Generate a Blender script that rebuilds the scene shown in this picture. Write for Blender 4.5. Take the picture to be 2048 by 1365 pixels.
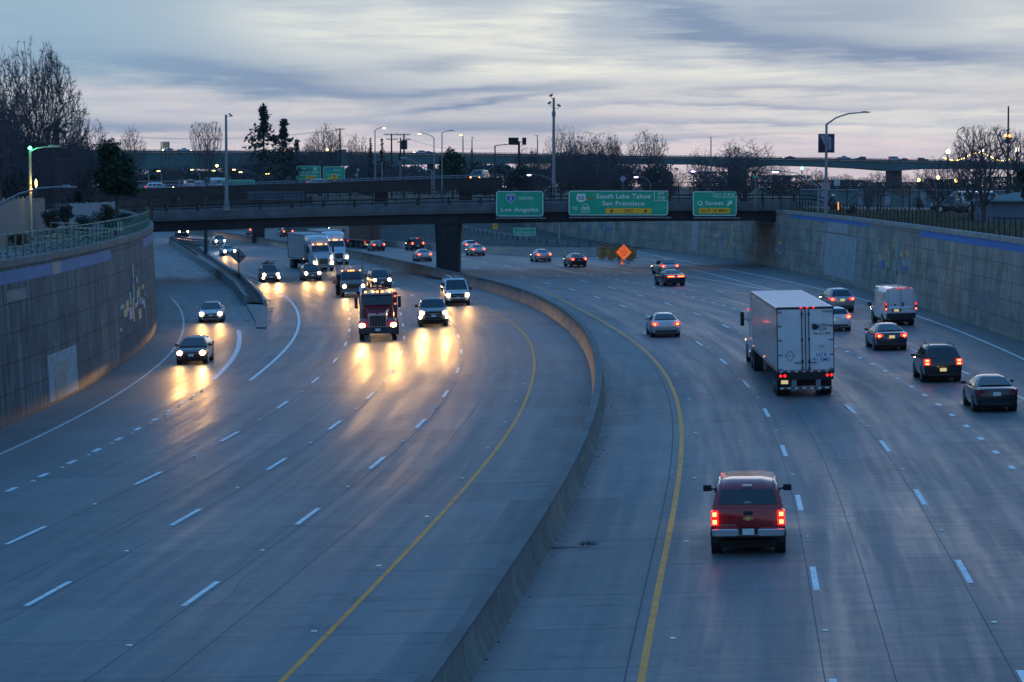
import bpy, math, random
from mathutils import Vector, Matrix
SC = bpy.context.scene
for o in list(bpy.data.objects): bpy.data.objects.remove(o)
COL = SC.collection
# ---------------------------------------------------------------- camera (88 mm on a 36 mm frame)
F, YT, CH, KX, MY = 5006., 372., 10.6, .025, 27/5006.
PITCH = math.atan((682.5-YT)/F)
cd = bpy.data.cameras.new('camera'); cam = bpy.data.objects.new('camera', cd); COL.objects.link(cam)
cam.location = (0, 0, CH); cam.rotation_euler = (math.pi/2-PITCH, 0, 0)
cd.sensor_width = 36; cd.lens = 36*F/2048; cd.clip_start = .5; cd.clip_end = 30000
SC.camera = cam
SC.view_settings.view_transform = 'Standard'; SC.view_settings.look = 'None'
SC.view_settings.exposure = 0; SC.view_settings.gamma = 1
SC.cycles.use_denoising = True
SC.cycles.max_bounces = 5; SC.cycles.sample_clamp_indirect = 6
SC.cycles.volume_bounces = 0
# ---------------------------------------------------------------- world: dusk sky with streaky cloud
w = bpy.data.worlds.new('World'); SC.world = w; w.use_nodes = True
nt = w.node_tree; N = nt.nodes; L = nt.links; N.clear()
def nd(tree, t, **k):
    n = tree.nodes.new(t)
    for a, b in k.items(): setattr(n, a, b)
    return n
def ma(tree, op, a, b=None, c=None, clamp=False):
    n = tree.nodes.new('ShaderNodeMath'); n.operation = op; n.use_clamp = clamp
    for i, s in enumerate((a, b, c)):
        if s is None: continue
        if isinstance(s, (int, float)): n.inputs[i].default_value = s
        else: tree.links.new(s, n.inputs[i])
    return n.outputs[0]
def mixc(tree, f, a, b):
    n = tree.nodes.new('ShaderNodeMix'); n.data_type = 'RGBA'
    for s, i in ((f, 0), (a, 6), (b, 7)):
        if isinstance(s, (int, float)): n.inputs[i].default_value = s
        elif isinstance(s, tuple): n.inputs[i].default_value = s if len(s) == 4 else s+(1,)
        else: tree.links.new(s, n.inputs[i])
    return n.outputs[2]
def ramp(tree, f, stops, interp='LINEAR'):
    n = tree.nodes.new('ShaderNodeValToRGB'); n.color_ramp.interpolation = interp
    e = n.color_ramp.elements
    while len(e) < len(stops): e.new(.5)
    for i, (p, c) in enumerate(stops):
        e[i].position = p
        e[i].color = (c, c, c, 1) if isinstance(c, (int, float)) else c+(1,)
    tree.links.new(f, n.inputs[0]); return n.outputs[0]
def noise(tree, vec, scale=1., detail=4., rough=.55, dist=0.):
    n = tree.nodes.new('ShaderNodeTexNoise'); n.inputs['Scale'].default_value = scale
    n.inputs['Detail'].default_value = detail; n.inputs['Roughness'].default_value = rough
    n.inputs['Distortion'].default_value = dist
    if vec is not None: tree.links.new(vec, n.inputs['Vector'])
    return n.outputs[0]
def comb(tree, x, y, z):
    n = tree.nodes.new('ShaderNodeCombineXYZ')
    for i, s in enumerate((x, y, z)):
        if isinstance(s, (int, float)): n.inputs[i].default_value = s
        else: tree.links.new(s, n.inputs[i])
    return n.outputs[0]
tc = nd(nt, 'ShaderNodeTexCoord'); sp = nd(nt, 'ShaderNodeSeparateXYZ'); L.new(tc.outputs['Generated'], sp.inputs[0])
X, Y, Z = sp.outputs
warp = noise(nt, comb(nt, ma(nt, 'MULTIPLY', X, 9), ma(nt, 'MULTIPLY', Y, 3), ma(nt, 'MULTIPLY', Z, 70)), 1, 5, .6)
warp2 = noise(nt, comb(nt, ma(nt, 'MULTIPLY', X, 22), ma(nt, 'MULTIPLY', Y, 6), ma(nt, 'MULTIPLY', Z, 260)), 1, 5, .62, .4)
wv = ma(nt, 'ADD', ma(nt, 'MULTIPLY', ma(nt, 'SUBTRACT', warp, .5), .016), ma(nt, 'MULTIPLY', ma(nt, 'SUBTRACT', warp2, .5), .006))
zw = ma(nt, 'ADD', Z, wv)
xw = ma(nt, 'ADD', X, ma(nt, 'MULTIPLY', ma(nt, 'SUBTRACT', warp2, .5), .05))
base = ramp(nt, Z, [(0, (.80, .65, .67)), (.014, (.77, .67, .69)), (.028, (.70, .68, .69)), (.05, (.58, .64, .67)), (.085, (.40, .51, .62)), (.16, (.18, .43, .74)), (.4, (.08, .35, .80)), (1, (.05, .31, .80))])
def blob(px, py, sx, sy, tilt=0):
    x0, z0 = (px-1024)/F, (YT-py)/F; sx /= F; sy /= F
    dx = ma(nt, 'SUBTRACT', xw, x0)
    dz = ma(nt, 'SUBTRACT', ma(nt, 'SUBTRACT', zw, z0), ma(nt, 'MULTIPLY', dx, tilt))
    a = ma(nt, 'DIVIDE', dx, sx); b = ma(nt, 'DIVIDE', dz, sy)
    q = ma(nt, 'ADD', ma(nt, 'MULTIPLY', a, a), ma(nt, 'MULTIPLY', b, b))
    return ma(nt, 'EXPONENT', ma(nt, 'MULTIPLY', q, -1))
def total(bl):
    s = None
    for b in bl:
        v = ma(nt, 'MULTIPLY', blob(*b[:-1]), b[-1]); s = v if s is None else ma(nt, 'ADD', s, v)
    return s
cream = total([(800, 70, 300, 62, -.10, .65), (1060, 120, 190, 40, -.2, .9), (1100, 20, 110, 50, .4, .8), (1420, 150, 330, 22, -.03, .8), (1780, 245, 330, 34, 0, .9), (1900, 150, 160, 18, 0, .6), (1980, 40, 130, 50, 0, .7), (540, 60, 150, 50, -.2, .7), (1000, 150, 150, 14, 0, .6)])
dark = total([(1560, 88, 300, 30, -.10, 1.1), (1330, 20, 150, 34, -.35, .9), (1650, 30, 260, 30, 0, .6), (560, 165, 300, 30, -.10, 1.1), (230, 120, 260, 42, -.10, .9), (980, 182, 240, 11, .03, .9), (950, 208, 200, 6, .10, .9), (880, 128, 160, 12, .05, .6), (1600, 188, 260, 9, 0, .7), (980, 248, 380, 12, 0, .8), (1500, 215, 320, 6, 0, .7), (260, 262, 260, 17, -.02, .9), (1880, 112, 220, 16, 0, .8), (1560, 250, 220, 5, 0, .6), (1400, 276, 260, 5, 0, .5)])
pink = total([(350, 205, 260, 20, -.05, .9), (700, 290, 500, 22, 0, .7), (1500, 300, 600, 30, 0, .5)])
strk = ramp(nt, warp2, [(.40, 0.), (.62, 1.)])
strk2 = ramp(nt, warp, [(.42, 0.), (.65, 1.)])
ev = ramp(nt, Z, [(0, .25), (.02, 1.), (.4, .6), (1, .2)])
c = mixc(nt, ma(nt, 'MULTIPLY', cream, 1, clamp=True), base, (.86, .87, .79))
c = mixc(nt, ma(nt, 'MULTIPLY', pink, 1, clamp=True), c, (.80, .70, .71))
c = mixc(nt, ma(nt, 'MULTIPLY', ma(nt, 'MULTIPLY', strk, .42), ev), c, (.34, .43, .56))
c = mixc(nt, ma(nt, 'MULTIPLY', ma(nt, 'MULTIPLY', strk2, .40), ev), c, (.38, .46, .57))
c = mixc(nt, ma(nt, 'MULTIPLY', ma(nt, 'MULTIPLY', dark, ma(nt, 'ADD', .6, ma(nt, 'MULTIPLY', warp2, .7))), .88, clamp=True), c, (.20, .30, .46))
bl = total([(40, 60, 460, 150, 0, 1.)])
c = mixc(nt, ma(nt, 'MULTIPLY', bl, .8, clamp=True), c, (.24, .42, .58))
below = ma(nt, 'LESS_THAN', Z, -.002)
c = mixc(nt, below, c, (.03, .05, .08))
bg = nd(nt, 'ShaderNodeBackground'); L.new(c, bg.inputs[0]); bg.inputs[1].default_value = 1.0
sky = nd(nt, 'ShaderNodeTexSky'); sky.sky_type = 'NISHITA'; sky.sun_disc = False
sky.sun_elevation = math.radians(-2.0); sky.sun_rotation = math.radians(12)
bg2 = nd(nt, 'ShaderNodeBackground'); L.new(sky.outputs[0], bg2.inputs[0]); bg2.inputs[1].default_value = .05
ad = nd(nt, 'ShaderNodeAddShader'); L.new(bg.outputs[0], ad.inputs[0]); L.new(bg2.outputs[0], ad.inputs[1])
ow = nd(nt, 'ShaderNodeOutputWorld'); L.new(ad.outputs[0], ow.inputs[0])
# the last of the sun, behind the cloud ahead: one weak, very soft lamp
sl = bpy.data.lights.new('sun', 'SUN'); sl.energy = .12; sl.angle = math.radians(25); sl.color = (1, .86, .78)
so = bpy.data.objects.new('sun', sl); COL.objects.link(so); so.rotation_euler = (math.radians(-80), 0, math.radians(-12))
so.location = (0, 0, 60)
# ---------------------------------------------------------------- helpers
def _ray(px, py):
    x = (px-1024)/F; y = -(py-682.5)/F
    return Vector((x, math.cos(PITCH)+y*math.sin(PITCH), -math.sin(PITCH)+y*math.cos(PITCH)))
def G(px, py):
    r = _ray(px, py); t = CH/(KX*r.x+MY*r.y-r.z); return Vector((r.x*t, r.y*t, CH+r.z*t))
def W(px, py, y):
    r = _ray(px, py); t = y/r.y; return Vector((r.x*t, y, CH+r.z*t))
def proj(p):
    q = Vector(p)-Vector((0, 0, CH)); d = q.y*math.cos(PITCH)-q.z*math.sin(PITCH)
    u = q.y*math.sin(PITCH)+q.z*math.cos(PITCH)
    return 1024+F*q.x/d, 682.5-F*u/d
def rz_(x, y): return KX*x+MY*y
def tz(y): return 6.6+.0054*min(y, 300)
def pl(pts, x):
    if x <= pts[0][0]:
        a, b = pts[0], pts[1]
    elif x >= pts[-1][0]:
        a, b = pts[-2], pts[-1]
    else:
        for a, b in zip(pts, pts[1:]):
            if a[0] <= x <= b[0]: break
    return a[1]+(b[1]-a[1])*(x-a[0])/(b[0]-a[0])
def smooth_fn(pts, win=18.):
    """pts (Y, X) -> smoothed lateral position as a function of distance"""
    lo, hi = pts[0][0]-200, pts[-1][0]+300; n = int((hi-lo)/2)
    raw = [pl(pts, lo+2*i) for i in range(n)]; k = int(win/2)
    out = raw
    for _ in range(2):
        pre = [0]
        for v in out: pre.append(pre[-1]+v)
        out = [(pre[min(n, i+k+1)]-pre[max(0, i-k)])/(min(n, i+k+1)-max(0, i-k)) for i in range(n)]
    def f(y):
        t = (y-lo)/2; i = max(0, min(n-2, int(t))); return out[i]+(out[i+1]-out[i])*(t-i)
    return f
def tag(o, label=None, cat=None, group=None, kind=None):
    if label: o['label'] = label
    if cat: o['category'] = cat
    if group: o['group'] = group
    if kind: o['kind'] = kind
    return o
def empty(name, loc=(0, 0, 0), label=None, cat=None, group=None, rz=0):
    o = bpy.data.objects.new(name, None); COL.objects.link(o); o.location = loc; o.rotation_euler = (0, 0, rz)
    o.empty_display_size = .2
    return tag(o, label, cat, group)
def copy_tree(o, parent=None, depth=0):
    c = o.copy(); COL.objects.link(c)
    if parent is not None: c.parent = parent
    for ch in o.children: copy_tree(ch, c, depth+1)
    return c
class MB:
    def __init__(s): s.v = []; s.f = []; s.m = []; s.uv = []
    def add(s, vs, fs, mat, uvs=None):
        n = len(s.v); s.v += [tuple(p) for p in vs]
        for i, f in enumerate(fs):
            s.f.append([n+j for j in f]); s.m.append(mat); s.uv.append([uvs[j] for j in f] if uvs else None)
        return s
    def box(s, c, d, mat, R=None):
        hx, hy, hz = d[0]/2, d[1]/2, d[2]/2
        vs = [Vector((x, y, z)) for x in (-hx, hx) for y in (-hy, hy) for z in (-hz, hz)]
        if R is not None: vs = [R @ v for v in vs]
        c = Vector(c)
        return s.add([v+c for v in vs], [(0, 1, 3, 2), (4, 6, 7, 5), (0, 4, 5, 1), (2, 3, 7, 6), (0, 2, 6, 4), (1, 5, 7, 3)], mat)
    def bar(s, a, b, w_, h_, mat):
        a, b = Vector(a), Vector(b); d = b-a; ln = d.length; d.normalize()
        up = Vector((0, 0, 1)) if abs(d.z) < .95 else Vector((1, 0, 0))
        x = d.cross(up).normalized(); z = x.cross(d)
        R = Matrix((x, d, z)).transposed()
        return s.box((a+b)/2, (w_, ln, h_), mat, R)
    def tube(s, pts, r, mat, n=8, caps=True):
        pts = [Vector(p) for p in pts]; k = len(pts)
        rr = r if isinstance(r, (list, tuple)) else [r]*k
        vs = []; prev = None
        for i, p in enumerate(pts):
            d = (pts[min(i+1, k-1)]-pts[max(i-1, 0)]).normalized()
            if prev is None:
                u = Vector((0, 0, 1)) if abs(d.z) < .9 else Vector((1, 0, 0)); u = (u-d*u.dot(d)).normalized()
            else: u = (prev-d*prev.dot(d)).normalized()
            prev = u; v = d.cross(u)
            for j in range(n):
                a = 2*math.pi*j/n; vs.append(p+(u*math.cos(a)+v*math.sin(a))*rr[i])
        fs = [(i*n+j, i*n+(j+1) % n, (i+1)*n+(j+1) % n, (i+1)*n+j) for i in range(k-1) for j in range(n)]
        if caps: fs += [tuple(range(n-1, -1, -1)), tuple((k-1)*n+j for j in range(n))]
        return s.add(vs, fs, mat)
    def loft(s, secs, mat, caps=True, closed=True):
        n = len(secs[0]); k = len(secs); vs = [p for q in secs for p in q]
        m = n if closed else n-1
        fs = [(i*n+j, i*n+(j+1) % n, (i+1)*n+(j+1) % n, (i+1)*n+j) for i in range(k-1) for j in range(m)]
        if caps and closed: fs += [tuple(range(n-1, -1, -1)), tuple((k-1)*n+j for j in range(n))]
        return s.add(vs, fs, mat)
    def ball(s, c, r, mat, n=10, sq=(1, 1, 1)):
        vs = []; k = n//2
        for i in range(k+1):
            t = math.pi*i/k
            for j in range(n):
                a = 2*math.pi*j/n; vs.append((c[0]+r*sq[0]*math.sin(t)*math.cos(a), c[1]+r*sq[1]*math.sin(t)*math.sin(a), c[2]+r*sq[2]*math.cos(t)))
        return s.add(vs, [(i*n+j, i*n+(j+1) % n, (i+1)*n+(j+1) % n, (i+1)*n+j) for i in range(k) for j in range(n)], mat)
    def prism(s, poly, y0, y1, mat):
        """poly in (x, z), extruded along y"""
        n = len(poly); vs = [(x, y0, z) for x, z in poly]+[(x, y1, z) for x, z in poly]
        return s.add(vs, [tuple(range(n)), tuple(range(2*n-1, n-1, -1))]+[(i, n+i, n+(i+1) % n, (i+1) % n) for i in range(n)], mat)
    def build(s, name, parent=None, smooth=None, label=None, cat=None, group=None, kind=None, loc=None, bevel=0):
        me = bpy.data.meshes.new(name); me.from_pydata(s.v, [], s.f)
        mats = []
        for m in s.m:
            if m not in mats: mats.append(m)
        for m in mats: me.materials.append(m)
        me.polygons.foreach_set('material_index', [mats.index(m) for m in s.m])
        if any(u is not None for u in s.uv):
            ul = me.uv_layers.new(name='UVMap'); flat = []
            for f, u in zip(s.f, s.uv):
                for j in range(len(f)): flat += list(u[j]) if u else [0, 0]
            ul.data.foreach_set('uv', flat)
        if smooth is not None:
            me.polygons.foreach_set('use_smooth', [True]*len(s.f)); me.set_sharp_from_angle(angle=math.radians(smooth))
        me.update()
        o = bpy.data.objects.new(name, me); COL.objects.link(o)
        if parent is not None: o.parent = parent
        if loc is not None: o.location = loc
        if bevel:
            b = o.modifiers.new('bevel', 'BEVEL'); b.width = bevel; b.segments = 2; b.limit_method = 'ANGLE'
        return tag(o, label, cat, group, kind)
# ---------------------------------------------------------------- materials
def pmat(name, col, rough=.6, metal=0., coat=0., var=.0, vscale=2., bump=0., bscale=30., spec=.5, coords='Object', stretch=None):
    m = bpy.data.materials.new(name); m.use_nodes = True; t = m.node_tree; b = t.nodes['Principled BSDF']
    b.inputs['Base Color'].default_value = col+(1,); b.inputs['Roughness'].default_value = rough
    b.inputs['Metallic'].default_value = metal; b.inputs['Coat Weight'].default_value = coat; b.inputs['Coat Roughness'].default_value = .04
    b.inputs['Specular IOR Level'].default_value = spec
    if var or bump:
        tcn = t.nodes.new('ShaderNodeTexCoord'); vec = tcn.outputs[coords]
        if stretch:
            mp = t.nodes.new('ShaderNodeMapping'); mp.inputs['Scale'].default_value = stretch; t.links.new(vec, mp.inputs[0]); vec = mp.outputs[0]
        if var:
            n = noise(t, vec, vscale, 6, .6)
            f = ramp(t, n, [(.3, 0.), (.7, 1.)])
            lo = tuple(max(0, c*(1-var)) for c in col); hi = tuple(min(1, c*(1+var)) for c in col)
            t.links.new(mixc(t, f, lo, hi), b.inputs['Base Color'])
            t.links.new(ma(t, 'ADD', ma(t, 'MULTIPLY', n, .2), rough-.1), b.inputs['Roughness'])
        if bump:
            n2 = noise(t, vec, bscale, 4, .6); bp = t.nodes.new('ShaderNodeBump'); bp.inputs['Strength'].default_value = bump
            bp.inputs['Distance'].default_value = .02; t.links.new(n2, bp.inputs['Height']); t.links.new(bp.outputs[0], b.inputs['Normal'])
    return m
def emat(name, col, strength):
    m = bpy.data.materials.new(name); m.use_nodes = True; t = m.node_tree; b = t.nodes['Principled BSDF']
    b.inputs['Base Color'].default_value = tuple(c*.5 for c in col)+(1,); b.inputs['Roughness'].default_value = .25
    b.inputs['Emission Color'].default_value = col+(1,); b.inputs['Emission Strength'].default_value = strength
    return m
_pc = {}
def paint(col, rough=.28, metal=.25, coat=.8):
    k = (col, rough, metal)
    if k not in _pc: _pc[k] = pmat('car_paint', col, rough, metal, coat)
    return _pc[k]
M = dict(
    glass=pmat('dark_glass', (.012, .018, .024), .06, 0, .5), tyre=pmat('tyre_rubber', (.012, .012, .014), .8, var=.3, vscale=8),
    rim=pmat('wheel_rim', (.35, .36, .38), .3, .9), black=pmat('black_trim', (.012, .012, .015), .55, var=.3), chrome=pmat('chrome', (.7, .72, .75), .16, 1.),
    plate=pmat('number_plate', (.7, .72, .72), .5, var=.25, vscale=18), dirt=pmat('chassis', (.02, .018, .016), .85, var=.4),
    tail=emat('tail_lamp_on', (1, .012, .010), 3.2), tailcore=emat('tail_lamp_core', (1, .16, .05), 9.), tail_dim=emat('tail_lamp_dim', (.9, .03, .03), 2.), tail_off=pmat('tail_lamp_off', (.20, .008, .012), .2, coat=.6),
    amber=emat('amber_lamp', (1, .30, .04), 9.), head=emat('headlamp_on', (1, .78, .42), 45.), head_cool=emat('headlamp_cool', (.82, .9, 1), 40.), lensglow=emat('headlamp_lens_glare', (1, .55, .17), 4.), drl=pmat('headlamp_lens', (.55, .58, .6), .12, coat=.8),  # lensglow: gold glare around the bulb put into the lens as emission
    platelit=emat('lit_number_plate', (1, .78, .35), .55),  # plate-lamp light put into the plate itself as a weak glow
    concrete=pmat('concrete', (.26, .26, .25), .8, var=.28, vscale=.6, bump=.3, bscale=14), concrete_dark=pmat('stained_concrete', (.13, .13, .13), .85, var=.35, vscale=.5, bump=.3),
    steel=pmat('galvanised_steel', (.20, .23, .26), .5, .35, var=.2), dark_steel=pmat('dark_steel', (.03, .035, .045), .5, .3, var=.3), iron=pmat('black_iron', (.012, .013, .016), .5, .2),
    green_pipe=pmat('green_pipe', (.06, .16, .13), .5, .2, var=.3), white=pmat('white_paint', (.72, .74, .76), .35, coat=.3, var=.08), wood=pmat('weathered_wood', (.42, .38, .28), .75, var=.3, vscale=4),
    fence_wood=pmat('grey_boards', (.15, .155, .15), .8, var=.35, vscale=1.5, stretch=(6, 6, .4)), dark_wood=pmat('creosote_pole', (.05, .038, .03), .85, var=.3),
    sign_green=pmat('sign_green', (.003, .36, .20), .55, var=.15, vscale=1.2), sign_white=pmat('sign_white', (.74, .78, .76), .5), sign_yellow=pmat('sign_yellow', (1., .46, .01), .5, var=.08), sign_black=pmat('sign_black', (.01, .01, .012), .5),
    sign_orange=emat('sign_orange_glowing', (.90, .15, .03), .75), sign_blue=pmat('shield_blue', (.02, .10, .42), .5), sign_red=pmat('shield_red', (.45, .02, .03), .5), purple=pmat('banner_purple', (.05, .025, .10), .7, var=.2), rose=pmat('pale_rose_board', (.42, .22, .26), .6),  # sign_orange: sheeting brightened by added emission, though it is no lamp
    bark=pmat('bark', (.07, .062, .065), .9, var=.4, vscale=5), twig=pmat('twigs', (.085, .078, .090), .9), twig2=pmat('buds_and_twigs', (.12, .09, .085), .9, var=.3), needle=pmat('needles', (.032, .058, .052), .85, var=.5, vscale=.6),
    leaf=pmat('leaves_dark', (.022, .060, .026), .7, var=.55, vscale=.7), leaf2=pmat('leaves_blue_green', (.055, .085, .07), .75, var=.5, vscale=.7), leaf3=pmat('leaves_rust', (.16, .075, .035), .8, var=.5, vscale=2),
    lamp_yellow=emat('sodium_lamp', (1, .68, .16), 14.), lamp_white=emat('globe_lamp', (1, .90, .72), 9.), lamp_violet=emat('led_lamp', (.75, .45, 1.), 14.), lamp_green=emat('green_light', (.05, 1, .55), 22.), lamp_orange=emat('orange_light', (1, .28, .06), 18.),
    tan=pmat('tile_tan', (.42, .30, .15), .5, var=.2), teal=pmat('tile_teal', (.09, .30, .32), .45, var=.25), blue=pmat('tile_blue', (.03, .13, .38), .45, var=.25), tgreen=pmat('tile_green', (.06, .22, .15), .45, var=.25), lav=pmat('tile_lavender', (.24, .22, .42), .45, var=.2), tgrey=pmat('tile_grey', (.22, .28, .34), .5, var=.2),
)
def text_obj(body, cx, cy, wd, ht, yoff, mat, parent, name='lettering', rot=None, depth=.012):
    """letters in the parent's XZ plane, centred on (cx, cy), facing -Y, fitted into wd x ht (wd None keeps the shape)"""
    cu = bpy.data.curves.new('t', 'FONT'); cu.body = body; cu.space_character = 1.05; cu.offset = .014
    t = bpy.data.objects.new('t', cu); COL.objects.link(t)
    dg = bpy.context.evaluated_depsgraph_get(); me = bpy.data.meshes.new_from_object(t.evaluated_get(dg))
    bpy.data.objects.remove(t); bpy.data.curves.remove(cu)
    vs = [v.co.copy() for v in me.vertices]
    if not vs: return None
    x0, x1 = min(v.x for v in vs), max(v.x for v in vs); y0, y1 = min(v.y for v in vs), max(v.y for v in vs)
    k = ht/(y1-y0); kx = k if wd is None else wd/(x1-x0)
    for v, q in zip(me.vertices, vs):
        a, b = (q.x-(x0+x1)/2)*kx, (q.y-(y0+y1)/2)*k
        if rot: a, b = a*math.cos(rot)-b*math.sin(rot), a*math.sin(rot)+b*math.cos(rot)
        v.co = (cx+a, yoff, cy+b)
    me.materials.clear(); me.materials.append(mat); me.name = name
    o = bpy.data.objects.new(name, me); COL.objects.link(o); o.parent = parent
    return o
# ================================================================ road, walls, terrain
med_pts = [(51.7, -1.1), (60.3, -.3), (67.5, .6), (77.4, 1.6), (86.9, 2.4), (99.1, 3.3), (115.3, 4.1), (129.4, 4.6), (146, 4.7), (162.7, 4.4), (179.9, 3.4), (193.6, 2.3), (215.2, 0), (230.7, -2.9), (256.7, -7.9), (279, -12), (309.5, -17.6), (330.9, -21.7), (381.3, -35), (438.2, -47.6), (497.6, -64)]
med = smooth_fn([(-40, -13.5), (0, -7.8), (30, -3.6)]+med_pts, 14)
def lane(pts, win=14): return smooth_fn(sorted([(G(*p).y, G(*p).x) for p in pts]), win)
C_ = dict(
 yR=[(1276,1365),(1289,1275),(1309,1200),(1334,1100),(1351,1025),(1361,960),(1368,900),(1369,850),(1364,810),(1349,770),(1324,730),(1294,700),(1250,668),(1210,645),(1158,618)],
 D1=[(1630,1157),(1603,1001),(1572,896),(1539,822),(1497,766),(1454,724),(1407,690),(1361,662),(1310,637),(1259,616),(1207,598),(1154,582),(1101,567),(1046,555),(992,544),(937,533)],
 D2=[(1931,1147),(1844,991),(1773,886),(1710,812),(1464,655),(1406,631),(1347,611),(1290,593),(1230,577),(1173,564),(1116,551),(1057,540),(1000,530)],
 D3=[(2026,935),(1995,903),(1965,875),(1940,850),(1912,829),(1882,808),(1829,773),(1780,745),(1731,719),(1686,696),(1473,617),(1432,605),(1392,595),(1310,575),(1249,562),(1196,551)],
 D4=[(2045,797),(1812,692),(1722,659),(1494,595),(1428,579),(1293,552),(1227,541)],
 E=[(2048,719),(1917,659),(1827,629),(1700,591),(1500,547),(1370,524),(1266,502)],
 yL=[(565,1362),(670,1255),(780,1145),(850,1070),(925,980),(975,930),(1024,872),(1045,825),(1062,785),(1073,740),(1073,705),(1060,675),(1040,650),(1000,632),(968,613),(942,602)],
 LA=[(403,1187),(625,1030),(762,926),(848,850),(896,792),(920,745),(928,707),(924,677),(909,650),(829,591),(792,575)],
 LB=[(98,1187),(387,1028),(568,926),(679,851),(748,792),(787,746),(807,709),(813,677),(807,652)],
 LC=[(54,1071),(302,959),(468,875),(571,812),(634,763),(676,722),(696,691),(702,663),(699,640)],
 S1=[(504,759),(539,733),(574,702),(593,677),(602,651),(599,625),(586,604),(563,585),(532,571),(478,550)],
 S2=[(429,760),(462,733),(481,705),(486,686),(478,661)],
 LE=[(30,979),(96,951),(154,925),(204,902),(247,880),(284,860),(317,840),(346,822),(372,805),(395,790),(414,775)],
 EL=[(0,912),(100,870),(200,815),(275,765),(325,730),(352,700),(366,677),(370,651),(369,632),(359,611),(340,593)],
 gb=[(1278,515),(1350,530),(1500,568),(1561,584)], gc=[(1178,521),(1280,540),(1383,552),(1500,575),(1561,586)])
LN = {k: lane(v) for k, v in C_.items()}
WLf = smooth_fn([(-60, -36), (0, -31), (60, -25.5), (107.8, -22.1), (118.6, -22), (133.8, -22.1), (152.4, -23), (171.7, -24.5), (191.4, -27), (210, -30.2), (233, -34.2), (262, -40.5), (300, -52), (400, -85), (560, -140)], 8)
WRf = smooth_fn([(-60, 14), (0, 20), (60, 26), (100, 28.6), (145, 29.7), (181.6, 29.7), (217.7, 29.5), (233.6, 28.8), (264.5, 27.3), (285.3, 25.5), (340, 17.3), (378, 9.4), (450, -9), (520, -32), (600, -60)], 12)
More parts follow.
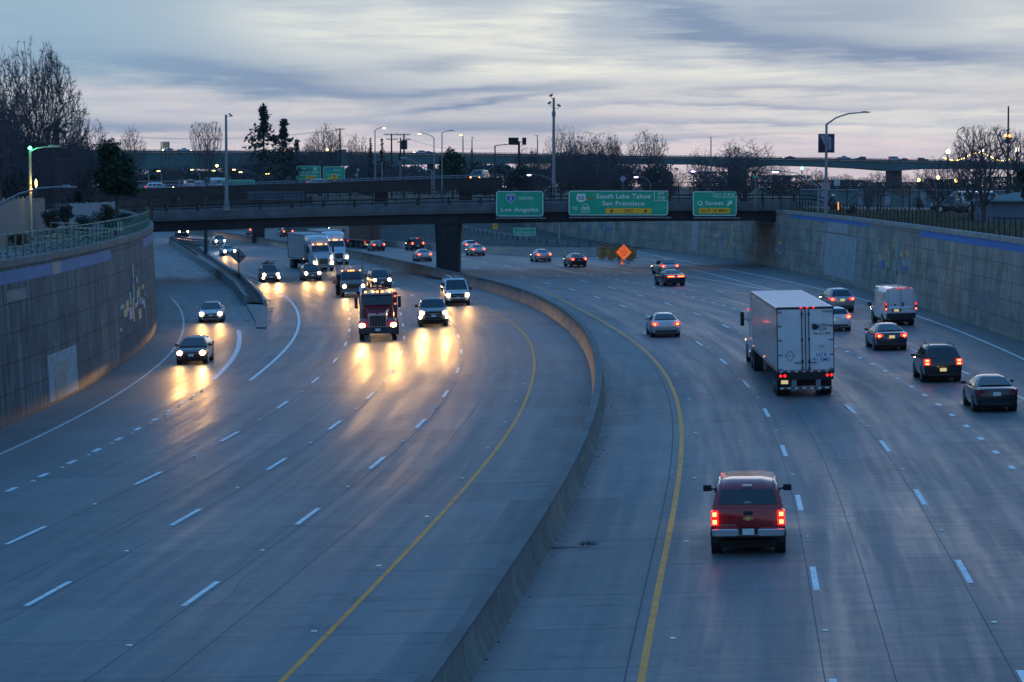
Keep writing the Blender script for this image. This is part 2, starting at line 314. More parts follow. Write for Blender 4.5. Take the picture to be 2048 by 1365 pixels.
# --- road material, UV: u = metres from the median, v = metres along the road
def road_mat():
    m = bpy.data.materials.new('road_concrete'); m.use_nodes = True; t = m.node_tree; b = t.nodes['Principled BSDF']
    uv = t.nodes.new('ShaderNodeUVMap'); s = t.nodes.new('ShaderNodeSeparateXYZ'); t.links.new(uv.outputs[0], s.inputs[0])
    u, v = s.outputs[0], s.outputs[1]
    n1 = noise(t, comb(t, ma(t, 'MULTIPLY', u, .9), ma(t, 'MULTIPLY', v, .035), 0), 1, 6, .6)      # streaks along the wheel paths
    n2 = noise(t, comb(t, ma(t, 'MULTIPLY', u, .22), ma(t, 'MULTIPLY', v, .06), 3), 1, 4, .55)       # broad patches
    n3 = noise(t, comb(t, ma(t, 'MULTIPLY', u, 14), ma(t, 'MULTIPLY', v, 1.6), 7), 1, 5, .7)         # brushed grain
    n4 = noise(t, comb(t, ma(t, 'MULTIPLY', u, .35), ma(t, 'MULTIPLY', v, 1.1), 9), 1, 4, .6)        # cross-road scuffs
    lanes = ma(t, 'MULTIPLY', ma(t, 'ADD', ma(t, 'SINE', ma(t, 'MULTIPLY', ma(t, 'SUBTRACT', u, 3.6), 2*math.pi/3.62)), 1), .5)
    au = ma(t, 'ABSOLUTE', u)
    ctr = ramp(t, ma(t, 'DIVIDE', au, 30.), [(.0, 1.), (.10, .9), (.17, .25), (.30, 0.), (.75, 0.), (.85, .4)])
    col = mixc(t, ramp(t, n1, [(.32, 0.), (.68, 1.)]), (.062, .074, .086), (.185, .195, .20))
    col = mixc(t, ma(t, 'MULTIPLY', lanes, .35), col, (.055, .062, .074))
    col = mixc(t, ma(t, 'MULTIPLY', ramp(t, n2, [(.35, 0.), (.65, 1.)]), .38), col, (.075, .084, .094))
    col = mixc(t, ma(t, 'MULTIPLY', ctr, .75), col, (.22, .225, .22))
    col = mixc(t, ma(t, 'MULTIPLY', ramp(t, n3, [(.3, 0.), (.7, 1.)]), .36), col, (.19, .19, .185))
    col = mixc(t, ma(t, 'MULTIPLY', ramp(t, n4, [(.56, 0.), (.68, 1.)]), .5), col, (.075, .08, .088))
    wn = t.nodes.new('ShaderNodeTexWhiteNoise'); wn.noise_dimensions = '2D'; t.links.new(comb(t, ma(t, 'FLOOR', ma(t, 'DIVIDE', ma(t, 'ADD', u, 1.8), 3.62)), ma(t, 'FLOOR', ma(t, 'ADD', ma(t, 'DIVIDE', v, 4.6), .5)), 0), wn.inputs['Vector'])
    col = mixc(t, ma(t, 'MULTIPLY', ramp(t, wn.outputs[0], [(.55, 0.), (.9, 1.)]), .22), col, (.25, .25, .24)); col = mixc(t, ma(t, 'MULTIPLY', ramp(t, wn.outputs[0], [(.0, 1.), (.25, 0.)]), .28), col, (.05, .055, .062))
    st = noise(t, comb(t, ma(t, 'MULTIPLY', u, 1.7), ma(t, 'MULTIPLY', v, .5), 21), 1, 6, .7); col = mixc(t, ma(t, 'MULTIPLY', ramp(t, st, [(.62, 0.), (.74, 1.)]), .35), col, (.045, .047, .052))
    br_ = noise(t, comb(t, ma(t, 'MULTIPLY', u, .14), ma(t, 'MULTIPLY', v, .03), 31), 1, 3, .5); col = mixc(t, ma(t, 'MULTIPLY', ramp(t, br_, [(.42, 0.), (.62, 1.)]), .35), col, (.13, .115, .105))
    # slab joints across, every 4.6 m
    j = ma(t, 'ABSOLUTE', ma(t, 'SUBTRACT', ma(t, 'FRACT', ma(t, 'ADD', ma(t, 'DIVIDE', v, 4.6), ma(t, 'MULTIPLY', n2, .02))), .5))
    jm = ramp(t, j, [(.0, 1.), (.010, .7), (.016, 0.)])
    col = mixc(t, ma(t, 'MULTIPLY', jm, .55), col, (.05, .05, .055))
    t.links.new(col, b.inputs['Base Color'])
    r = ma(t, 'ADD', .57, ma(t, 'MULTIPLY', ma(t, 'SUBTRACT', n1, .5), .4))
    r = ma(t, 'ADD', r, ma(t, 'MULTIPLY', ctr, .2))
    r = ma(t, 'ADD', r, ma(t, 'MULTIPLY', ma(t, 'SUBTRACT', n3, .5), .15))
    nq = noise(t, comb(t, ma(t, 'MULTIPLY', u, 1.5), ma(t, 'MULTIPLY', v, .045), 41), 1, 6, .68); r = ma(t, 'ADD', r, ma(t, 'MULTIPLY', ma(t, 'SUBTRACT', ramp(t, nq, [(.40, 0.), (.60, 1.)]), .5), .11))
    nw = noise(t, comb(t, ma(t, 'MULTIPLY', u, .5), ma(t, 'MULTIPLY', v, 2.6), 43), 1, 4, .6); r = ma(t, 'ADD', r, ma(t, 'MULTIPLY', ma(t, 'SUBTRACT', ramp(t, nw, [(.42, 0.), (.58, 1.)]), .5), .05))
    t.links.new(ma(t, 'ADD', r, ma(t, 'MULTIPLY', lanes, -.05)), b.inputs['Roughness'])
    n5 = noise(t, comb(t, ma(t, 'MULTIPLY', u, 1.1), ma(t, 'MULTIPLY', v, 4.), 13), 1, 4, .6)
    hh = ma(t, 'ADD', ma(t, 'MULTIPLY', n3, .8), ma(t, 'ADD', ma(t, 'MULTIPLY', n4, 1.5), ma(t, 'MULTIPLY', n5, 2.)))
    bp = t.nodes.new('ShaderNodeBump'); bp.inputs['Strength'].default_value = .14; bp.inputs['Distance'].default_value = .01
    t.links.new(hh, bp.inputs['Height']); t.links.new(bp.outputs[0], b.inputs['Normal'])
    return m
RM = road_mat()
mb = MB(); ys = [-60+5*i for i in range(130)]; us = [-110, -60, -40, -30, -24, -18, -12, -6, -2, 0, 2, 6, 12, 18, 24, 30, 40, 60, 110]
vs = []; uvs = []
for y in ys:
    for u in us:
        x = med(y)+u; vs.append((x, y, rz_(x, y))); uvs.append((u, y))
n = len(us)
mb.add(vs, [(i*n+j, i*n+j+1, (i+1)*n+j+1, (i+1)*n+j) for i in range(len(ys)-1) for j in range(n-1)], RM, uvs)
mb.build('road', kind='structure')
# --- markings
WH = pmat('worn_white_paint', (.74, .75, .73), .6, var=.35, vscale=5); YE = pmat('worn_yellow_paint', (.80, .25, .012), .6, var=.35, vscale=1.5); SEAM = pmat('road_seam', (.075, .078, .084), .8)
WHG = pmat('faded_paint', (.55, .56, .55), .6, var=.3, vscale=2)
def strip(mb, f, y0, y1, wd, mat, dz=.006, step=2.):
    k = max(1, int((y1-y0)/step)); vs = []
    for i in range(k+1):
        y = y0+(y1-y0)*i/k; x = f(y)
        for s in (-wd/2, wd/2): vs.append((x+s, y, rz_(x+s, y)+dz))
    mb.add(vs, [(2*i, 2*i+1, 2*i+3, 2*i+2) for i in range(k)], mat)
def dashes(name, f, phase, cyc, ln, y0, y1, wd=.14, mat=WH, dz=.006):
    mb = MB(); y = phase
    while y > y0: y -= cyc
    while y < y1:
        if y >= y0: strip(mb, f, y-ln/2, y+ln/2, wd, mat, dz)
        y += cyc
    mb.build(name, kind='structure')
dashes('dashed_lane_line', LN['D1'], 63.8, 14.5, 3.66, 20, 330, .16); dashes('dashed_lane_line', LN['D2'], 64.3, 14.6, 3.66, 20, 330, .16)
dashes('dashed_lane_line', LN['LA'], 63.8, 14.2, 3.66, 20, 300, .16); dashes('dashed_lane_line', LN['LB'], 64.4, 14.1, 3.66, 20, 300, .16)
dashes('dashed_lane_line', LN['LC'], 75.3, 13.85, 3.66, 20, 300, .16)
dashes('dotted_lane_line', LN['LE'], 86.8, 4.05, 1.15, 60, 129, .22); dashes('dotted_lane_line', LN['D3'], 86.0, 4.6, 1.0, 60, 262, .22)
dashes('dashed_lane_line', LN['D4'], 111.0, 14.7, 3.4, 90, 275, .14)
mb = MB()
for k in ('D1', 'D2'):
    strip(mb, lambda y, k=k: LN[k](y)-.16, 15, 330, .022, SEAM, .004)
for k in ('LA', 'LB', 'LC'): strip(mb, lambda y, k=k: LN[k](y)+.18, 15, 300, .022, SEAM, .004)
strip(mb, lambda y: LN['LA'](y)+1.9, 15, 120, .02, SEAM, .004); strip(mb, lambda y: LN['LB'](y)-1.7, 15, 120, .02, SEAM, .004)
strip(mb, lambda y: LN['D1'](y)+1.3, 15, 120, .02, SEAM, .004); strip(mb, lambda y: LN['yR'](y)-.35, 15, 200, .04, SEAM, .004)
random.seed(44)
for i in range(26):
    y0 = random.uniform(50, 190); off = random.uniform(-17, 21); am = random.uniform(.02, .12); fr = random.uniform(.2, .7)
    strip(mb, lambda y: med(y)+off+am*math.sin(y*fr)+am*.6*math.sin(y*fr*2.7+off), y0, y0+random.uniform(6, 28), .014, SEAM, .003, .8)
mb.build('road_seams', kind='structure')
mb = MB(); strip(mb, LN['yR'], 15, 235, .17, YE); mb.build('yellow_edge_line', kind='structure')
mb = MB(); strip(mb, LN['yL'], 15, 300, .14, YE); mb.build('yellow_edge_line', kind='structure')
mb = MB(); strip(mb, LN['E'], 60, 345, .16, WH); strip(mb, LN['gb'], G(1561, 584).y, G(1278, 515).y, .14, WH, .007); strip(mb, LN['gc'], G(1561, 586).y, G(1178, 521).y, .14, WH, .008); mb.build('white_edge_line', kind='structure')
mb = MB(); strip(mb, LN['EL'], 40, 225, .15, WHG); mb.build('white_edge_line', kind='structure')
mb = MB(); strip(mb, LN['S1'], 131.5, 330, .2, WH); strip(mb, LN['S2'], G(429, 760).y, G(478, 661).y, .3, WH, .008); mb.build('white_gore_line', kind='structure')
# --- raised pavement markers (little retroreflectors between the dashes)
REF = pmat('reflector', (.75, .70, .6), .3, .2); 
def marker():
    m = MB(); m.add([(-.07, -.06, 0), (.07, -.06, 0), (.07, .06, 0), (-.07, .06, 0), (-.05, -.03, .022), (.05, -.03, .022), (.05, .03, .022), (-.05, .03, .022)], [(3, 2, 1, 0), (4, 5, 6, 7), (0, 1, 5, 4), (1, 2, 6, 5), (2, 3, 7, 6), (3, 0, 4, 7)], REF)
    return m.build('raised_marker', label='small raised reflective marker stuck to the road between painted dashes', cat='road marker', group='raised markers along the lane lines')
mk0 = marker(); first = True
def put_marker(x, y):
    global first
    o = mk0 if first else mk0.copy()
    if not first: COL.objects.link(o)
    first = False
    o.location = (x, y, rz_(x, y)+.004)
for k, ph, cy in (('D1', 71.0, 14.5), ('D2', 71.6, 14.6), ('LA', 71.0, 14.2), ('LB', 71.5, 14.1), ('LC', 82.2, 13.85)):
    for i in range(-1, 11): put_marker(LN[k](ph+i*cy)+.03, ph+i*cy)
for i in range(12): put_marker(LN['yR'](56+i*14.6)+.55, 56+i*14.6)
for i in range(10): put_marker(LN['LE'](88.8+i*4.05)+.1, 88.8+i*4.05+.3)
for i in range(10): put_marker(LN['E'](125+i*14.6)+.1, 125+i*14.6)
for i in range(8): put_marker(LN['yL'](58+i*9.6)-.4, 58+i*9.6)
# --- walls with panel joints and streaks
def wall_mat(name, a, b2, streak, warm=0., jv=1.18, ju=3.05, us=.5):
    m = bpy.data.materials.new(name); m.use_nodes = True; t = m.node_tree; b = t.nodes['Principled BSDF']
    uv = t.nodes.new('ShaderNodeUVMap'); s = t.nodes.new('ShaderNodeSeparateXYZ'); t.links.new(uv.outputs[0], s.inputs[0]); u, v = s.outputs[0], s.outputs[1]
    n1 = noise(t, comb(t, ma(t, 'MULTIPLY', u, 1.5), ma(t, 'MULTIPLY', v, .16), 0), 1, 7, .65)
    n2 = noise(t, comb(t, ma(t, 'MULTIPLY', u, .25), ma(t, 'MULTIPLY', v, .45), 5), 1, 5, .6)
    n3 = noise(t, comb(t, ma(t, 'MULTIPLY', u, 9), ma(t, 'MULTIPLY', v, .5), 2), 1, 4, .6)
    n4 = noise(t, comb(t, u, v, 0), 9, 4, .7)
    col = mixc(t, ramp(t, n1, [(.38, 0.), (.60, 1.)]), a, b2)
    col = mixc(t, ma(t, 'MULTIPLY', ramp(t, n2, [(.4, 0.), (.62, 1.)]), .6), col, tuple(c*.55 for c in a))
    col = mixc(t, ma(t, 'MULTIPLY', ramp(t, n3, [(.56, 0.), (.74, 1.)]), streak), col, tuple(min(1, c*1.9) for c in b2))
    col = mixc(t, ma(t, 'MULTIPLY', n4, .25), col, tuple(c*.6 for c in a))
    jd = ma(t, 'ABSOLUTE', ma(t, 'SUBTRACT', ma(t, 'FRACT', ma(t, 'ADD', ma(t, 'DIVIDE', v, jv), .47)), .5)); jm = ramp(t, jd, [(0, 1.), (.014, .9), (.02, 0.)])
    ud = ma(t, 'ABSOLUTE', ma(t, 'SUBTRACT', ma(t, 'FRACT', ma(t, 'DIVIDE', u, ju)), .5)); um = ramp(t, ud, [(0, us), (.005, us*.8), (.008, 0.)])
    j = ma(t, 'MAXIMUM', jm, um)
    col = mixc(t, ma(t, 'MULTIPLY', j, .8), col, (.015, .015, .018))
    t.links.new(col, b.inputs['Base Color']); b.inputs['Roughness'].default_value = .85
    hh = ma(t, 'SUBTRACT', ma(t, 'MULTIPLY', n4, .3), ma(t, 'MULTIPLY', j, 1.5))
    bp = t.nodes.new('ShaderNodeBump'); bp.inputs['Strength'].default_value = .5; bp.inputs['Distance'].default_value = .03
    t.links.new(hh, bp.inputs['Height']); t.links.new(bp.outputs[0], b.inputs['Normal'])
    return m
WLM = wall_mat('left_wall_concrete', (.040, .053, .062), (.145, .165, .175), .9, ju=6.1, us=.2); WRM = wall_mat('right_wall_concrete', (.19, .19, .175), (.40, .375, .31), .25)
LAN = pmat('flat_concrete', (.15, .155, .16), .85, var=.3)
class Wall:
    def __init__(s, name, f, side, y0, y1, mat, label, capmat, hfun=None):
        s.f, s.side, s.y0, s.y1 = f, side, y0, y1; s.ht = hfun or (lambda y: tz(y))
        k = int((y1-y0)/3); hs = 6; mb = MB(); vs = []; uvs = []; u = 0; pp = None; s.us = []
        for i in range(k+1):
            y = y0+(y1-y0)*i/k; p = Vector((f(y), y, 0)); u += (p-pp).length if pp else 0; pp = p
            for j in range(hs+1):
                q = s.pt(y, j/hs); vs.append(q); uvs.append((u, j/hs*6.45))
        mb.add(vs, [(i*(hs+1)+j, (i+1)*(hs+1)+j, (i+1)*(hs+1)+j+1, i*(hs+1)+j+1) for i in range(k) for j in range(hs)], mat, uvs)
        s.o = mb.build(name, label=label, cat='retaining wall', smooth=30)
        mb = MB(); secs = []
        for i in range(k+1):
            y = y0+(y1-y0)*i/k; q = s.pt(y, 1.); d = s.side
            secs.append([(q.x-d*.10, y, q.z-.22), (q.x-d*.10, y, q.z+.10), (q.x+d*.40, y, q.z+.10), (q.x+d*.40, y, q.z-.3)])
        mb.loft(secs, capmat); mb.build('coping', s.o, smooth=30)
    def pt(s, y, h, off=0.):
        x = s.f(y)+s.side*(.35*h)-s.side*off; z0 = rz_(s.f(y), y); return Vector((x, y, z0+(s.ht(y)-z0)*h))
    def find(s, px, py, lo=None, hi=None):
        best = None; lo = lo or s.y0; hi = hi or s.y1
        for i in range(400):
            y = lo+(hi-lo)*i/399
            a, b = proj(s.pt(y, 0)), proj(s.pt(y, 1)); h = (py-a[1])/(b[1]-a[1]); x = a[0]+(b[0]-a[0])*h
            if best is None or abs(x-px) < best[0]: best = (abs(x-px), y, h)
        return best[1], max(0.02, min(.985, best[2]))
    def patch(s, mb, px0, py0, px1, py1, mat, off=.012, lo=None, hi=None):
        xm, ym = (px0+px1)/2, (py0+py1)/2
        ya, _ = s.find(px0, ym, lo, hi); yb, _ = s.find(px1, ym, lo, hi); _, h0 = s.find(xm, py1, lo, hi); _, h1 = s.find(xm, py0, lo, hi)
        s.rect(mb, ya, yb, h0, h1, mat, off)
    def rect(s, mb, ya, yb, h0, h1, mat, off=.012):
        k = max(1, int(abs(yb-ya)/3)); vs = []
        for i in range(k+1):
            y = ya+(yb-ya)*i/k
            for h in (h0, h1):
                vs.append(s.pt(y, h, off)); vs.append(s.pt(y, h, .0))
        fs = []
        for i in range(k):
            a = 4*i; b = a+4
            fs += [(a, b, b+2, a+2), (a+2, b+2, b+3, a+3), (a+1, b+1, b, a)]
        fs += [(0, 2, 3, 1), (4*k, 4*k+1, 4*k+3, 4*k+2)]
        mb.add(vs, fs, mat)
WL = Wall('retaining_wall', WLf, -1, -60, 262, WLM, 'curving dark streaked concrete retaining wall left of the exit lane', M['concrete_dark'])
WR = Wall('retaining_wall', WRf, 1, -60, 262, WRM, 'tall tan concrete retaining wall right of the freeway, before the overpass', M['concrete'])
WR2 = Wall('retaining_wall', WRf, 1, 262, 561, WRM, 'tall concrete retaining wall seen under the overpass beyond the road', M['concrete'], lambda y: 6.75 if y < 276.5 else tz(y))
COLR = dict(t=M['teal'], n=M['tan'], b=M['blue'], g=M['tgreen'], l=M['lav'], y=M['tgrey'])
def mosaic(wall, sc, ox, oy, rects, lo=None, hi=None):
    mb = MB()
    for i, (x, y, a, b, c) in enumerate(rects): wall.patch(mb, ox+x/sc, oy+y/sc, ox+(x+a)/sc, oy+(y+b)/sc, COLR[c], .03+.004*(i % 5), lo, hi)
    mb.build('tile_mosaic', wall.o)
mosaic(WL, 3.25, 0, 440, [(778,552,26,28,'t'),(815,525,20,75,'n'),(803,583,20,50,'n'),(840,470,10,85,'t'),(838,568,18,78,'l'),(862,400,8,120,'t'),(862,510,9,155,'n'),(880,370,12,40,'t'),(885,460,10,90,'t'),(895,435,9,65,'n'),(905,505,8,40,'t'),(900,580,16,62,'n'),(917,420,12,30,'n'),(918,505,8,45,'t'),(928,520,10,55,'l'),(938,480,8,12,'t'),(778,703,14,22,'l'),(858,280,7,100,'l'),(872,540,16,30,'t')], 110, 210)
mosaic(WR, 2.566, 1250, 200, [(1270,795,22,12,'t'),(1305,790,20,45,'n'),(1285,820,18,30,'t'),(1318,820,14,45,'b'),(1340,830,8,60,'t'),(1352,765,7,100,'n'),(1368,740,8,130,'g'),(1382,700,8,70,'n'),(1388,770,10,130,'t'),(1400,735,10,25,'t'),(1412,775,14,30,'n'),(1430,815,14,35,'t'),(1440,780,22,20,'n'),(1422,850,28,25,'b'),(1385,870,12,30,'t'),(1335,865,10,30,'t'),(1455,825,14,10,'t'),(1255,850,14,10,'b')])
mosaic(WR, 2.566, 1250, 200, [(745,665,10,60,'t'),(742,720,8,70,'g'),(735,745,10,40,'n'),(762,690,8,60,'t'),(788,730,20,13,'n'),(785,746,22,12,'b'),(805,760,14,8,'b'),(770,765,14,14,'t'),(790,778,16,14,'t'),(752,770,12,20,'b')])
mosaic(WR2, 2.566, 1250, 200, [(528,640,8,110,'g'),(545,640,5,110,'n'),(510,700,10,50,'n'),(515,670,10,40,'t'),(480,685,14,12,'t'),(458,690,22,14,'n'),(448,708,14,10,'b'),(453,732,16,12,'t'),(490,705,10,30,'b'),(495,725,12,20,'t')])
mosaic(WR2, 3.592, 800, 180, [(1285,950,30,10,'t'),(1305,965,25,25,'t'),(1325,945,15,55,'n'),(1348,975,20,35,'b'),(1365,948,10,50,'t'),(1385,948,8,80,'t'),(1400,950,12,40,'n'),(1415,948,10,60,'t'),(1430,950,10,40,'g'),(1450,950,12,50,'b'),(1465,950,12,60,'t'),(1490,960,15,25,'t'),(1480,990,45,20,'b'),(1540,968,15,10,'t'),(1415,1030,40,25,'y')])
STR = pmat('blue_painted_band', (.04, .14, .29), .7, var=.2, vscale=1.); STR2 = pmat('pale_concrete_patch', (.30, .32, .34), .85, var=.25, vscale=1.2); WP = pmat('buff_patch', (.30, .27, .22), .85, var=.3, vscale=1.5); STR3 = pmat('faint_patch', (.19, .19, .185), .85, var=.25, vscale=1.2)
STRR = pmat('bright_blue_band', (.015, .15, .45), .7, var=.15)
def band(wall, pa, pb, h0, h1, mat, name='painted_band', off=.015):
    ya, _ = wall.find(*pa); yb, _ = wall.find(*pb); mb = MB(); wall.rect(mb, ya, yb, h0, h1, mat, off); return mb.build(name, wall.o)
y221, _ = WL.find(221, 520); y312, _ = WL.find(309, 488, 100, 200); y286, _ = WL.find(286, 495, 100, 200)
mb = MB(); WL.rect(mb, 80, y221, .865, .945, STR); mb.build('painted_band', WL.o)
mb = MB(); WL.rect(mb, y286, min(y312, 190), .865, .945, STR); mb.build('painted_band', WL.o)
ya, _ = WL.find(106, 540); yb, _ = WL.find(122, 540)
mb = MB(); WL.rect(mb, ya, yb, .863, .947, WP, .02); WL.patch(mb, 98, 700, 157, 800, STR2, .010); WL.patch(mb, 108, 724, 136, 806, WP, .016); WL.patch(mb, 15, 578, 55, 600, STR3, .010); mb.build('overpainted_patch', WL.o)
band(WR, (1585, 437), (1740, 452), .905, .975, STRR); band(WR, (1838, 475), (2048, 520), .88, .965, STRR)
mb = MB(); WR.patch(mb, 1655, 446, 1696, 466, STR2, .010); WR.patch(mb, 1648, 470, 1711, 556, STR2, .010); WR.patch(mb, 1594, 510, 1604, 535, STR3, .010); WR.patch(mb, 1950, 580, 1994, 622, STR3, .010); mb.build('overpainted_patch', WR.o)
mb = MB(); WR2.patch(mb, 1384, 444, 1394, 502, STR2, .010); WR2.patch(mb, 1318, 444, 1330, 492, STR3, .010); mb.build('overpainted_patch', WR2.o)
# --- terrain at street level
GR = pmat('dry_grass_ground', (.085, .075, .05), .95, var=.45, vscale=.5, bump=.6, bscale=3); DIRT = pmat('terrace_ground', (.13, .13, .125), .95, var=.3, vscale=.4, bump=.5, bscale=4)
mb = MB(); yy = [-60+6*i for i in range(104)]; vs = []
for y in yy:
    for x in (WLf(y)-.5, WLf(y)-20, WLf(y)-60, -3000): vs.append((x, y, tz(y)+.05))
mb.add(vs, [(4*i+j, 4*i+j+4, 4*i+j+5, 4*i+j+1) for i in range(len(yy)-1) for j in range(3)], DIRT); mb.build('ground', kind='structure')
mb = MB(); vs = []
for y in yy:
    for x in (WRf(y)+.5, WRf(y)+20, WRf(y)+60, 3000): vs.append((x, y, tz(y)+.05))
mb.add(vs, [(4*i+j, 4*i+j+1, 4*i+j+5, 4*i+j+4) for i in range(len(yy)-1) for j in range(3)], GR); mb.build('ground', kind='structure')
mb = MB(); mb.add([(-3000, 556, 8.15), (3000, 556, 8.15), (3000, 3600, 8.15), (-3000, 3600, 8.15), (-200, 556, 0), (200, 556, 0)], [(0, 1, 2, 3), (4, 5, 1, 0)], GR); mb.build('ground', kind='structure')
# --- median barrier
mb = MB(); secs = []; vsx = []
MBM = wall_mat('median_concrete', (.15, .145, .13), (.25, .235, .205), .2, jv=400, ju=6.1)
k = 145; u = 0; vs = []; uvs = []; prof = [(-.32, 0), (-.30, .08), (-.17, .33), (-.10, .95), (.10, .95), (.17, .33), (.30, .08), (.32, 0)]; pv = [0, .1, .4, 1, 1.2, 1.9, 2.1, 2.2]
for i in range(k+1):
    y = -40+i*4; x = med(y)
    for (a, b_), q in zip(prof, pv): vs.append((x+a, y, rz_(x, y)+b_)); uvs.append((y, q))
n = len(prof); mb.add(vs, [(i*n+j, (i+1)*n+j, (i+1)*n+j+1, i*n+j+1) for i in range(k) for j in range(n-1)], MBM, uvs)
mbo = mb.build('median_barrier', label='long curving concrete median barrier between the two carriageways', cat='barrier', smooth=30)
mb = MB(); secs = []
for i in range(k+1):
    y = -40+i*4; x = med(y); z = rz_(x, y); secs.append([(x-.16, y, z+.93), (x-.16, y, z+1.0), (x+.16, y, z+1.0), (x+.16, y, z+.93)])
mb.loft(secs, M['concrete_dark']); mb.build('cap', mbo)
mb = MB(); q = G(1149, 960); mb.box((med(q.y)+.24, q.y, rz_(q.x, q.y)+.72), (.05, .02, .14), M['sign_yellow'], Matrix.Rotation(math.radians(60), 3, 'Z')); 
mb.build('reflector', mbo)
# --- storm drain by the median
q = G(1143, 1094); mb = MB(); mb.box((0, 0, .006), (1.15, .5, .012), M['concrete_dark'])
for i in range(9): mb.box((-.5+i*.125, 0, .016), (.05, .42, .012), M['dark_steel'])
mb.build('storm_drain', label='rusty storm drain grate beside the median barrier near the red pickup', cat='drain', loc=(q.x, q.y, q.z), smooth=None)
mb = MB(); random.seed(3)
for i in range(60):
    a = random.uniform(0, 6.28); x = random.gauss(0, .14); y = random.gauss(0, .1)
    mb.add([(x-.01, y, 0), (x+.01, y, 0), (x+.07*math.cos(a), y+.07*math.sin(a), random.uniform(.06, .16))], [(0, 1, 2)], M['leaf'])
mb.build('weed', label='small green weed tuft growing at the end of the storm drain', cat='weed', loc=(q.x+.45, q.y+.3, q.z), kind='stuff')
mb = MB(); random.seed(91)
for i in range(260):
    y = random.uniform(48, 250); s_ = random.choice((-1, 1)); x = med(y)+s_*(.36+abs(random.gauss(0, .16))); a = random.uniform(.01, .03); mb.box((x, y, rz_(x, y)+a*.3), (a*1.6, a*2, a*.6), M['dirt'] if i % 3 else M['concrete_dark'], Matrix.Rotation(random.random()*3, 3, 'Z'))
mb.build('road_grit', label='grit and small debris gathered along the foot of the median barrier', cat='grit', kind='stuff')
# --- left ramp divider: barrier with guardrail, kerb, gore fill
def polyG(pts, dz=0): return [G(*p)+Vector((0, 0, dz)) for p in pts]
A_ = polyG([(340, 487), (387, 520), (434, 552), (471, 581), (492, 611)]); B_ = polyG([(362, 470), (400, 500), (443, 534), (481, 557), (505, 578), (523, 599), (530, 613)])
A_ = [Vector((-47.5, 392, rz_(-47.5, 392)))]+A_
B_ = [Vector((-44.5, 395, rz_(-44.5, 395)))]+B_[1:]
def wallpoly(name, pts, wd, ht, mat, **kw):
    mb = MB(); secs = []
    for i, p in enumerate(pts):
        d = (pts[min(i+1, len(pts)-1)]-pts[max(i-1, 0)]); d.z = 0; d.normalize(); nrm = Vector((-d.y, d.x, 0))
        h = ht[i] if isinstance(ht, list) else ht
        secs.append([p-nrm*wd/2, p-nrm*wd*.35+Vector((0, 0, h)), p+nrm*wd*.35+Vector((0, 0, h)), p+nrm*wd/2])
    mb.loft(secs, mat); return mb.build(name, smooth=30, **kw)
bo = wallpoly('ramp_barrier', A_, .5, .85, M['concrete'], label='concrete barrier carrying a pale guardrail beside the left ramp', cat='barrier')
def guardrail(name, pts, label, h=.55, parent=None, nposts=None, group=None):
    mb = MB(); prof = [(-.03, -.15), (.03, -.08), (-.02, 0), (.03, .08), (-.03, .15)]; secs = []
    for i, p in enumerate(pts):
        d = (pts[min(i+1, len(pts)-1)]-pts[max(i-1, 0)]); d.z = 0; d.normalize(); nrm = Vector((-d.y, d.x, 0))
        secs.append([p+nrm*a+Vector((0, 0, h+b)) for a, b in prof]+[p+nrm*(a-.012)+Vector((0, 0, h+b)) for a, b in reversed(prof)])
    mb.loft(secs, M['steel'])
    if parent is None: root = mb.build(name, label=label, cat='guardrail', group=group)
    else: root = mb.build(name, parent)
    tot = sum((pts[i+1]-pts[i]).length for i in range(len(pts)-1)); k = int(tot/2.0); host = root if parent is None else parent
    for j in range(min(k, 70)):
        s_ = j*tot/max(1, k-1)
        for i in range(len(pts)-1):
            l_ = (pts[i+1]-pts[i]).length
            if s_ <= l_+1e-6: q = pts[i].lerp(pts[i+1], min(1, s_/l_)); break
            s_ -= l_
        m2 = MB(); m2.box((q.x, q.y, q.z+h/2), (.12, .12, h+.1), M['dark_wood']); m2.build('post', host)
    return root
guardrail('guardrail', [p+Vector((0, 0, .85)) for p in A_], '', .28, bo)
wallpoly('gore_kerb', B_, .35, .5, M['concrete'], label='low concrete kerb wall on the main lane side of the left gore', cat='kerb')
mb = MB(); AA = A_; n = 7
def samp(P, t):
    t *= len(P)-1; i = min(len(P)-2, int(t)); return P[i].lerp(P[i+1], t-i)
vs = []
for i in range(n*3+1):
    t = i/(n*3.); a, b = samp(A_, t), samp(B_, t); vs += [a+Vector((0, 0, .22)), a.lerp(b, .5)+Vector((0, 0, .3)), b+Vector((0, 0, .22))]
mb.add(vs, [(3*i+j, 3*i+j+1, 3*i+j+4, 3*i+j+3) for i in range(n*3) for j in range(2)], pmat('gore_soil', (.035, .036, .038), .95, var=.5, vscale=.8, bump=.8, bscale=3)); mb.build('gore_soil', kind='structure')
e = polyG([(492, 611), (511, 646), (513, 658), (532, 658), (536, 639), (530, 613)]); mb = MB()
mb.add([p+Vector((0, 0, .13)) for p in e]+[p-Vector((0, 0, .05)) for p in e], [(0, 1, 2, 3, 4, 5)]+[(i, 6+i, 6+(i+1) % 6, (i+1) % 6) for i in range(6)], pmat('gore_concrete', (.20, .20, .195), .8, var=.2)); mb.build('gore_island', label='raised concrete nose where the left ramp divider ends', cat='traffic island')
mb = MB(); random.seed(5)
for i in range(26):
    q = G(random.uniform(480, 545), random.uniform(585, 645)); a = random.uniform(.05, .2); mb.box((q.x, q.y, q.z+.25 if q.x < -22 else q.z+.03), (a*1.6, a, .05), M['tgrey'], Matrix.Rotation(random.random()*3, 3, 'Z'))
mb.build('litter', label='scattered litter and broken debris around the gore nose', cat='litter', kind='stuff')
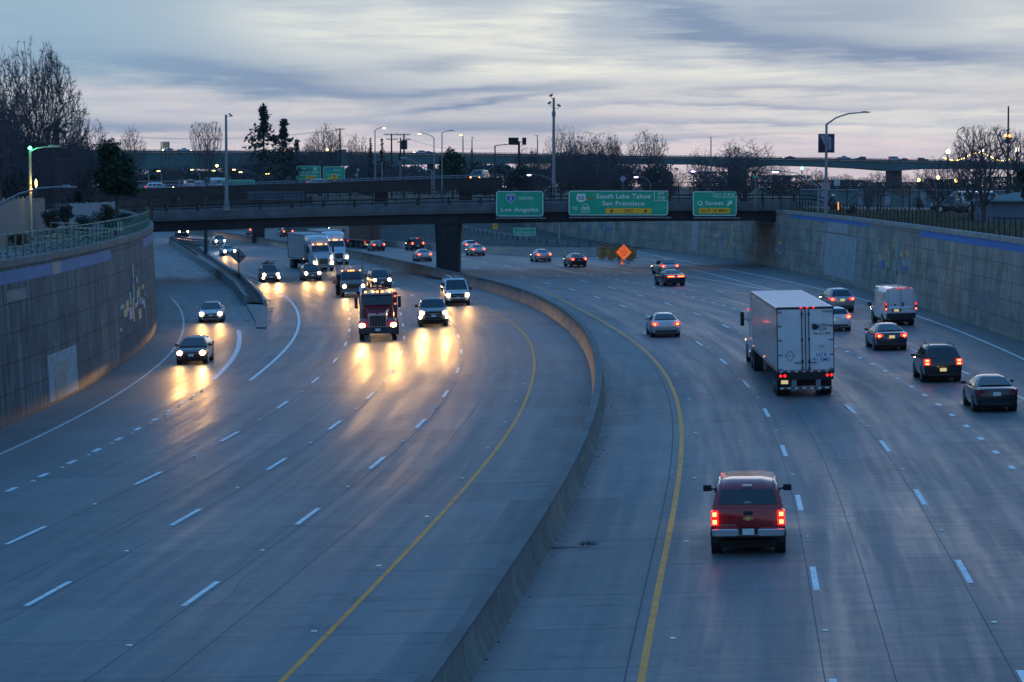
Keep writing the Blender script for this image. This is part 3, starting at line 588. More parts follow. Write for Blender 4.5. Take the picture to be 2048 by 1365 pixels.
# embankment, low wall and guardrail beyond the overpass on the right
lw = [Vector((x, y, rz_(x, y))) for x, y in ((-44, 470), (-27, 418), (-20.3, 380), (-15.4, 362), (-10.8, 351), (-3, 331), (1.2, 318), (10.6, 309))]
wallpoly('low_barrier', lw, .5, [.9]*6+[1.05, 1.05], pmat('pale_barrier_concrete', (.33, .32, .30), .8, var=.2), label='pale low concrete wall at the foot of the grass bank beyond the overpass', cat='barrier')
top = [Vector((-40, 492, 6.8)), Vector((-23, 440, 6.2)), Vector((-16, 404, 5.6)), Vector((-12.5, 386, 5.1)), W(910, 458, 370), W(990, 473, 352), W(1090, 487, 334), W(1202, 501, 326)]
mb = MB(); vs = []
BK = pmat('bank_soil', (.050, .052, .045), .95, var=.5, vscale=.35, bump=.8, bscale=2)
back = [Vector((x, y, z)) for x, y, z in ((-30, 520, 7.5), (-14, 462, 6.5), (-6, 430, 5.4), (-1, 412, 4.8), (3, 396, 4), (8, 372, 3.2), (12, 362, 2.7), (18, 336, rz_(18, 336)+.02))]
for a, b, c_ in zip(lw, top, back):
    vs += [a+Vector((0, 0, .8)), a.lerp(b, .5)+Vector((0, 0, .45)), b, c_]
mb.add(vs, [(4*i+j, 4*i+j+1, 4*i+j+5, 4*i+j+4) for i in range(7) for j in range(3)], BK); mb.build('embankment', kind='structure')
guardrail('guardrail', top[2:], 'long pale guardrail along the top of the bank beyond the overpass', .6)
mb = MB(); random.seed(8)
for i in range(420):
    t = random.random(); a, b = samp(lw, .3+.5*t), samp(top, .3+.5*t); q = a.lerp(b, random.uniform(.02, .95)); q = q+Vector((0, 0, .65)); a_ = random.uniform(0, 6.28)
    mb.add([q+Vector((-.05, 0, 0)), q+Vector((.05, 0, 0)), q+Vector((.1*math.cos(a_), .1*math.sin(a_), random.uniform(.06, .22)))], [(0, 1, 2)], M['leaf2'] if i % 3 else M['wood'])
mb.build('bank_grass', label='sparse pale grass tufts on the dark bank beyond the overpass', cat='grass', kind='stuff')
# dry grass strips on the right terrain
mb = MB(); random.seed(9); DG = pmat('dry_grass', (.16, .125, .07), .95, var=.5, vscale=.3)
for i in range(14000):
    y = random.uniform(125, 262); x = WRf(y)+.9+random.random()**1.5*16; z = tz(y)+.03; a_ = random.uniform(0, 6.28); h = random.uniform(.10, .32)
    mb.add([(x-.05, y, z), (x+.05, y, z), (x+.12*math.cos(a_), y+.12*math.sin(a_), z+h)], [(0, 1, 2)], DG if (i*7) % 10 < 7 else M['leaf2'])
mb.build('dry_grass', label='dry winter grass covering the strip above the right wall', cat='grass', kind='stuff')
mb = MB()
for i in range(6000):
    y = random.uniform(105, 255); x = WLf(y)-.9-random.random()**1.3*13; z = tz(y)+.03; a_ = random.uniform(0, 6.28); h = random.uniform(.04, .16)
    mb.add([(x-.04, y, z), (x+.04, y, z), (x+.1*math.cos(a_), y+.1*math.sin(a_), z+h)], [(0, 1, 2)], DG if i % 4 == 0 else M['leaf2'])
mb.build('weeds', label='thin weeds scattered over the terrace behind the left wall', cat='weeds', kind='stuff')
# street behind the right fence
ST = pmat('street_asphalt', (.055, .058, .062), .7, var=.2); SWK = pmat('sidewalk', (.24, .24, .23), .85, var=.2)
mb = MB(); mb.add([(34, 268, tz(268)+.06), (140, 240, tz(240)+.06), (140, 256, tz(256)+.06), (34, 290, tz(290)+.06)], [(0, 1, 2, 3)], ST); mb.build('street', kind='structure')
mb = MB(); vs = [(30, 262, tz(262)), (140, 236.5, tz(236)), (140, 239, tz(239)), (30, 265, tz(265))]; mb.add([Vector(v)+Vector((0, 0, .14)) for v in vs]+vs, [(0, 1, 2, 3), (4, 5, 1, 0), (6, 7, 3, 2)], SWK); mb.build('sidewalk', kind='structure')
# ================================================================ overpass
BY = 262.; SX = BY/F
def bz(px, y, Y_=BY): return W(px, y, Y_).z
def deckz(x): # top of the kerb
    px = 1024+x/SX; return bz(px, pl([(300, 425), (600, 416), (900, 409), (1298, 403), (1540, 403)], px))
def sofz(x):
    px = 1024+x/SX; return bz(px, pl([(300, 465), (600, 455), (900, 448), (1298, 443), (1540, 442)], px))
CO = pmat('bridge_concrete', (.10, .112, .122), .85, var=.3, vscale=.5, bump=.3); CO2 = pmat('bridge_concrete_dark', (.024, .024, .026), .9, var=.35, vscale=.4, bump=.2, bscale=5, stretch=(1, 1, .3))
br = empty('overpass_bridge', (0, BY, 0), 'concrete overpass crossing the whole freeway on a central pier', 'bridge')
def span(name, xs, prof, mat, parent, y0=0):
    """prof(x) -> list of (dy, z)"""
    mb = MB(); secs = [[(x, y0+a, z) for a, z in prof(x)] for x in xs]; mb.loft(secs, mat); return mb.build(name, parent, smooth=20)
xs = [-62+2.5*i for i in range(38)]
DW = 13.5
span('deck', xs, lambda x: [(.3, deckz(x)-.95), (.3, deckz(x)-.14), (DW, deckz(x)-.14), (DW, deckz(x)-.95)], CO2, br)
span('kerb', xs, lambda x: [(0, deckz(x)-.75), (0, deckz(x)), (.45, deckz(x)), (.45, deckz(x)-.13), (.3, deckz(x)-.13), (.3, deckz(x)-.75)], CO, br)
span('fascia', xs, lambda x: [(.06, deckz(x)-.98), (.06, deckz(x)-.752), (.3, deckz(x)-.752), (.3, deckz(x)-.98)], CO, br)
gx = [x for x in xs if x >= -42.6 and x <= 29]
for gy in (.55, 4.6, 8.8, 12.6):
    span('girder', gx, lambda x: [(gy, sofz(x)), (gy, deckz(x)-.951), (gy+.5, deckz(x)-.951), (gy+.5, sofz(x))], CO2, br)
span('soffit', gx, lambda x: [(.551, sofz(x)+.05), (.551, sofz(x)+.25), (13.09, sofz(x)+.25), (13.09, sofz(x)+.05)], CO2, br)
# pier, flared at the top, in the median
def pier(px0, px1, ybase, parent, nm='pier'):
    x0, x1 = W(px0, 500, BY).x, W(px1, 500, BY).x; xm = (x0+x1)/2; hw = (x1-x0)/2; mb = MB(); zb = rz_(xm, BY)-.2; zt = sofz(xm)+.06; secs = []
    for t in (0, .5, .75, .9, 1.):
        f = 1+.16*max(0, (t-.3)/.7)**1.6; z = zb+(zt-zb)*t; a = hw*f
        secs.append([(xm-a, .9, z), (xm-a+.25, .65, z), (xm-.15, .6, z), (xm+.05, .75, z), (xm+a-.25, .65, z), (xm+a, .9, z), (xm+a, 12.2, z), (xm-a, 12.2, z)])
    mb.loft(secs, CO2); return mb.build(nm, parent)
pier(872, 917, 545, br)
mb = MB(); pz = rz_(-6.8, BY); q0 = [(-8.8, -5, .12), (-7.2, -11, .12), (-4.9, -11, .12), (-4.6, 0, .12), (-6.8, 13, .12), (-10.5, 14, .12)]
mb.add([(x, y, pz+h) for x, y, h in q0]+[(x, y, pz-.3) for x, y, h in q0], [tuple(range(6))]+[(i, 6+i, 6+(i+1) % 6, (i+1) % 6) for i in range(6)], CO2); mb.build('pier_island', br)
# abutments
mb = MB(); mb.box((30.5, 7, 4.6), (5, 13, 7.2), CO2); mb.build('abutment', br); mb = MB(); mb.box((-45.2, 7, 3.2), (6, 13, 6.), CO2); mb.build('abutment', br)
# vehicle railing: posts with two pipes
def railing(name, x0, x1, dy, hts, r, post, sp, mat, label, zf=None, cat='railing'):
    root = empty(name, (0, BY+dy, 0), label, cat); zf = zf or deckz
    for h in hts:
        mb = MB(); k = 24; mb.tube([(x0+(x1-x0)*i/k, 0, zf(x0+(x1-x0)*i/k)+h) for i in range(k+1)], r, mat, 6); mb.build('rail', root)
    k = int(round((x1-x0)/sp))
    for i in range(k+1):
        x = x0+(x1-x0)*i/k; mb = MB(); z = zf(x); mb.loft([[(x-a, -b, z+h), (x+a, -b, z+h), (x+a, b, z+h), (x-a, b, z+h)] for a, b, h in post], mat); mb.build('post', root)
    return root
rr = railing('bridge_railing', -46, 29.5, .25, (.28, .66), .075, [(.20, .14, 0), (.17, .12, .3), (.13, .1, .55), (.09, .1, .76)], 3.25, M['iron'], 'black two-pipe vehicle railing along the near edge of the overpass')
mb = MB(); e = [(29.5, 0, deckz(29.5)+.66), (31.2, .1, deckz(29)+.62), (32.6, .3, deckz(29)+.35), (33.6, .5, deckz(29)-.1), (34.2, .6, deckz(29)-.6)]; mb.tube(e, .075, M['iron'], 6)
e = [(29.5, 0, deckz(29.5)+.28), (31.2, .1, deckz(29)+.24), (32.3, .3, deckz(29)+.05), (33, .5, deckz(29)-.4)]; mb.tube(e, .075, M['iron'], 6); mb.build('end_rail', rr)
def picket_fence(x0, x1, dy, h, sp, label, name='pedestrian_fence', zf=None):
    zf = zf or deckz; root = empty(name, (0, BY+dy, 0), label, 'fence')
    for hh in (.08, h*.80, h):
        mb = MB(); k = 24; mb.tube([(x0+(x1-x0)*i/k, 0, zf(x0+(x1-x0)*i/k)+hh) for i in range(k+1)], .032, M['iron'], 5); mb.build('rail', root)
    k = int((x1-x0)/2.45)
    for i in range(k+1):
        x = x0+(x1-x0)*i/k; mb = MB(); mb.box((x, 0, zf(x)+h/2), (.08, .08, h), M['iron']); mb.build('post', root)
    mb = MB(); k = int((x1-x0)/sp)
    for i in range(k): x = x0+(x1-x0)*i/k; mb.box((x, .0, zf(x)+h/2), (.028, .028, h), M['iron'])
    mb.build('pickets', root, kind='stuff'); return root
picket_fence(-52, 30, 2.3, 1.95, .16, 'tall black picket fence along the near pavement of the overpass')
picket_fence(-50, 22, DW-.3, 1.45, .18, 'lower black picket fence along the far edge of the overpass', zf=lambda x: deckz(x))
span('approach_barrier', [-50+4*i for i in range(19)], lambda x: [(8.2, deckz(x)-.139), (8.2, deckz(x)+.35), (8.5, deckz(x)+.35), (8.5, deckz(x)-.139)], pmat('pale_kerb', (.3, .31, .32), .8, var=.2), br)
# ================================================================ overhead signs
class Sign:
    def __init__(s, name, label, x0, y0, x1, y1, Yd, mat, border=None, thick=.06, cat='road sign', bw=1.3, rad=.09):
        s.k = Yd/F; s.Y = Yd; s.cx, s.cy = (x0+x1)/2, (y0+y1)/2; c = W(s.cx, s.cy, Yd)
        s.root = empty(name, c, label, cat); s.w, s.h = (x1-x0)*s.k, (y1-y0)*s.k
        s.rr(s.w, s.h, rad*s.h*1.2, 0, thick, mat, 'panel', 0, 0)
        if border: s.frame(0, 0, s.w-.06, s.h-.06, bw*s.k, border, 'border', rad*s.h*1.1)
    def pt(s, px, py): return ((px-s.cx)*s.k, (s.cy-py)*s.k)
    def rrp(s, w_, h_, r, cx=0, cz=0):
        P = []
        for (sx, sz, a0) in ((1, 1, 0), (-1, 1, 90), (-1, -1, 180), (1, -1, 270)):
            for i in range(5):
                a = math.radians(a0+i*22.5); P.append((cx+sx*(w_/2-r)+r*math.cos(a), cz+sz*(h_/2-r)+r*math.sin(a)))
        return P
    def rr(s, w_, h_, r, y0, y1, mat, name, cx, cz):
        mb = MB(); mb.prism(s.rrp(w_, h_, r, cx, cz), y0, y1, mat); return mb.build(name, s.root)
    def frame(s, cx, cz, w_, h_, t, mat, name, r, y=-.012):
        a, b = s.rrp(w_, h_, r, cx, cz), s.rrp(w_-2*t, h_-2*t, max(.01, r-t), cx, cz); n = len(a); mb = MB()
        mb.add([(x, y, z) for x, z in a]+[(x, y, z) for x, z in b]+[(x, .01, z) for x, z in a]+[(x, .01, z) for x, z in b], [(i, n+i, n+(i+1) % n, (i+1) % n) for i in range(n)]+[(2*n+i, i, (i+1) % n, 2*n+(i+1) % n) for i in range(n)], mat); return mb.build(name, s.root)
    def text(s, body, x0, y0, x1, y1, mat, y=-.014):
        a, b = s.pt((x0+x1)/2, (y0+y1)/2); return text_obj(body, a, b, (x1-x0)*s.k, (y1-y0)*s.k, y, mat, s.root)
    def poly(s, pts, mat, name, y0=-.012, y1=.005):
        mb = MB(); mb.prism([s.pt(*p) for p in pts], y0, y1, mat); return mb.build(name, s.root)
    def rect(s, x0, y0, x1, y1, mat, name, y0_=-.012, r=.02):
        a, b = s.pt((x0+x1)/2, (y0+y1)/2); return s.rr((x1-x0)*s.k, (y1-y0)*s.k, r, y0_, .005, mat, name, a, b)
def zz(sc, ox, oy, pts): return [(ox+x/sc, oy+y/sc) for x, y in pts]
SY = 260.9
def bracket(s, x0, x1, y):
    mb = MB(); a, _ = s.pt(x0, y); b, z = s.pt(x1, y)
    mb.box(((a+b)/2, -.35, z), (b-a, .5, .05), M['dark_steel']); mb.box(((a+b)/2, -.62, z+.02), (b-a, .05, .12), M['steel'])
    for i in range(5): x = a+(b-a)*(.1+.2*i); mb.bar((x, .9, z+.1), (x, -.6, z-.03), .07, .1, M['dark_steel'])
    for i in range(3): x = a+(b-a)*(.15+.3*i); mb.box((x, .45, z+1.2), (.1, .8, .1), M['dark_steel'])
    mb.build('bracket', s.root)
SG, SW, SYL, SB = M['sign_green'], M['sign_white'], M['sign_yellow'], M['sign_black']
s1 = Sign('overhead_sign', 'green overhead sign reading SOUTH Los Angeles with an interstate 5 shield', 992, 382.5, 1087, 433.5, SY, SG, SW)
q = lambda p: zz(5.12, 900, 330, p)
s1.poly(q([(583,298),(622,302),(661,298),(669,325),(668,350),(655,372),(622,392),(590,372),(577,350),(576,325)]), SW, 'shield', -.012)
s1.poly(q([(586,303),(622,307),(658,303),(662,314),(583,314)]), M['sign_red'], 'shield_top', -.018, -.008); s1.poly(q([(581,319),(664,319),(663,348),(651,368),(622,386),(594,368),(582,348)]), M['sign_blue'], 'shield_field', -.018, -.008)
s1.text('5', *q([(610,330)])[0], *q([(634,366)])[0], SW, -.021); s1.text('SOUTH', *q([(706,327)])[0], *q([(850,358)])[0], SW); s1.text('Los Angeles', *q([(525,438)])[0], *q([(905,490)])[0], SW)
bracket(s1, 992, 1092, 437)
s2 = Sign('overhead_sign', 'widest green overhead sign reading South Lake Tahoe San Francisco above a yellow ONLY strip', 1137, 381.5, 1336.5, 431.5, SY, SG, SW)
p = lambda p: zz(3.413, 900, 360, p)
s2.poly(q([(1300,300),(1318,296),(1343,302),(1368,296),(1388,300),(1386,318),(1393,342),(1390,362),(1370,378),(1343,384),(1316,378),(1297,362),(1294,342),(1302,318)]), SW, 'shield'); s2.text('50', *q([(1312,320)])[0], *q([(1376,362)])[0], SB, -.018)
s2.text('South Lake Tahoe', *p([(1000,96)])[0], *p([(1368,128)])[0], SW); s2.text('San Francisco', *p([(1041,145)])[0], *p([(1328,176)])[0], SW)
s2.text('TO', *p([(838,184)])[0], *p([(873,206)])[0], SW)
s2.poly(p([(926,162),(944,172),(954,196),(956,218),(950,224),(902,224),(896,218),(898,196),(908,172)]), SW, 'shield'); s2.poly(p([(926,166),(942,175),(951,197),(952,216),(949,220),(903,220),(900,216),(901,197),(910,175)]), SG, 'shield_field', -.018, -.008)
s2.text('99', *p([(907,184)])[0], *p([(945,214)])[0], SW, -.021)
s2.rect(*p([(1063,194)])[0], *p([(1375,230)])[0], SYL, 'lane_strip', r=.06); s2.text('ONLY', *p([(1187,201)])[0], *p([(1251,222)])[0], SB, -.018)
for ax in (1103, 1335): s2.poly(p([(ax-3.5,197),(ax+3.5,197),(ax+3.5,212),(ax+17,206),(ax,226),(ax-17,206),(ax-3.5,212)]), SB, 'arrow', -.018, -.008)
x0, y0 = p([(1393,74)])[0]; x1, y1 = p([(1487,145)])[0]; a, b = s2.pt((x0+x1)/2, (y0+y1)/2); s2.frame(a, b, (x1-x0)*s2.k, (y1-y0)*s2.k, .05, SW, 'exit_border', .1)
s2.text('EXIT', *p([(1420,86)])[0], *p([(1462,102)])[0], SW); s2.text('518', *p([(1418,111)])[0], *p([(1464,134)])[0], SW)
RU = pmat('rust_stain', (.30, .19, .03), .7, var=.4, vscale=6)
s2.poly(q([(1396,338),(1420,330),(1450,333),(1475,340),(1488,344),(1470,352),(1440,356),(1410,352)]), RU, 'stain', -.006, .004)
bracket(s2, 1138, 1342, 435.5)
s3 = Sign('overhead_sign', 'green overhead sign reading Q Street with yellow EXIT 25 MPH strip', 1385.5, 383, 1473.5, 432.5, SY, SG, SW)
s3.text('Q Street', *p([(1689,145)])[0], *p([(1866,178)])[0], SW)
s3.poly(p([(1888,172),(1906,153),(1898,145),(1925,143),(1923,170),(1915,162),(1896,180)]), SW, 'arrow')
s3.rect(*p([(1700,193)])[0], *p([(1911,229)])[0], SYL, 'speed_strip', r=.06); s3.text('EXIT 25 MPH', *p([(1720,201)])[0], *p([(1891,221)])[0], SB, -.018)
x0, y0 = p([(1797,82)])[0]; x1, y1 = p([(1954,120)])[0]; a, b = s3.pt((x0+x1)/2, (y0+y1)/2); s3.frame(a, b, (x1-x0)*s3.k, (y1-y0)*s3.k, .05, SW, 'exit_border', .1)
s3.text('EXIT', *p([(1811,94)])[0], *p([(1852,108)])[0], SW); s3.text('519 A', *p([(1866,90)])[0], *p([(1941,111)])[0], SW)
bracket(s3, 1386, 1479, 436.5)
# beyond the overpass
def legs(s, xs, ybot, r=.05, mat=None):
    for x in xs:
        a, z = s.pt(x, ybot); c = s.root.location; gz = rz_(c.x, c.y) if ybot > 440 else tz(c.y)
        mb = MB(); mb.tube([(a, .08, z-c.z*0), (a, .08, min(z-.5, gz-c.z-.05))], r, mat or M['steel'], 6); mb.build('post', s.root)
s4 = Sign('memorial_sign', 'small green memorial highway sign standing on the bank beyond the overpass', 1026.5, 455.5, 1071.5, 472, 336, SG, SW, bw=.7)
s4.text('Deputy Sheriff', 1036, 458, 1062, 460.8, SW); s4.text('Sandra Powell-Larson', 1029, 463, 1069, 465.8, SW); s4.text('Memorial Highway', 1032, 467.6, 1066, 470.4, SW); legs(s4, (1034, 1062), 472, .06, M['dark_wood'])
s5 = Sign('speed_plate', 'small amber plate reading 25 on a pole beyond the overpass', 985.5, 448, 995, 458.5, 340, SYL, None, rad=.05)
s5.text('25', 987, 449.5, 993.5, 455, SB); s5.poly([(988, 446.3), (992.5, 446.3), (990.2, 448.5)], SYL, 'arrow'); legs(s5, (990,), 458, .05)
# construction signs at the exit gore
Yc = G(1246, 529).y
s6 = empty('warning_sign', W(1247.5, 505, Yc), 'orange diamond sign reading RIGHT LANE CLOSED AHEAD on a folding stand', 'road sign'); k6 = Yc/F
mb = MB(); mb.prism([(0, 16*k6), (-16*k6, 0), (0, -16*k6), (16*k6, 0)], 0, .04, M['sign_orange']); mb.build('panel', s6)
mb = MB(); mb.prism([(0, 14.9*k6), (-14.9*k6, 0), (0, -14.9*k6), (14.9*k6, 0)], -.006, 0, SB); mb.build('border', s6)
mb = MB(); mb.prism([(0, 14.4*k6), (-14.4*k6, 0), (0, -14.4*k6), (14.4*k6, 0)], -.012, -.004, M['sign_orange']); mb.build('field', s6)
for i, (tx, ww, zc) in enumerate((('RIGHT LANE', 15, 2.6), ('CLOSED', 14, -1.6), ('AHEAD', 9, -6.2))): text_obj(tx, 0, zc*k6, ww*k6, 2.8*k6, -.016, SB, s6)
text_obj('3', 0, 8.2*k6, 3*k6, 3.6*k6, -.016, SB, s6)
mb = MB(); z0 = -s6.location.z+rz_(s6.location.x, Yc); mb.bar((0, .1, -10*k6), (0, .12, z0+.35), .06, .06, M['dark_steel'])
for a, b in ((-.7, -.5), (.7, -.5), (-.6, .6), (.6, .6)): mb.bar((0, .1, z0+.4), (a, b, z0+.03), .04, .04, M['dark_steel'])
mb.build('stand', s6)
s7 = Sign('chevron_marker', 'yellow board with black upward chevrons beside the crash barrels', 1258, 501.5, 1270.5, 517.5, G(1264, 521).y, SYL, None, rad=.05)
for i in range(3):
    y = 503.2+i*4.6; s7.poly([(1264.2, y), (1269.8, y+4.4), (1269.8, y+6.4), (1264.2, y+2.2), (1258.7, y+6.4), (1258.7, y+4.4)], SB, 'chevron')
legs(s7, (1264,), 517, .05)
def cone(px, py):
    q = G(px, py); root = empty('traffic_cone', q, 'orange traffic cone with white band under the diamond sign', 'cone'); mb = MB()
    mb.box((0, 0, .02), (.38, .38, .04), M['sign_orange']); mb.tube([(0, 0, .04), (0, 0, .75)], [.15, .03], M['sign_orange'], 10); mb.build('body', root)
    mb = MB(); mb.tube([(0, 0, .38), (0, 0, .56)], [.105, .072], SW, 10); mb.build('band', root)
cone(1244, 529)
BRL = pmat('barrel_yellow', (.46, .22, .07), .7, var=.4, vscale=2)
bq = [(1204, 518), (1222, 520), (1241, 521.5), (1260, 522), (1212, 513.5), (1230, 515), (1249, 516.5), (1203, 509.5), (1221, 510.5), (1266, 515.5)]
bp0 = None
for i, (px, py) in enumerate(bq):
    q = G(px, py)
    if bp0 is None:
        bp0 = empty('crash_barrel', q, 'yellow sand-filled crash barrel with black lid in the cluster ahead of the pale wall', 'barrel', 'crash barrels at the exit gore')
        mb = MB(); mb.tube([(0, 0, 0), (0, 0, .35), (0, 0, .4), (0, 0, 1.25)], [.34, .40, .42, .43], BRL, 14); mb.build('drum', bp0, smooth=40)
        mb = MB(); mb.tube([(0, 0, 1.25), (0, 0, 1.33), (0, 0, 1.40)], [.46, .46, .2], M['black'], 14); mb.build('lid', bp0, smooth=40)
    else: copy_tree(bp0).location = q
# ================================================================ poles
def pole(name, label, cat, px, yb, yt, Yd, r=.10, mat=None, group=None, zb=None):
    a = W(px, yt, Yd); z0 = zb if zb is not None else W(px, yb, Yd).z
    root = empty(name, (a.x, Yd, z0), label, cat, group); h = a.z-z0
    mb = MB(); mb.tube([(0, 0, 0), (0, 0, h)], [r*1.25, r*.8], mat or M['steel'], 8); mb.build('pole', root)
    root['h'] = h; return root, h
def lamp_arm(root, h, dx, dz, k, mat=None, headmat=None, r=.05, hl=.75):
    s = 1 if dx > 0 else -1; mb = MB(); ln = abs(dx)*k; H_ = dz*k
    mb.tube([(0, 0, h-.05), (s*ln*.25, 0, h+H_*.55), (s*ln*.55, 0, h+H_*.9), (s*(ln-hl*.5), 0, h+H_)], [r*1.3, r, r, r*.8], mat or M['steel'], 6); mb.build('arm', root)
    mb = MB(); x = s*(ln-hl*.1); z = h+H_; mb.loft([[(x+s*a, -b, z-c1), (x+s*a, b, z-c1), (x+s*a, b*.8, z+c2), (x+s*a, -b*.8, z+c2)] for a, b, c1, c2 in ((-hl*.5, .08, .03, .09), (-hl*.2, .15, .04, .12), (hl*.3, .16, .04, .08), (hl*.5, .08, .0, .03))], mat or M['steel']); hd = mb.build('lamp_head', root)
    if headmat:
        mb = MB(); mb.box((x+s*hl*.08, 0, z-.09), (hl*.6, .24, .10), headmat); mb.build('lamp_lens', hd)
    return root
def lamp(label, px, yb, yt, hx, hy, Yd, lit=None, r=.10, mat=None, name='street_lamp', hl=.75, group=None, zb=None):
    root, h = pole(name, label, 'street lamp', px, yb, yt, Yd, r, mat, group, zb); return lamp_arm(root, h, hx-px, yt-hy, Yd/F, mat, lit, r*.5, hl)
g1 = tz(228)
s = lamp('tall lamp with two purple banners and a long curved arm above the right wall', 1653, 437, 248, 1733, 225.5, 228, None, .13, zb=g1, hl=.8)
BPM = M['purple']; k = 228/F
for sx, nm in ((-1, 'l'), (1, 'r')):
    mb = MB(); zt, zb_ = W(1653, 269, 228).z-g1, W(1653, 305, 228).z-g1; x0, x1 = sx*.12, sx*(16.3*k); mb.box(((x0+x1)/2, 0, (zt+zb_)/2), (abs(x1-x0), .02, zt-zb_), BPM); b_ = mb.build('banner', s)
    mb = MB(); mb.box(((x0+x1)/2, 0, zt+.02), (abs(x1-x0)+.05, .04, .04), M['dark_steel']); mb.box(((x0+x1)/2, 0, zb_-.02), (abs(x1-x0)+.05, .04, .04), M['dark_steel']); mb.build('banner_rod', s)
    if sx == 1:
        for tx, xo, hh, ln in (('CROCKER', 5.4, 4.2, 26), ('art museum', 9.6, 2.4, 22)):
            o_ = text_obj(tx, 0, 0, ln*k, hh*k, -.014, SW if xo < 6 else M['lav'], b_)
            for v in o_.data.vertices:
                a, b = v.co.x, v.co.z; v.co = (.06+xo*k+(-b), -.014, (zt+zb_)/2+a)
    else:
        mb = MB(); c = (zt+zb_)/2; mb.prism([(-14*k, c+16*k), (-2.5*k, c+16*k), (-2.5*k, c-4*k), (-7*k, c+2*k), (-9*k, c+8*k)], -.016, -.01, M['tgrey']); mb.prism([(-13*k, c+4*k), (-8.5*k, c+9*k), (-7*k, c+4*k), (-6*k, c-4*k), (-5*k, c-17*k), (-12*k, c-17*k)], -.022, -.014, pmat('maroon_cloth', (.06, .012, .015), .7)); mb.build('picture', b_)
lamp('lit lamp on a slim pole leaning its arm left behind the right wall fence', 1637, 430, 373, 1550, 343, 230, M['lamp_violet'], .07, zb=tz(230)+.05, hl=.9)
lamp('violet-lit lamp arching left behind the middle overhead sign', 1112, 385, 366, 1058, 349.5, 300, M['lamp_violet'], .07, zb=8.2)
lamp('violet-lit lamp arching left, between the middle and right overhead signs', 1301, 400, 366, 1272, 353.5, 300, M['lamp_violet'], .07, zb=8.2)
lamp('grey lamp arching left, just left of the right overhead sign top', 1452, 400, 350, 1386, 342, 300, M['lamp_violet'], .07, zb=8.2)
# camera masts
c1, h = pole('camera_mast', 'very tall slim mast with three traffic cameras and a box', 'camera mast', 1107.5, 402, 196, 276, .16, zb=deckz(5)-.2); k = 276/F
for (px, py, s_) in ((1103, 193, -1), (1100, 208, -1), (1117, 213, 1)):
    mb = MB(); x, z = (px-1107.5)*k, h-(py-196)*k; mb.bar((0, 0, z-.25), (x, 0, z-.2), .05, .05, M['steel']); mb.bar((x, 0, z-.2), (x, 0, z+.05), .05, .05, M['steel']); mb.box((x+s_*.05, -.05, z+.1), (.42, .18, .2), M['dark_steel'], Matrix.Rotation(s_*.5, 3, 'Y')); mb.build('camera', c1)
mb = MB(); z = h-(228-196)*k; mb.box((0, -.18, z), (.42, .25, .5), M['steel']); mb.build('cabinet', c1)
c2, h = pole('camera_mast', 'grey mast with one camera rising from the left part of the overpass kerb', 'camera mast', 452, 422, 230, BY-.15, .15); k = BY/F
mb = MB(); mb.bar((0, 0, h-.12*1), (10*k, 0, h-.2), .05, .05, M['steel']); mb.box((9*k, 0, h-.02), (.45, .16, .17), M['steel'], Matrix.Rotation(.7, 3, 'Y')); mb.build('camera', c2)
mb = MB(); mb.box((0, .05, .25), (.75, .2, .5), M['steel']); mb.box((0, .12, .75), (.55, .1, .6), M['steel']); mb.build('base_bracket', c2)
q = G(411, 512); pole('sign_post', 'dark steel column standing beside the left ramp barrier under the overpass', 'column', 411, 512, 392, q.y-.0, .22, M['dark_steel'])
q = G(1119, 515); pole('light_column', 'slim tan column behind the pale wall beyond the overpass', 'column', 1119, 497, 398, 345, .10, M['wood'])
q = G(478, 560); r8 = empty('diamond_sign', (q.x, q.y, q.z), 'diamond warning sign seen from its grey back in the left gore', 'road sign'); k = q.y/F; z = 47*k
mb = MB(); mb.prism([(0, z+15.5*k), (-15.5*k, z), (0, z-15.5*k), (15.5*k, z)], 0, .03, pmat('sign_back', (.30, .24, .27), .5, .2, var=.15)); mb.build('panel', r8)
mb = MB(); mb.tube([(0, -.05, 0), (0, -.05, z+8*k)], .05, M['dark_steel'], 6); mb.bar((-9*k, -.04, z), (9*k, -.04, z), .03, .06, M['dark_steel']); mb.build('post', r8)
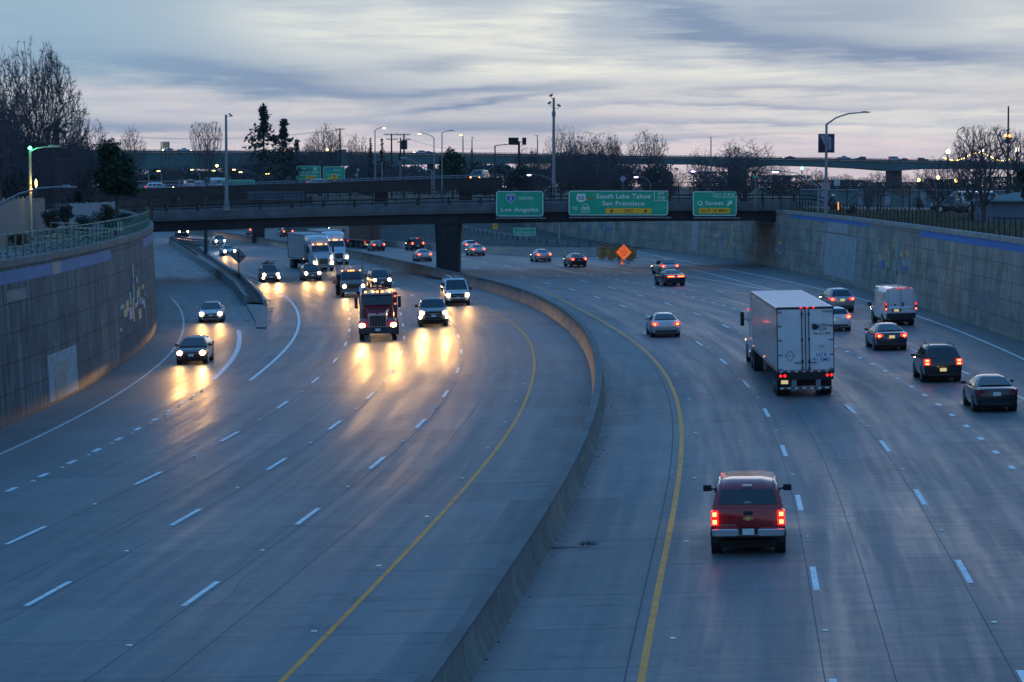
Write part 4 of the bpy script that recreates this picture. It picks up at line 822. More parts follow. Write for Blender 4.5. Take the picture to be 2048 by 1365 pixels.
# distant street lamps
for (px, yb, yt, hx, hy, Yd, lit, lab) in ((750, 380, 261, 768, 256, 420, 1, 'tall lit street lamp standing left of the utility poles'), (868, 372, 276, 839, 267, 400, 1, 'street lamp with arm to the left beside the leafy tree'), (884, 372, 266, 904, 262, 380, 0, 'unlit street lamp with arm to the right in front of the leafy tree'),
    (926, 330, 273, 922, 270, 900, 1, 'small lit lamp on the far viaduct, left of the small conifer top'), (944, 330, 280, 947, 275, 900, 0, 'small unlit lamp on the far viaduct above the small conifer'), (1075, 330, 275, 1071, 271, 900, 0, 'small lamp on the far viaduct left of the tall camera mast'), (1422, 330, 278, 1419, 275, 900, 0, 'thin lamp on the far viaduct between the big bare trees'),
    (323, 378, 352, 317, 342, 520, 1, 'lit lamp beside the leftmost brown wall'), (297, 378, 344, 289, 341, 520, 0, 'thin lamp near the dark green tree'), (400, 378, 353, 384, 339, 520, 1, 'lit lamp left of the parked white vehicles'), (460, 372, 354, 427, 341, 520, 1, 'lit lamp arching left in front of the white vehicles'), (520, 372, 354, 468, 339, 480, 1, 'lit lamp arching left above the green sign top'), (515, 372, 356, 481, 344, 500, 1, 'lower lit lamp arching left beside the green sign'), (578, 376, 358, 535, 347, 480, 1, 'lit lamp arching left between the two green signs'), (580, 372, 353, 550, 341, 500, 0, 'unlit pale lamp arching left beside the far green signs'), (1206, 372, 300, 1233, 297, 420, 0, 'tan pole with thin arm in front of the bare trees')):
    lamp(lab, px, yb, yt, hx, hy, Yd, M['lamp_yellow'] if lit else None, .10*Yd/420, group=None, zb=(16 if Yd == 900 else 8.2), hl=.6*Yd/300)
# utility poles
def upole(label, px, yt, Yd, arms, extra=0):
    root, h = pole('utility_pole', label, 'utility pole', px, 380, yt, Yd, .17, M['dark_wood'], zb=8.2); k = Yd/F
    for (dy, x0, x1) in arms:
        mb = MB(); z = h-dy*k; mb.box(((x0+x1)/2*k, -.2, z), ((x1-x0)*k, .12, .14), M['dark_wood'])
        for i in range(5): mb.box((x0*k+(x1-x0)*k*i/4, -.2, z+.18), (.1, .1, .24), M['tgrey'])
        mb.build('crossarm', root)
    for i in range(extra):
        mb = MB(); mb.tube([(.35-.7*(i % 2), -.3, h-(22+9*(i//2))*k), (.35-.7*(i % 2), -.3, h-(13+9*(i//2))*k)], .3, M['dark_steel'], 8); mb.build('transformer', root)
    return root
upole('single utility pole with one crossarm above the bare trees', 680, 257, 520, [(2, -9, 9)])
upole('left utility pole of the pair, with two crossarms', 783, 268, 480, [(2, -14, 12), (11, -10, 12)])
upole('right utility pole of the pair, carrying dark transformers', 808, 268, 480, [(2, -14, 12), (12, -3, 12)], 4)
upole('thin dark utility pole between the pair', 801, 276, 500, [(9, -6, 5)])
l_ = lamp('dark wooden pole with a small lamp arm left of the dark signal board', 990, 380, 292, 1013, 290, 400, None, .13, M['dark_wood'], 'street_lamp', .7, zb=8.2)
def wires(label, pts, sag, r=.025):
    mb = MB()
    for a, b in pts:
        A, B = W(*a), W(*b); mb.tube([A.lerp(B, t/12)-Vector((0, 0, sag*math.sin(math.pi*t/12))) for t in range(13)], r, M['black'], 3)
    mb.build('power_lines', label=label, cat='power line')
wires('thin power line spanning the sky from the left trees to the utility poles', [((240, 272, 560), (680, 261, 520)), ((680, 261, 520), (770, 270, 480)), ((795, 270, 480), (990, 296, 400)), ((240, 274, 560), (680, 259.5, 520))], 1.2)
wires('slack wire hanging low between the left camera mast and the conifer', [((440, 316, 420), (560, 306, 430))], 1.6, .05)
# billboard-like sign, gantry billboard
bb, h = pole('electronic_board', 'dark ribbed signal board on a single black post, seen from behind', 'sign board', 1038, 380, 283, 420, .22, M['iron'], zb=8.2); k = 420/F
mb = MB(); mb.box((-11*k, 0, h-.0*k), (20*k, .4, 14.5*k), M['iron'])
for i in range(7): mb.box((-20*k+i*3*k, -.24, h), (.8*k, .12, 15*k), M['black'])
mb.build('board', bb); mb = MB(); mb.box((10.5*k, 0, h), (8*k, .4, 14.5*k), M['iron']); mb.bar((0, 0, h-1.5*k), (8*k, 0, h-1.5*k), .12, .12, M['iron']); mb.box((6*k, -.1, h-9*k), (2.2*k, .3, 2*k), M['iron']); mb.build('side_board', bb)
b2, h = pole('billboard', 'small lit tan billboard above the far viaduct on two legs', 'billboard', 331, 305, 290, 980, .18, M['dark_steel'], zb=20); k = 980/F
mb = MB(); mb.box((0, -.2, h-0*k), (12*k, .4, 12*k), pmat('billboard_tan', (.55, .42, .20), .7, var=.3, vscale=.5)); mb.box((0, -.5, h-7*k), (19*k, .5, .8*k), M['dark_steel']); mb.build('board', b2)
for x in (-8.5, 7): mb = MB(); mb.bar((x*k, 0, -3), (x*k, 0, h+6*k), .35, .35, M['dark_steel']); mb.build('leg', b2)
# far green guide signs
s9 = Sign('guide_sign', 'far green guide sign TO 99 50 South Lake Tahoe San Francisco behind the ramp', 592, 332, 641.5, 359.5, 460, SG, SW, bw=.6)
qq = lambda p: zz(6.827, 460, 300, p)
s9.text('TO', *qq([(940,246)])[0], *qq([(970,266)])[0], SW); s9.text('99', *qq([(1000,248)])[0], *qq([(1030,272)])[0], SW); s9.rect(*qq([(1138,242)])[0], *qq([(1186,278)])[0], SW, 'shield'); s9.text('50', *qq([(1146,250)])[0], *qq([(1178,270)])[0], SB, -.02)
s9.text('South Lake Tahoe', *qq([(925,294)])[0], *qq([(1215,318)])[0], SW); s9.text('San Francisco', *qq([(955,334)])[0], *qq([(1182,358)])[0], SW); s9.rect(*qq([(1037,364)])[0], *qq([(1168,396)])[0], SYL, 'lane_strip'); s9.text('ONLY', *qq([(1050,372)])[0], *qq([(1105,388)])[0], SB, -.02); s9.poly(qq([(1133,370),(1147,370),(1147,380),(1155,380),(1140,393),(1125,380),(1133,380)]), SB, 'arrow', -.018, -.008); legs(s9, (600, 634), 359, .12)
s10 = Sign('guide_sign', 'far green guide sign 5 SOUTH Los Angeles behind the ramp', 646, 333.5, 689.5, 360, 460, SG, SW, bw=.6)
s10.poly(qq([(1340,252),(1363,255),(1386,252),(1390,275),(1380,296),(1363,304),(1346,296),(1336,275)]), M['sign_blue'], 'shield'); s10.text('5', *qq([(1355,266)])[0], *qq([(1371,290)])[0], SW, -.02); s10.text('SOUTH', *qq([(1415,268)])[0], *qq([(1505,290)])[0], SW); s10.text('Los Angeles', *qq([(1318,328)])[0], *qq([(1515,354)])[0], SW); s10.rect(*qq([(1332,374)])[0], *qq([(1385,406)])[0], SYL, 'lane_strip'); legs(s10, (653, 682), 360, .12)
s11 = empty('signal_ahead_sign', W(669, 355.5, 456), 'yellow diamond signal-ahead sign in front of the far green sign', 'road sign'); k = 456/F
mb = MB(); mb.prism([(0, 8*k), (-8*k, 0), (0, -8*k), (8*k, 0)], 0, .04, SYL); mb.build('panel', s11)
mb = MB(); mb.box((0, -.02, 0), (2.4*k, .03, 9*k), SB); mb.build('symbol', s11); mb = MB(); mb.tube([(0, .06, 5*k), (0, .06, -4.5)], .06, M['steel'], 6); mb.build('post', s11)
for zz_, mt in ((2.6, M['sign_red']), (0, SYL), (-2.6, M['sign_green'])): mb = MB(); mb.prism([(.9*k*math.cos(a*.785), zz_*k+.9*k*math.sin(a*.785)) for a in range(8)], -.05, -.036, mt); mb.build('symbol_dot', s11)
s12 = Sign('guide_sign', 'top of a green interstate guide sign peeking above the ramp wall', 443, 360, 509, 378, 440, SG, SW, bw=.8)
for x in (459, 494): s12.poly([(x-4.5, 366), (x+4.5, 366), (x+5, 371), (x, 376), (x-5, 371)], M['sign_blue'], 'shield'); s12.poly([(x-4.5, 365), (x+4.5, 365), (x+4.6, 367.4), (x-4.6, 367.4)], M['sign_red'], 'shield_top', -.018, -.006)
legs(s12, (450, 500), 378, .14)
tr = empty('sign_gantry', W(399, 366, 442), 'grey steel truss gantry left of the peeking green sign', 'gantry'); k = 442/F; mb = MB()
for y in (-6, 7): mb.bar((-43*k, 0, y*-k), (44*k, 0, y*-k-.3), .16, .16, M['steel'])
for i in range(6): x = -42+i*16; mb.bar((x*k, 0, 6*k), ((x+9)*k, 0, -7*k), .13, .13, M['steel']); mb.bar((x*k, 0, 6*k), (x*k, 0, -7*k), .13, .13, M['steel'])
mb.build('truss', tr); mb = MB(); mb.tube([(-42*k, 0, -6*k), (-42*k, 0, -3)], .2, M['steel'], 8); mb.build('column', tr)
# white diamond signs, stop sign, speed sign, rose board
for (px, py, sz, Yd, lab) in ((716, 340, 4.2, 470, 'uppermost small pale diamond sign of the cluster right of the green guide signs'), (713, 350, 4.6, 471, 'lower small pale diamond sign of the cluster right of the green guide signs'), (1246, 358, 7, 305, 'blue-grey diamond sign back above the widest overhead sign')):
    r_ = empty('diamond_sign', W(px, py, Yd), lab, 'road sign'); k = Yd/F; mb = MB(); mb.prism([(0, sz*k), (-sz*k, 0), (0, -sz*k), (sz*k, 0)], 0, .03, M['tgrey']); mb.build('panel', r_); mb = MB(); mb.tube([(0, .06, 0), (0, .06, 8.1-r_.location.z)], .05, M['steel'], 6); mb.build('post', r_)
Ys = 243; r_ = empty('stop_sign', W(1867, 378.5, Ys), 'red STOP sign on a post among the right bare trees', 'road sign'); k = Ys/F
mb = MB(); mb.prism([(8.2*k*math.cos(math.radians(22.5+45*i)), 8.2*k*math.sin(math.radians(22.5+45*i))) for i in range(8)], 0, .02, M['sign_white']); mb.build('panel', r_); mb = MB(); mb.prism([(7.5*k*math.cos(math.radians(22.5+45*i)), 7.5*k*math.sin(math.radians(22.5+45*i))) for i in range(8)], -.01, 0, M['sign_red']); mb.build('field', r_); text_obj('STOP', 0, 0, 11*k, 4.4*k, -.014, SW, r_)
mb = MB(); mb.tube([(0, .05, 0), (0, .05, tz(Ys)-r_.location.z)], .035, M['steel'], 6); mb.build('post', r_)
s13 = Sign('speed_limit_sign', 'white SPEED LIMIT 35 sign behind the right wall fence', 1669, 358, 1679.5, 373, 252, SW, SB, bw=.3); s13.text('SPEED', 1670.8, 360, 1677.8, 361.8, SB); s13.text('LIMIT', 1670.8, 362.6, 1677.8, 364.4, SB); s13.text('35', 1670.8, 366, 1677.8, 371.5, SB); legs(s13, (1674,), 373, .035)
s14 = Sign('blank_board', 'pale rose square board behind the banner lamp post', 1642.5, 364.5, 1660.5, 378.5, 250, M['rose'], None, rad=.01); legs(s14, (1651,), 378, .04)
s15 = Sign('street_name_sign', 'small green street name sign between the bare trees', 1505.5, 352, 1516.5, 356, 260, SG, SW, bw=.2, rad=.02); legs(s15, (1511,), 356, .04)
# traffic signals
def signal(label, px, py, Yd, glow=None):
    r_ = empty('traffic_signal', W(px, py, Yd), label, 'traffic light'); k = Yd/F; mb = MB(); mb.box((0, 0, 0), (6*k, .3, 14*k), M['iron']); mb.build('housing', r_)
    for i in range(3): mb = MB(); mb.tube([(0, -.15, (4-4*i)*k), (0, -.32, (4-4*i)*k)], 1.6*k, M['black'] if not (glow and i == 2) else glow, 8); mb.build('lens', r_)
    mb = MB(); mb.tube([(0, .2, 7*k), (0, .2, 8.2-r_.location.z)], .1, M['steel'], 6); mb.build('pole', r_)
signal('dark traffic signal back right of the tall lit street lamp', 764, 316, 440); signal('dark traffic signal back between the utility poles', 800, 314, 440)
m_, h = pole('mast_arm_pole', 'signal mast arm sweeping left from the lamp by the leafy tree', 'signal mast', 864, 380, 342, 400, .12, zb=8.2); k = 400/F; mb = MB(); mb.tube([(0, 0, h-.1), (-22*k, 0, h+12*k), (-44*k, 0, h+22*k), (-64*k, 0, h+27*k)], .09, M['steel'], 6); mb.build('arm', m_); mb = MB(); mb.box((-56*k, -.1, h+26*k), (12*k, .05, 4*k), M['tgrey']); mb.build('street_plate', m_)
# globe lamps on the right
def globe(label, px, yg, yb, Yd, mt=None, r=3.9):
    root, h = pole('globe_lamp', label, 'street lamp', px, yb, yg+5, Yd, .055, M['iron'], None, zb=tz(Yd)+.05); k = Yd/F
    mb = MB(); mb.ball((0, 0, h+.22), r*k, mt or M['lamp_white'], 12, (1, 1, 1.2)); mb.build('globe', root, smooth=60)
    mb = MB(); mb.tube([(0, 0, h-.12), (0, 0, h+.06)], [.06, .12], M['iron'], 8); mb.build('collar', root)
    li = bpy.data.lights.new('lamp_light', 'POINT'); li.energy = 60; li.color = (1, .85, .6); li.shadow_soft_size = .15; lo = bpy.data.objects.new('lamp_light', li); COL.objects.link(lo); lo.parent = root; lo.location = (0, -.3, h+.5)
globe('white globe lamp, the leftmost high one above the right trees', 1896, 303, 400, 258); globe('white globe lamp, middle high one behind bare branches', 1963.5, 302, 400, 252); globe('white globe lamp at the right edge beside the tall twin-light pole', 2034, 300, 410, 240)
globe('yellow globe lamp, low and left of the stop sign', 1838, 360, 415, 262, M['lamp_yellow'], 3.2); globe('yellow globe lamp just above the stop sign', 1876, 355, 415, 264, M['lamp_yellow'], 3.2); globe('yellow globe lamp, low behind the big bare tree', 1912, 361, 415, 262, M['lamp_yellow'], 3.2)
tp, h = pole('twin_light_pole', 'tall black pole at the right edge with two orange lights', 'street lamp', 2017, 400, 213, 250, .10, M['iron'], zb=tz(250)); k = 250/F
mb = MB(); mb.box((0, 0, h-68*k), (.5, .3, .6), M['iron']); mb.bar((-6*k, -.1, h-62*k), (6*k, -.1, h-62*k), .06, .06, M['iron']); mb.build('cabinet', tp)
for x in (-5, 3): mb = MB(); mb.ball((x*k, -.2, h-59*k), 3.2*k, M['lamp_orange'], 10); mb.build('lamp', tp, smooth=60)
mb = MB(); mb.tube([(0, 0, 0), (0, 0, 2.6)], .2, M['iron'], 8); mb.build('base', tp)
# string of tiny lights across the right trees
mb = MB(); random.seed(4)
for i in range(34):
    t = i/33.; px = 1888+t*130; py = 316+7*math.sin(t*6.3*1.4)-(3*math.sin(t*3.1)); q = W(px, py, 262); mb.ball(q, .055, M['lamp_yellow'], 6)
mb.tube([W(1888+i*10, 317+5*math.sin(i*.9), 262) for i in range(14)], .012, M['black'], 3); mb.build('string_lights', label='string of tiny warm bulbs looping through the right bare trees', cat='string lights')
# ================================================================ right side: fences, low wall, shed, parked cars area
def postfence(name, pts, h, r, mat, rails, label, sp=1.9, railr=.02, group=None):
    root = empty(name, pts[0], label, 'fence', group); P = [p-pts[0] for p in pts]
    tot = [0]
    for a, b in zip(P, P[1:]): tot.append(tot[-1]+(b-a).length)
    n = min(99, int(tot[-1]/sp)); post = None
    for i in range(n+1):
        s_ = tot[-1]*i/n; j = max(k_ for k_ in range(len(P)-1) if tot[k_] <= s_+1e-6); q = P[j].lerp(P[j+1], (s_-tot[j])/(tot[j+1]-tot[j]))
        if post is None:
            mb = MB(); mb.tube([(0, 0, 0), (0, 0, h)], r, mat, 6); post = mb.build('post', root); post.location = q
        else: c = post.copy(); COL.objects.link(c); c.location = q
    for rh in rails: mb = MB(); mb.tube([p+Vector((0, 0, rh)) for p in P], railr, mat, 5); mb.build('rail', root)
    return root
def wline(wf, side, y0, y1, n, off, dz=.05): return [Vector((wf(y)+side*(.35+off), y, tz(y)+dz)) for y in [y0+(y1-y0)*i/n for i in range(n+1)]]
postfence('wall_top_fence', wline(WRf, 1, 110, 255, 30, .3, .1), 1.15, .045, M['iron'], (.62,), 'dark thin post fence along the top of the right wall', 1.75, .010)
postfence('pipe_railing', wline(WLf, -1, 70, 205, 40, .25, .1), 1.15, .045, M['green_pipe'], (1.1, .5), 'green pipe railing along the top of the left wall', 1.7, .028)
postfence('chain_fence', [Vector((x, y, tz(y)+.05)) for x, y in ((24.5, 263), (31, 251), (40, 246), (56, 240), (70, 236))], 2.6, .07, M['iron'], (2.55,), 'tall dark chain link fence posts along the street behind the right wall', 3.1, .03)
mb = MB(); 
for (x, y) in ((31, 251), (34.5, 249.4), (48, 243)): mb.bar((x, y, tz(y)+1.9), (x-1.9, y+.6, tz(y)+.1), .07, .07, M['iron']); mb.bar((x+.6, y, tz(y)+1.9), (x+2.2, y-.8, tz(y)+.1), .07, .07, M['iron'])
mb.build('fence_brace', label='diagonal dark braces of the chain link fence behind the right wall', cat='fence brace')
TW = pmat('teal_grey_wall', (.10, .16, .17), .85, var=.25, vscale=.6)
mb = MB(); a, b = W(1598, 381, 300), W(2048, 383, 275); secs = [[(p.x, p.y, 8.1), (p.x, p.y, p.z), (p.x, p.y+.3, p.z), (p.x, p.y+.3, 8.1)] for p in [a.lerp(b, i/8) for i in range(9)]]; mb.loft(secs, TW); lwall = mb.build('boundary_wall', label='long low teal-grey wall behind the street on the right', cat='wall')
mb = MB(); mb.tube([a.lerp(b, i/8)+Vector((0, -.1, .05)) for i in range(9)], .09, M['steel'], 6); mb.build('top_rail', lwall)
for t in (.12, .3, .42, .58, .71): 
    q = a.lerp(b, t); mb = MB(); mb.box((q.x, q.y-.1, q.z-.9), (.9, .15, 1.6), M['tgrey']); mb.build('panel', lwall)
# shed at right edge
sh = empty('shed', (W(2030, 430, 190).x, 196, tz(190)), 'blue-grey shed with low pitched roof at the right edge', 'shed'); SHM = pmat('shed_siding', (.10, .14, .19), .8, var=.15, vscale=1.5, stretch=(.3, .3, 6)); k = 190/F
x0, x1 = (1998-2030)*k, 4.; ht = W(2030, 404, 190).z-tz(190); mb = MB(); mb.box(((x0+x1)/2, 0, ht/2), (x1-x0, 8, ht), SHM); mb.box(((x0+x1)/2, -4.02, ht*.28), (x1-x0, .05, .08), M['dark_steel']); mb.build('wall', sh)
mb = MB(); mb.loft([[(x, -4.5, ht-.02), (x, -4.5, ht+.1), (x, 0, ht+.1+z), (x, 4.5, ht+.1), (x, 4.5, ht-.02), (x, 0, ht-.02+z)] for x, z in ((x0-.4, 0), (1.2, .6), (x1+.3, .7))], pmat('shed_roof', (.12, .18, .18), .8, var=.2)); mb.build('roof', sh)
# ================================================================ left terrace
def on(px, py): # street-level ground point
    r = _ray(px, py); t = 4./(.0054*r.y-r.z); p = Vector((r.x*t, r.y*t, 0)); p.z = tz(p.y)+.05; return p
def boardfence(label, px0, py0, px1, py1, h, mat, name='board_fence', nb=14):
    a, b = on(px0, py0), on(px1, py1); d = (b-a); ln = d.length; ang = math.atan2(d.y, d.x); root = empty(name, a, label, 'fence', rz=ang); random.seed(7); mb = MB(); k = int(ln/.28)
    for i in range(k): hh = h*random.uniform(.96, 1.02); mb.box(((i+.5)*ln/k, 0, hh/2), (ln/k-.02, .03, hh), mat)
    mb.build('boards', root)
    for i in range(7): mb = MB(); mb.box((ln*i/6, .08, h*.52), (.1, .1, h*1.04), M['wood']); mb.build('post', root)
    return root
boardfence('tall pale board fence at the left edge of the terrace', 0, 500, 58, 474, 2.5, M['fence_wood'])
boardfence('weathered board fence with diagonal braces behind the terrace lamp', 60, 473, 90, 462, 2.2, M['fence_wood'])
boardfence('low pale blue-grey fence behind the terrace bushes', 115, 452, 230, 441, 1.6, pmat('pale_blue_fence', (.22, .27, .30), .8, var=.2))
lp = lamp('steel lamp post lit yellow with a green light on its top', 60, 478, 302, 111, 294, on(60, 478).y, None, .09, pmat('yellow_lit_steel', (.42, .42, .28), .5, .3), hl=.7); h = lp['h']; k = on(60, 478).y/F  # yellow lamplight put into the post's base colour
mb = MB(); mb.ball((0, 0, h+.16), .11, M['lamp_green'], 10); mb.tube([(0, 0, h), (0, 0, h+.08)], .06, M['iron'], 6); mb.build('green_light', lp)
mb = MB(); mb.ball((.35, -.05, h-1.95), .12, M['lamp_yellow'], 8, (.5, .5, 2.2)); mb.build('yellow_light', lp); mb = MB(); mb.ball((.08, -.12, h-2.35), .09, M['lamp_orange'], 8); mb.build('orange_light', lp)
li = bpy.data.lights.new('green_glow', 'POINT'); li.energy = 25; li.color = (.1, 1, .6); li.shadow_soft_size = .1; lo = bpy.data.objects.new('green_glow', li); COL.objects.link(lo); lo.parent = lp; lo.location = (.15, -.3, h+.3)
li = bpy.data.lights.new('yellow_glow', 'POINT'); li.energy = 45; li.color = (1, .8, .3); li.shadow_soft_size = .1; lo = bpy.data.objects.new('yellow_glow', li); COL.objects.link(lo); lo.parent = lp; lo.location = (.55, -.6, h-1.9)
Yl = 128; lq, h = pole('street_lamp', 'grey lamp arm reaching in from the left edge over the terrace', 'street lamp', -60, 520, 440, Yl, .1, zb=tz(Yl)); k = Yl/F
mb = MB(); mb.tube([(0, 0, h-.05), (50*k, 0, h+26*k), (100*k, 0, h+52*k), (140*k, 0, h+63*k), (188*k, 0, h+66*k)], [.075, .065, .055, .05, .045], M['steel'], 8); mb.build('arm', lq, smooth=60)
mb = MB(); z = h+66*k; x = 198*k; mb.loft([[(x+a, -b, z-c1), (x+a, b, z-c1), (x+a, b*.8, z+c2), (x+a, -b*.8, z+c2)] for a, b, c1, c2 in ((-.35, .05, .05, .06), (-.28, .1, .05, .1), (0, .13, .05, .09), (.05, .14, .06, .04), (.4, .1, .04, .02))], M['steel']); mb.build('lamp_head', lq)
# platform with stairs, benches and handrails
WD = M['wood']
st = empty('viewing_platform', on(170, 478), 'small pale wooden platform with steps and handrail on the terrace', 'platform'); k = st.location.y/F
def seg(a, b, w_=.09, h_=.07, m=WD, par=st, nm='beam'):
    mb = MB(); c = st.location; P = [Vector(((p[0]-170)*k, p[2] if len(p) > 2 else 0, (478-p[1])*k)) for p in (a, b)]; mb.bar(P[0], P[1], w_, h_, m); return mb.build(nm, par)
seg((118, 457), (243, 461), .9, .10, nm='deck'); seg((120, 465), (215, 467), .8, .08, nm='deck'); seg((212, 474), (245, 476), .8, .08, nm='step'); seg((88, 474, -.6), (140, 476, -.6), 1.2, .06, nm='step'); seg((108, 470, -.3), (154, 473, -.3), .9, .06, nm='step')
for x in (105, 144, 152): seg((x, 480, -.5), (x, 448, -.5), .05, .05, M['steel'], nm='handrail_post')
seg((105, 447, -.5), (154, 449, -.5), .07, .05, nm='handrail'); seg((105, 463, -.5), (150, 465, -.5), .04, .04, M['steel'], nm='handrail'); seg((144, 447, -.5), (154, 449, .3), .05, .05, nm='handrail')
for x in (135, 175, 210, 232): seg((x, 478), (x, 459), .12, .12, M['dark_wood'], nm='leg')
mb = MB(); q = on(241, 468); mb.box((0, 0, .45), (.28, .28, .9), WD); mb.build('wooden_pillar', label='short pale square pillar at the end of the wooden platform', cat='pillar', loc=(W(241, 459, q.y).x, q.y, W(241, 459, q.y).z-.45))
# parking sign, round signs
Yp = 190; s16 = Sign('parking_sign', 'blue and white parking sign beside the terrace lamp', 65, 379, 73.5, 390, Yp, pmat('parking_blue', (.18, .35, .6), .5), SW, bw=.4); s16.text('P', 67.5, 381, 71, 388, SW); legs(s16, (66.5,), 390, .025)
for (px, py, lab) in ((19, 395, 'faint round sign at the far left edge'), (128, 397, 'round grey sign left of the rust-coloured bush')):
    r_ = empty('round_sign', W(px, py, 205), lab, 'road sign'); k = 205/F; mb = MB(); mb.prism([(4.2*k*math.cos(i*.524), 4.2*k*math.sin(i*.524)) for i in range(12)], 0, .02, M['rose']); mb.build('panel', r_); mb = MB(); mb.tube([(0, .04, 2*k), (0, .04, tz(205)-r_.location.z)], .03, M['steel'], 5); mb.build('post', r_)
# small dark picket fence at the abutment corner
cf = postfence('corner_fence', [Vector((W(px, 430, yy_).x, yy_, z_)) for px, yy_, z_ in ((262, 245, 7.9), (285, 240, 7.9), (300, 225, 7.85), (305, 212, 7.8))], 1.4, .03, M['iron'], (1.35, .1), 'short dark picket fence at the corner where the left wall meets the overpass', .5, .025)
# ================================================================ ramp bridge behind
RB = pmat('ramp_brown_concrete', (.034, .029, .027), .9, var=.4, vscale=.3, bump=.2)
RY = 410; 
def rtop(px): return pl([(240, 379), (330, 375.5), (640, 366), (900, 357), (1012, 355)], px)
rb = empty('ramp_bridge', (0, RY, 0), 'dark brown sloping ramp bridge behind the overpass railing, carrying two pale cars', 'bridge')
pxs = [120+15*i for i in range(60)]
mb = MB(); secs = []
for px in pxs:
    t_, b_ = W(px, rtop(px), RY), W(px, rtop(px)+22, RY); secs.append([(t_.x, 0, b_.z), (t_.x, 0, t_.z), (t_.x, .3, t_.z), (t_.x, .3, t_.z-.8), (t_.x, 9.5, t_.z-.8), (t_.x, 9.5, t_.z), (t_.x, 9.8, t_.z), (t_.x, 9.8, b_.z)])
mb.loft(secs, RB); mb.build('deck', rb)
for dz in (.12, .42):
    mb = MB(); mb.tube([(W(px, rtop(px), RY).x, -.05, W(px, rtop(px), RY).z+dz) for px in pxs], .07, M['steel'], 6); mb.build('rail', rb)
mb = MB()
for px in pxs: q = W(px, rtop(px), RY); mb.box((q.x, 0, q.z+.22), (.12, .12, .5), M['steel'])
mb.build('rail_posts', rb)
for px, pw in ((284, 12), (340, 10), (511, 23), (760, 26), (930, 26), (1005, 12)):
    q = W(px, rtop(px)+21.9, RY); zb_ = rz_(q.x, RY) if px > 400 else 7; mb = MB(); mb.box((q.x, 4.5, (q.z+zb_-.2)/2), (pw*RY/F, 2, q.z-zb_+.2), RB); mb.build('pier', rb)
CM = pmat('corrugated_blue', (.12, .14, .19), .6, .2, var=.15, stretch=(8, 1, .1)); mb = MB(); a, b = W(496, 392, 385), W(608, 392, 385)
for i in range(60): x = a.x+(b.x-a.x)*i/59; mb.box((x, 385, a.z), (.1, .08, 17*385/F), CM)
mb.box(((a.x+b.x)/2, 385.08, a.z), (b.x-a.x, .04, 17*385/F), CM); mb.build('corrugated_fence', label='blue-grey corrugated sheet fence under the brown ramp', cat='fence')
BW = pmat('brown_band_wall', (.10, .065, .055), .9, var=.3); mb = MB(); a, b = W(230, 361, 560), W(505, 361, 540); mb.loft([[(p.x, p.y, 7.9), (p.x, p.y, p.z+.1), (p.x, p.y+.3, p.z+.1), (p.x, p.y+.3, 7.9)] for p in (a, b)], BW); bw = mb.build('road_wall', label='low brown-topped road wall beyond the ramp on the left', cat='wall')
mb = MB(); mb.tube([a+Vector((0, -.2, -.9)), b+Vector((0, -.2, -.9))], .12, M['steel'], 5); mb.tube([a+Vector((0, -.2, -.3)), b+Vector((0, -.2, -.3))], .12, M['steel'], 5); mb.build('rail', bw)
# ================================================================ far viaduct
VG = pmat('viaduct_green', (.055, .125, .125), .8, var=.15, vscale=.05); VD = pmat('viaduct_deck', (.08, .09, .11), .85, var=.2, vscale=.1); VY = 1050
vt = [(-1500, 306), (100, 304), (480, 306), (1000, 311), (1300, 316), (1650, 320.5), (1930, 326), (2400, 336), (3600, 350)]; vs_ = [(-1500, 344), (100, 342), (480, 336), (700, 331), (860, 328.5), (1100, 326.5), (1300, 328), (1400, 329), (1480, 337), (1560, 331), (1640, 333), (1720, 337), (1790, 342.5), (1860, 338), (2000, 338), (2100, 342), (2400, 350), (3600, 364)]
va = empty('viaduct', (0, VY, 0), 'long green-grey freeway viaduct stretching across the horizon', 'viaduct')
mb = MB(); pxs = [-1500+20*i for i in range(255)]; secs = []
for px in pxs: t_, b_ = W(px, pl(vt, px), VY), W(px, pl(vs_, px), VY); secs.append([(t_.x, 0, b_.z), (t_.x, 0, t_.z), (t_.x, 26, t_.z), (t_.x, 26, b_.z)])
mb.loft(secs, VG); mb.build('girder', va)
mb = MB(); secs = []
for px in pxs: t_ = W(px, pl(vt, px), VY); secs.append([(t_.x, -.8, t_.z+.02), (t_.x, -.8, t_.z+.75), (t_.x, -.5, t_.z+.75), (t_.x, -.5, t_.z+.02)])
mb.loft(secs, VD); mb.build('parapet', va)
mb = MB(); mb.tube([W(px, pl(vt, px), VY)+Vector((0, -VY-.6, 1.05)) for px in pxs], .1, VD, 5); mb.build('rail', va)
mb = MB()
for i in range(400): px = -900+10*i; t_ = W(px, pl(vt, px), VY); mb.box((t_.x, -.6, t_.z+.9), (.25, .2, .4), VD)
mb.build('rail_posts', va, kind='stuff')
for px, pw in ((640, 24), (860, 16), (1180, 30), (1480, 36), (1790, 16), (1806, 12), (2060, 24), (300, 20), (-60, 24), (-500, 24), (2460, 24), (2900, 24)):
    q = W(px, pl(vs_, px)-.5, VY); mb = MB(); mb.box((q.x, 13, (q.z+6)/2), (pw*VY/F, 4, q.z-6), VD); mb.build('pier', va)
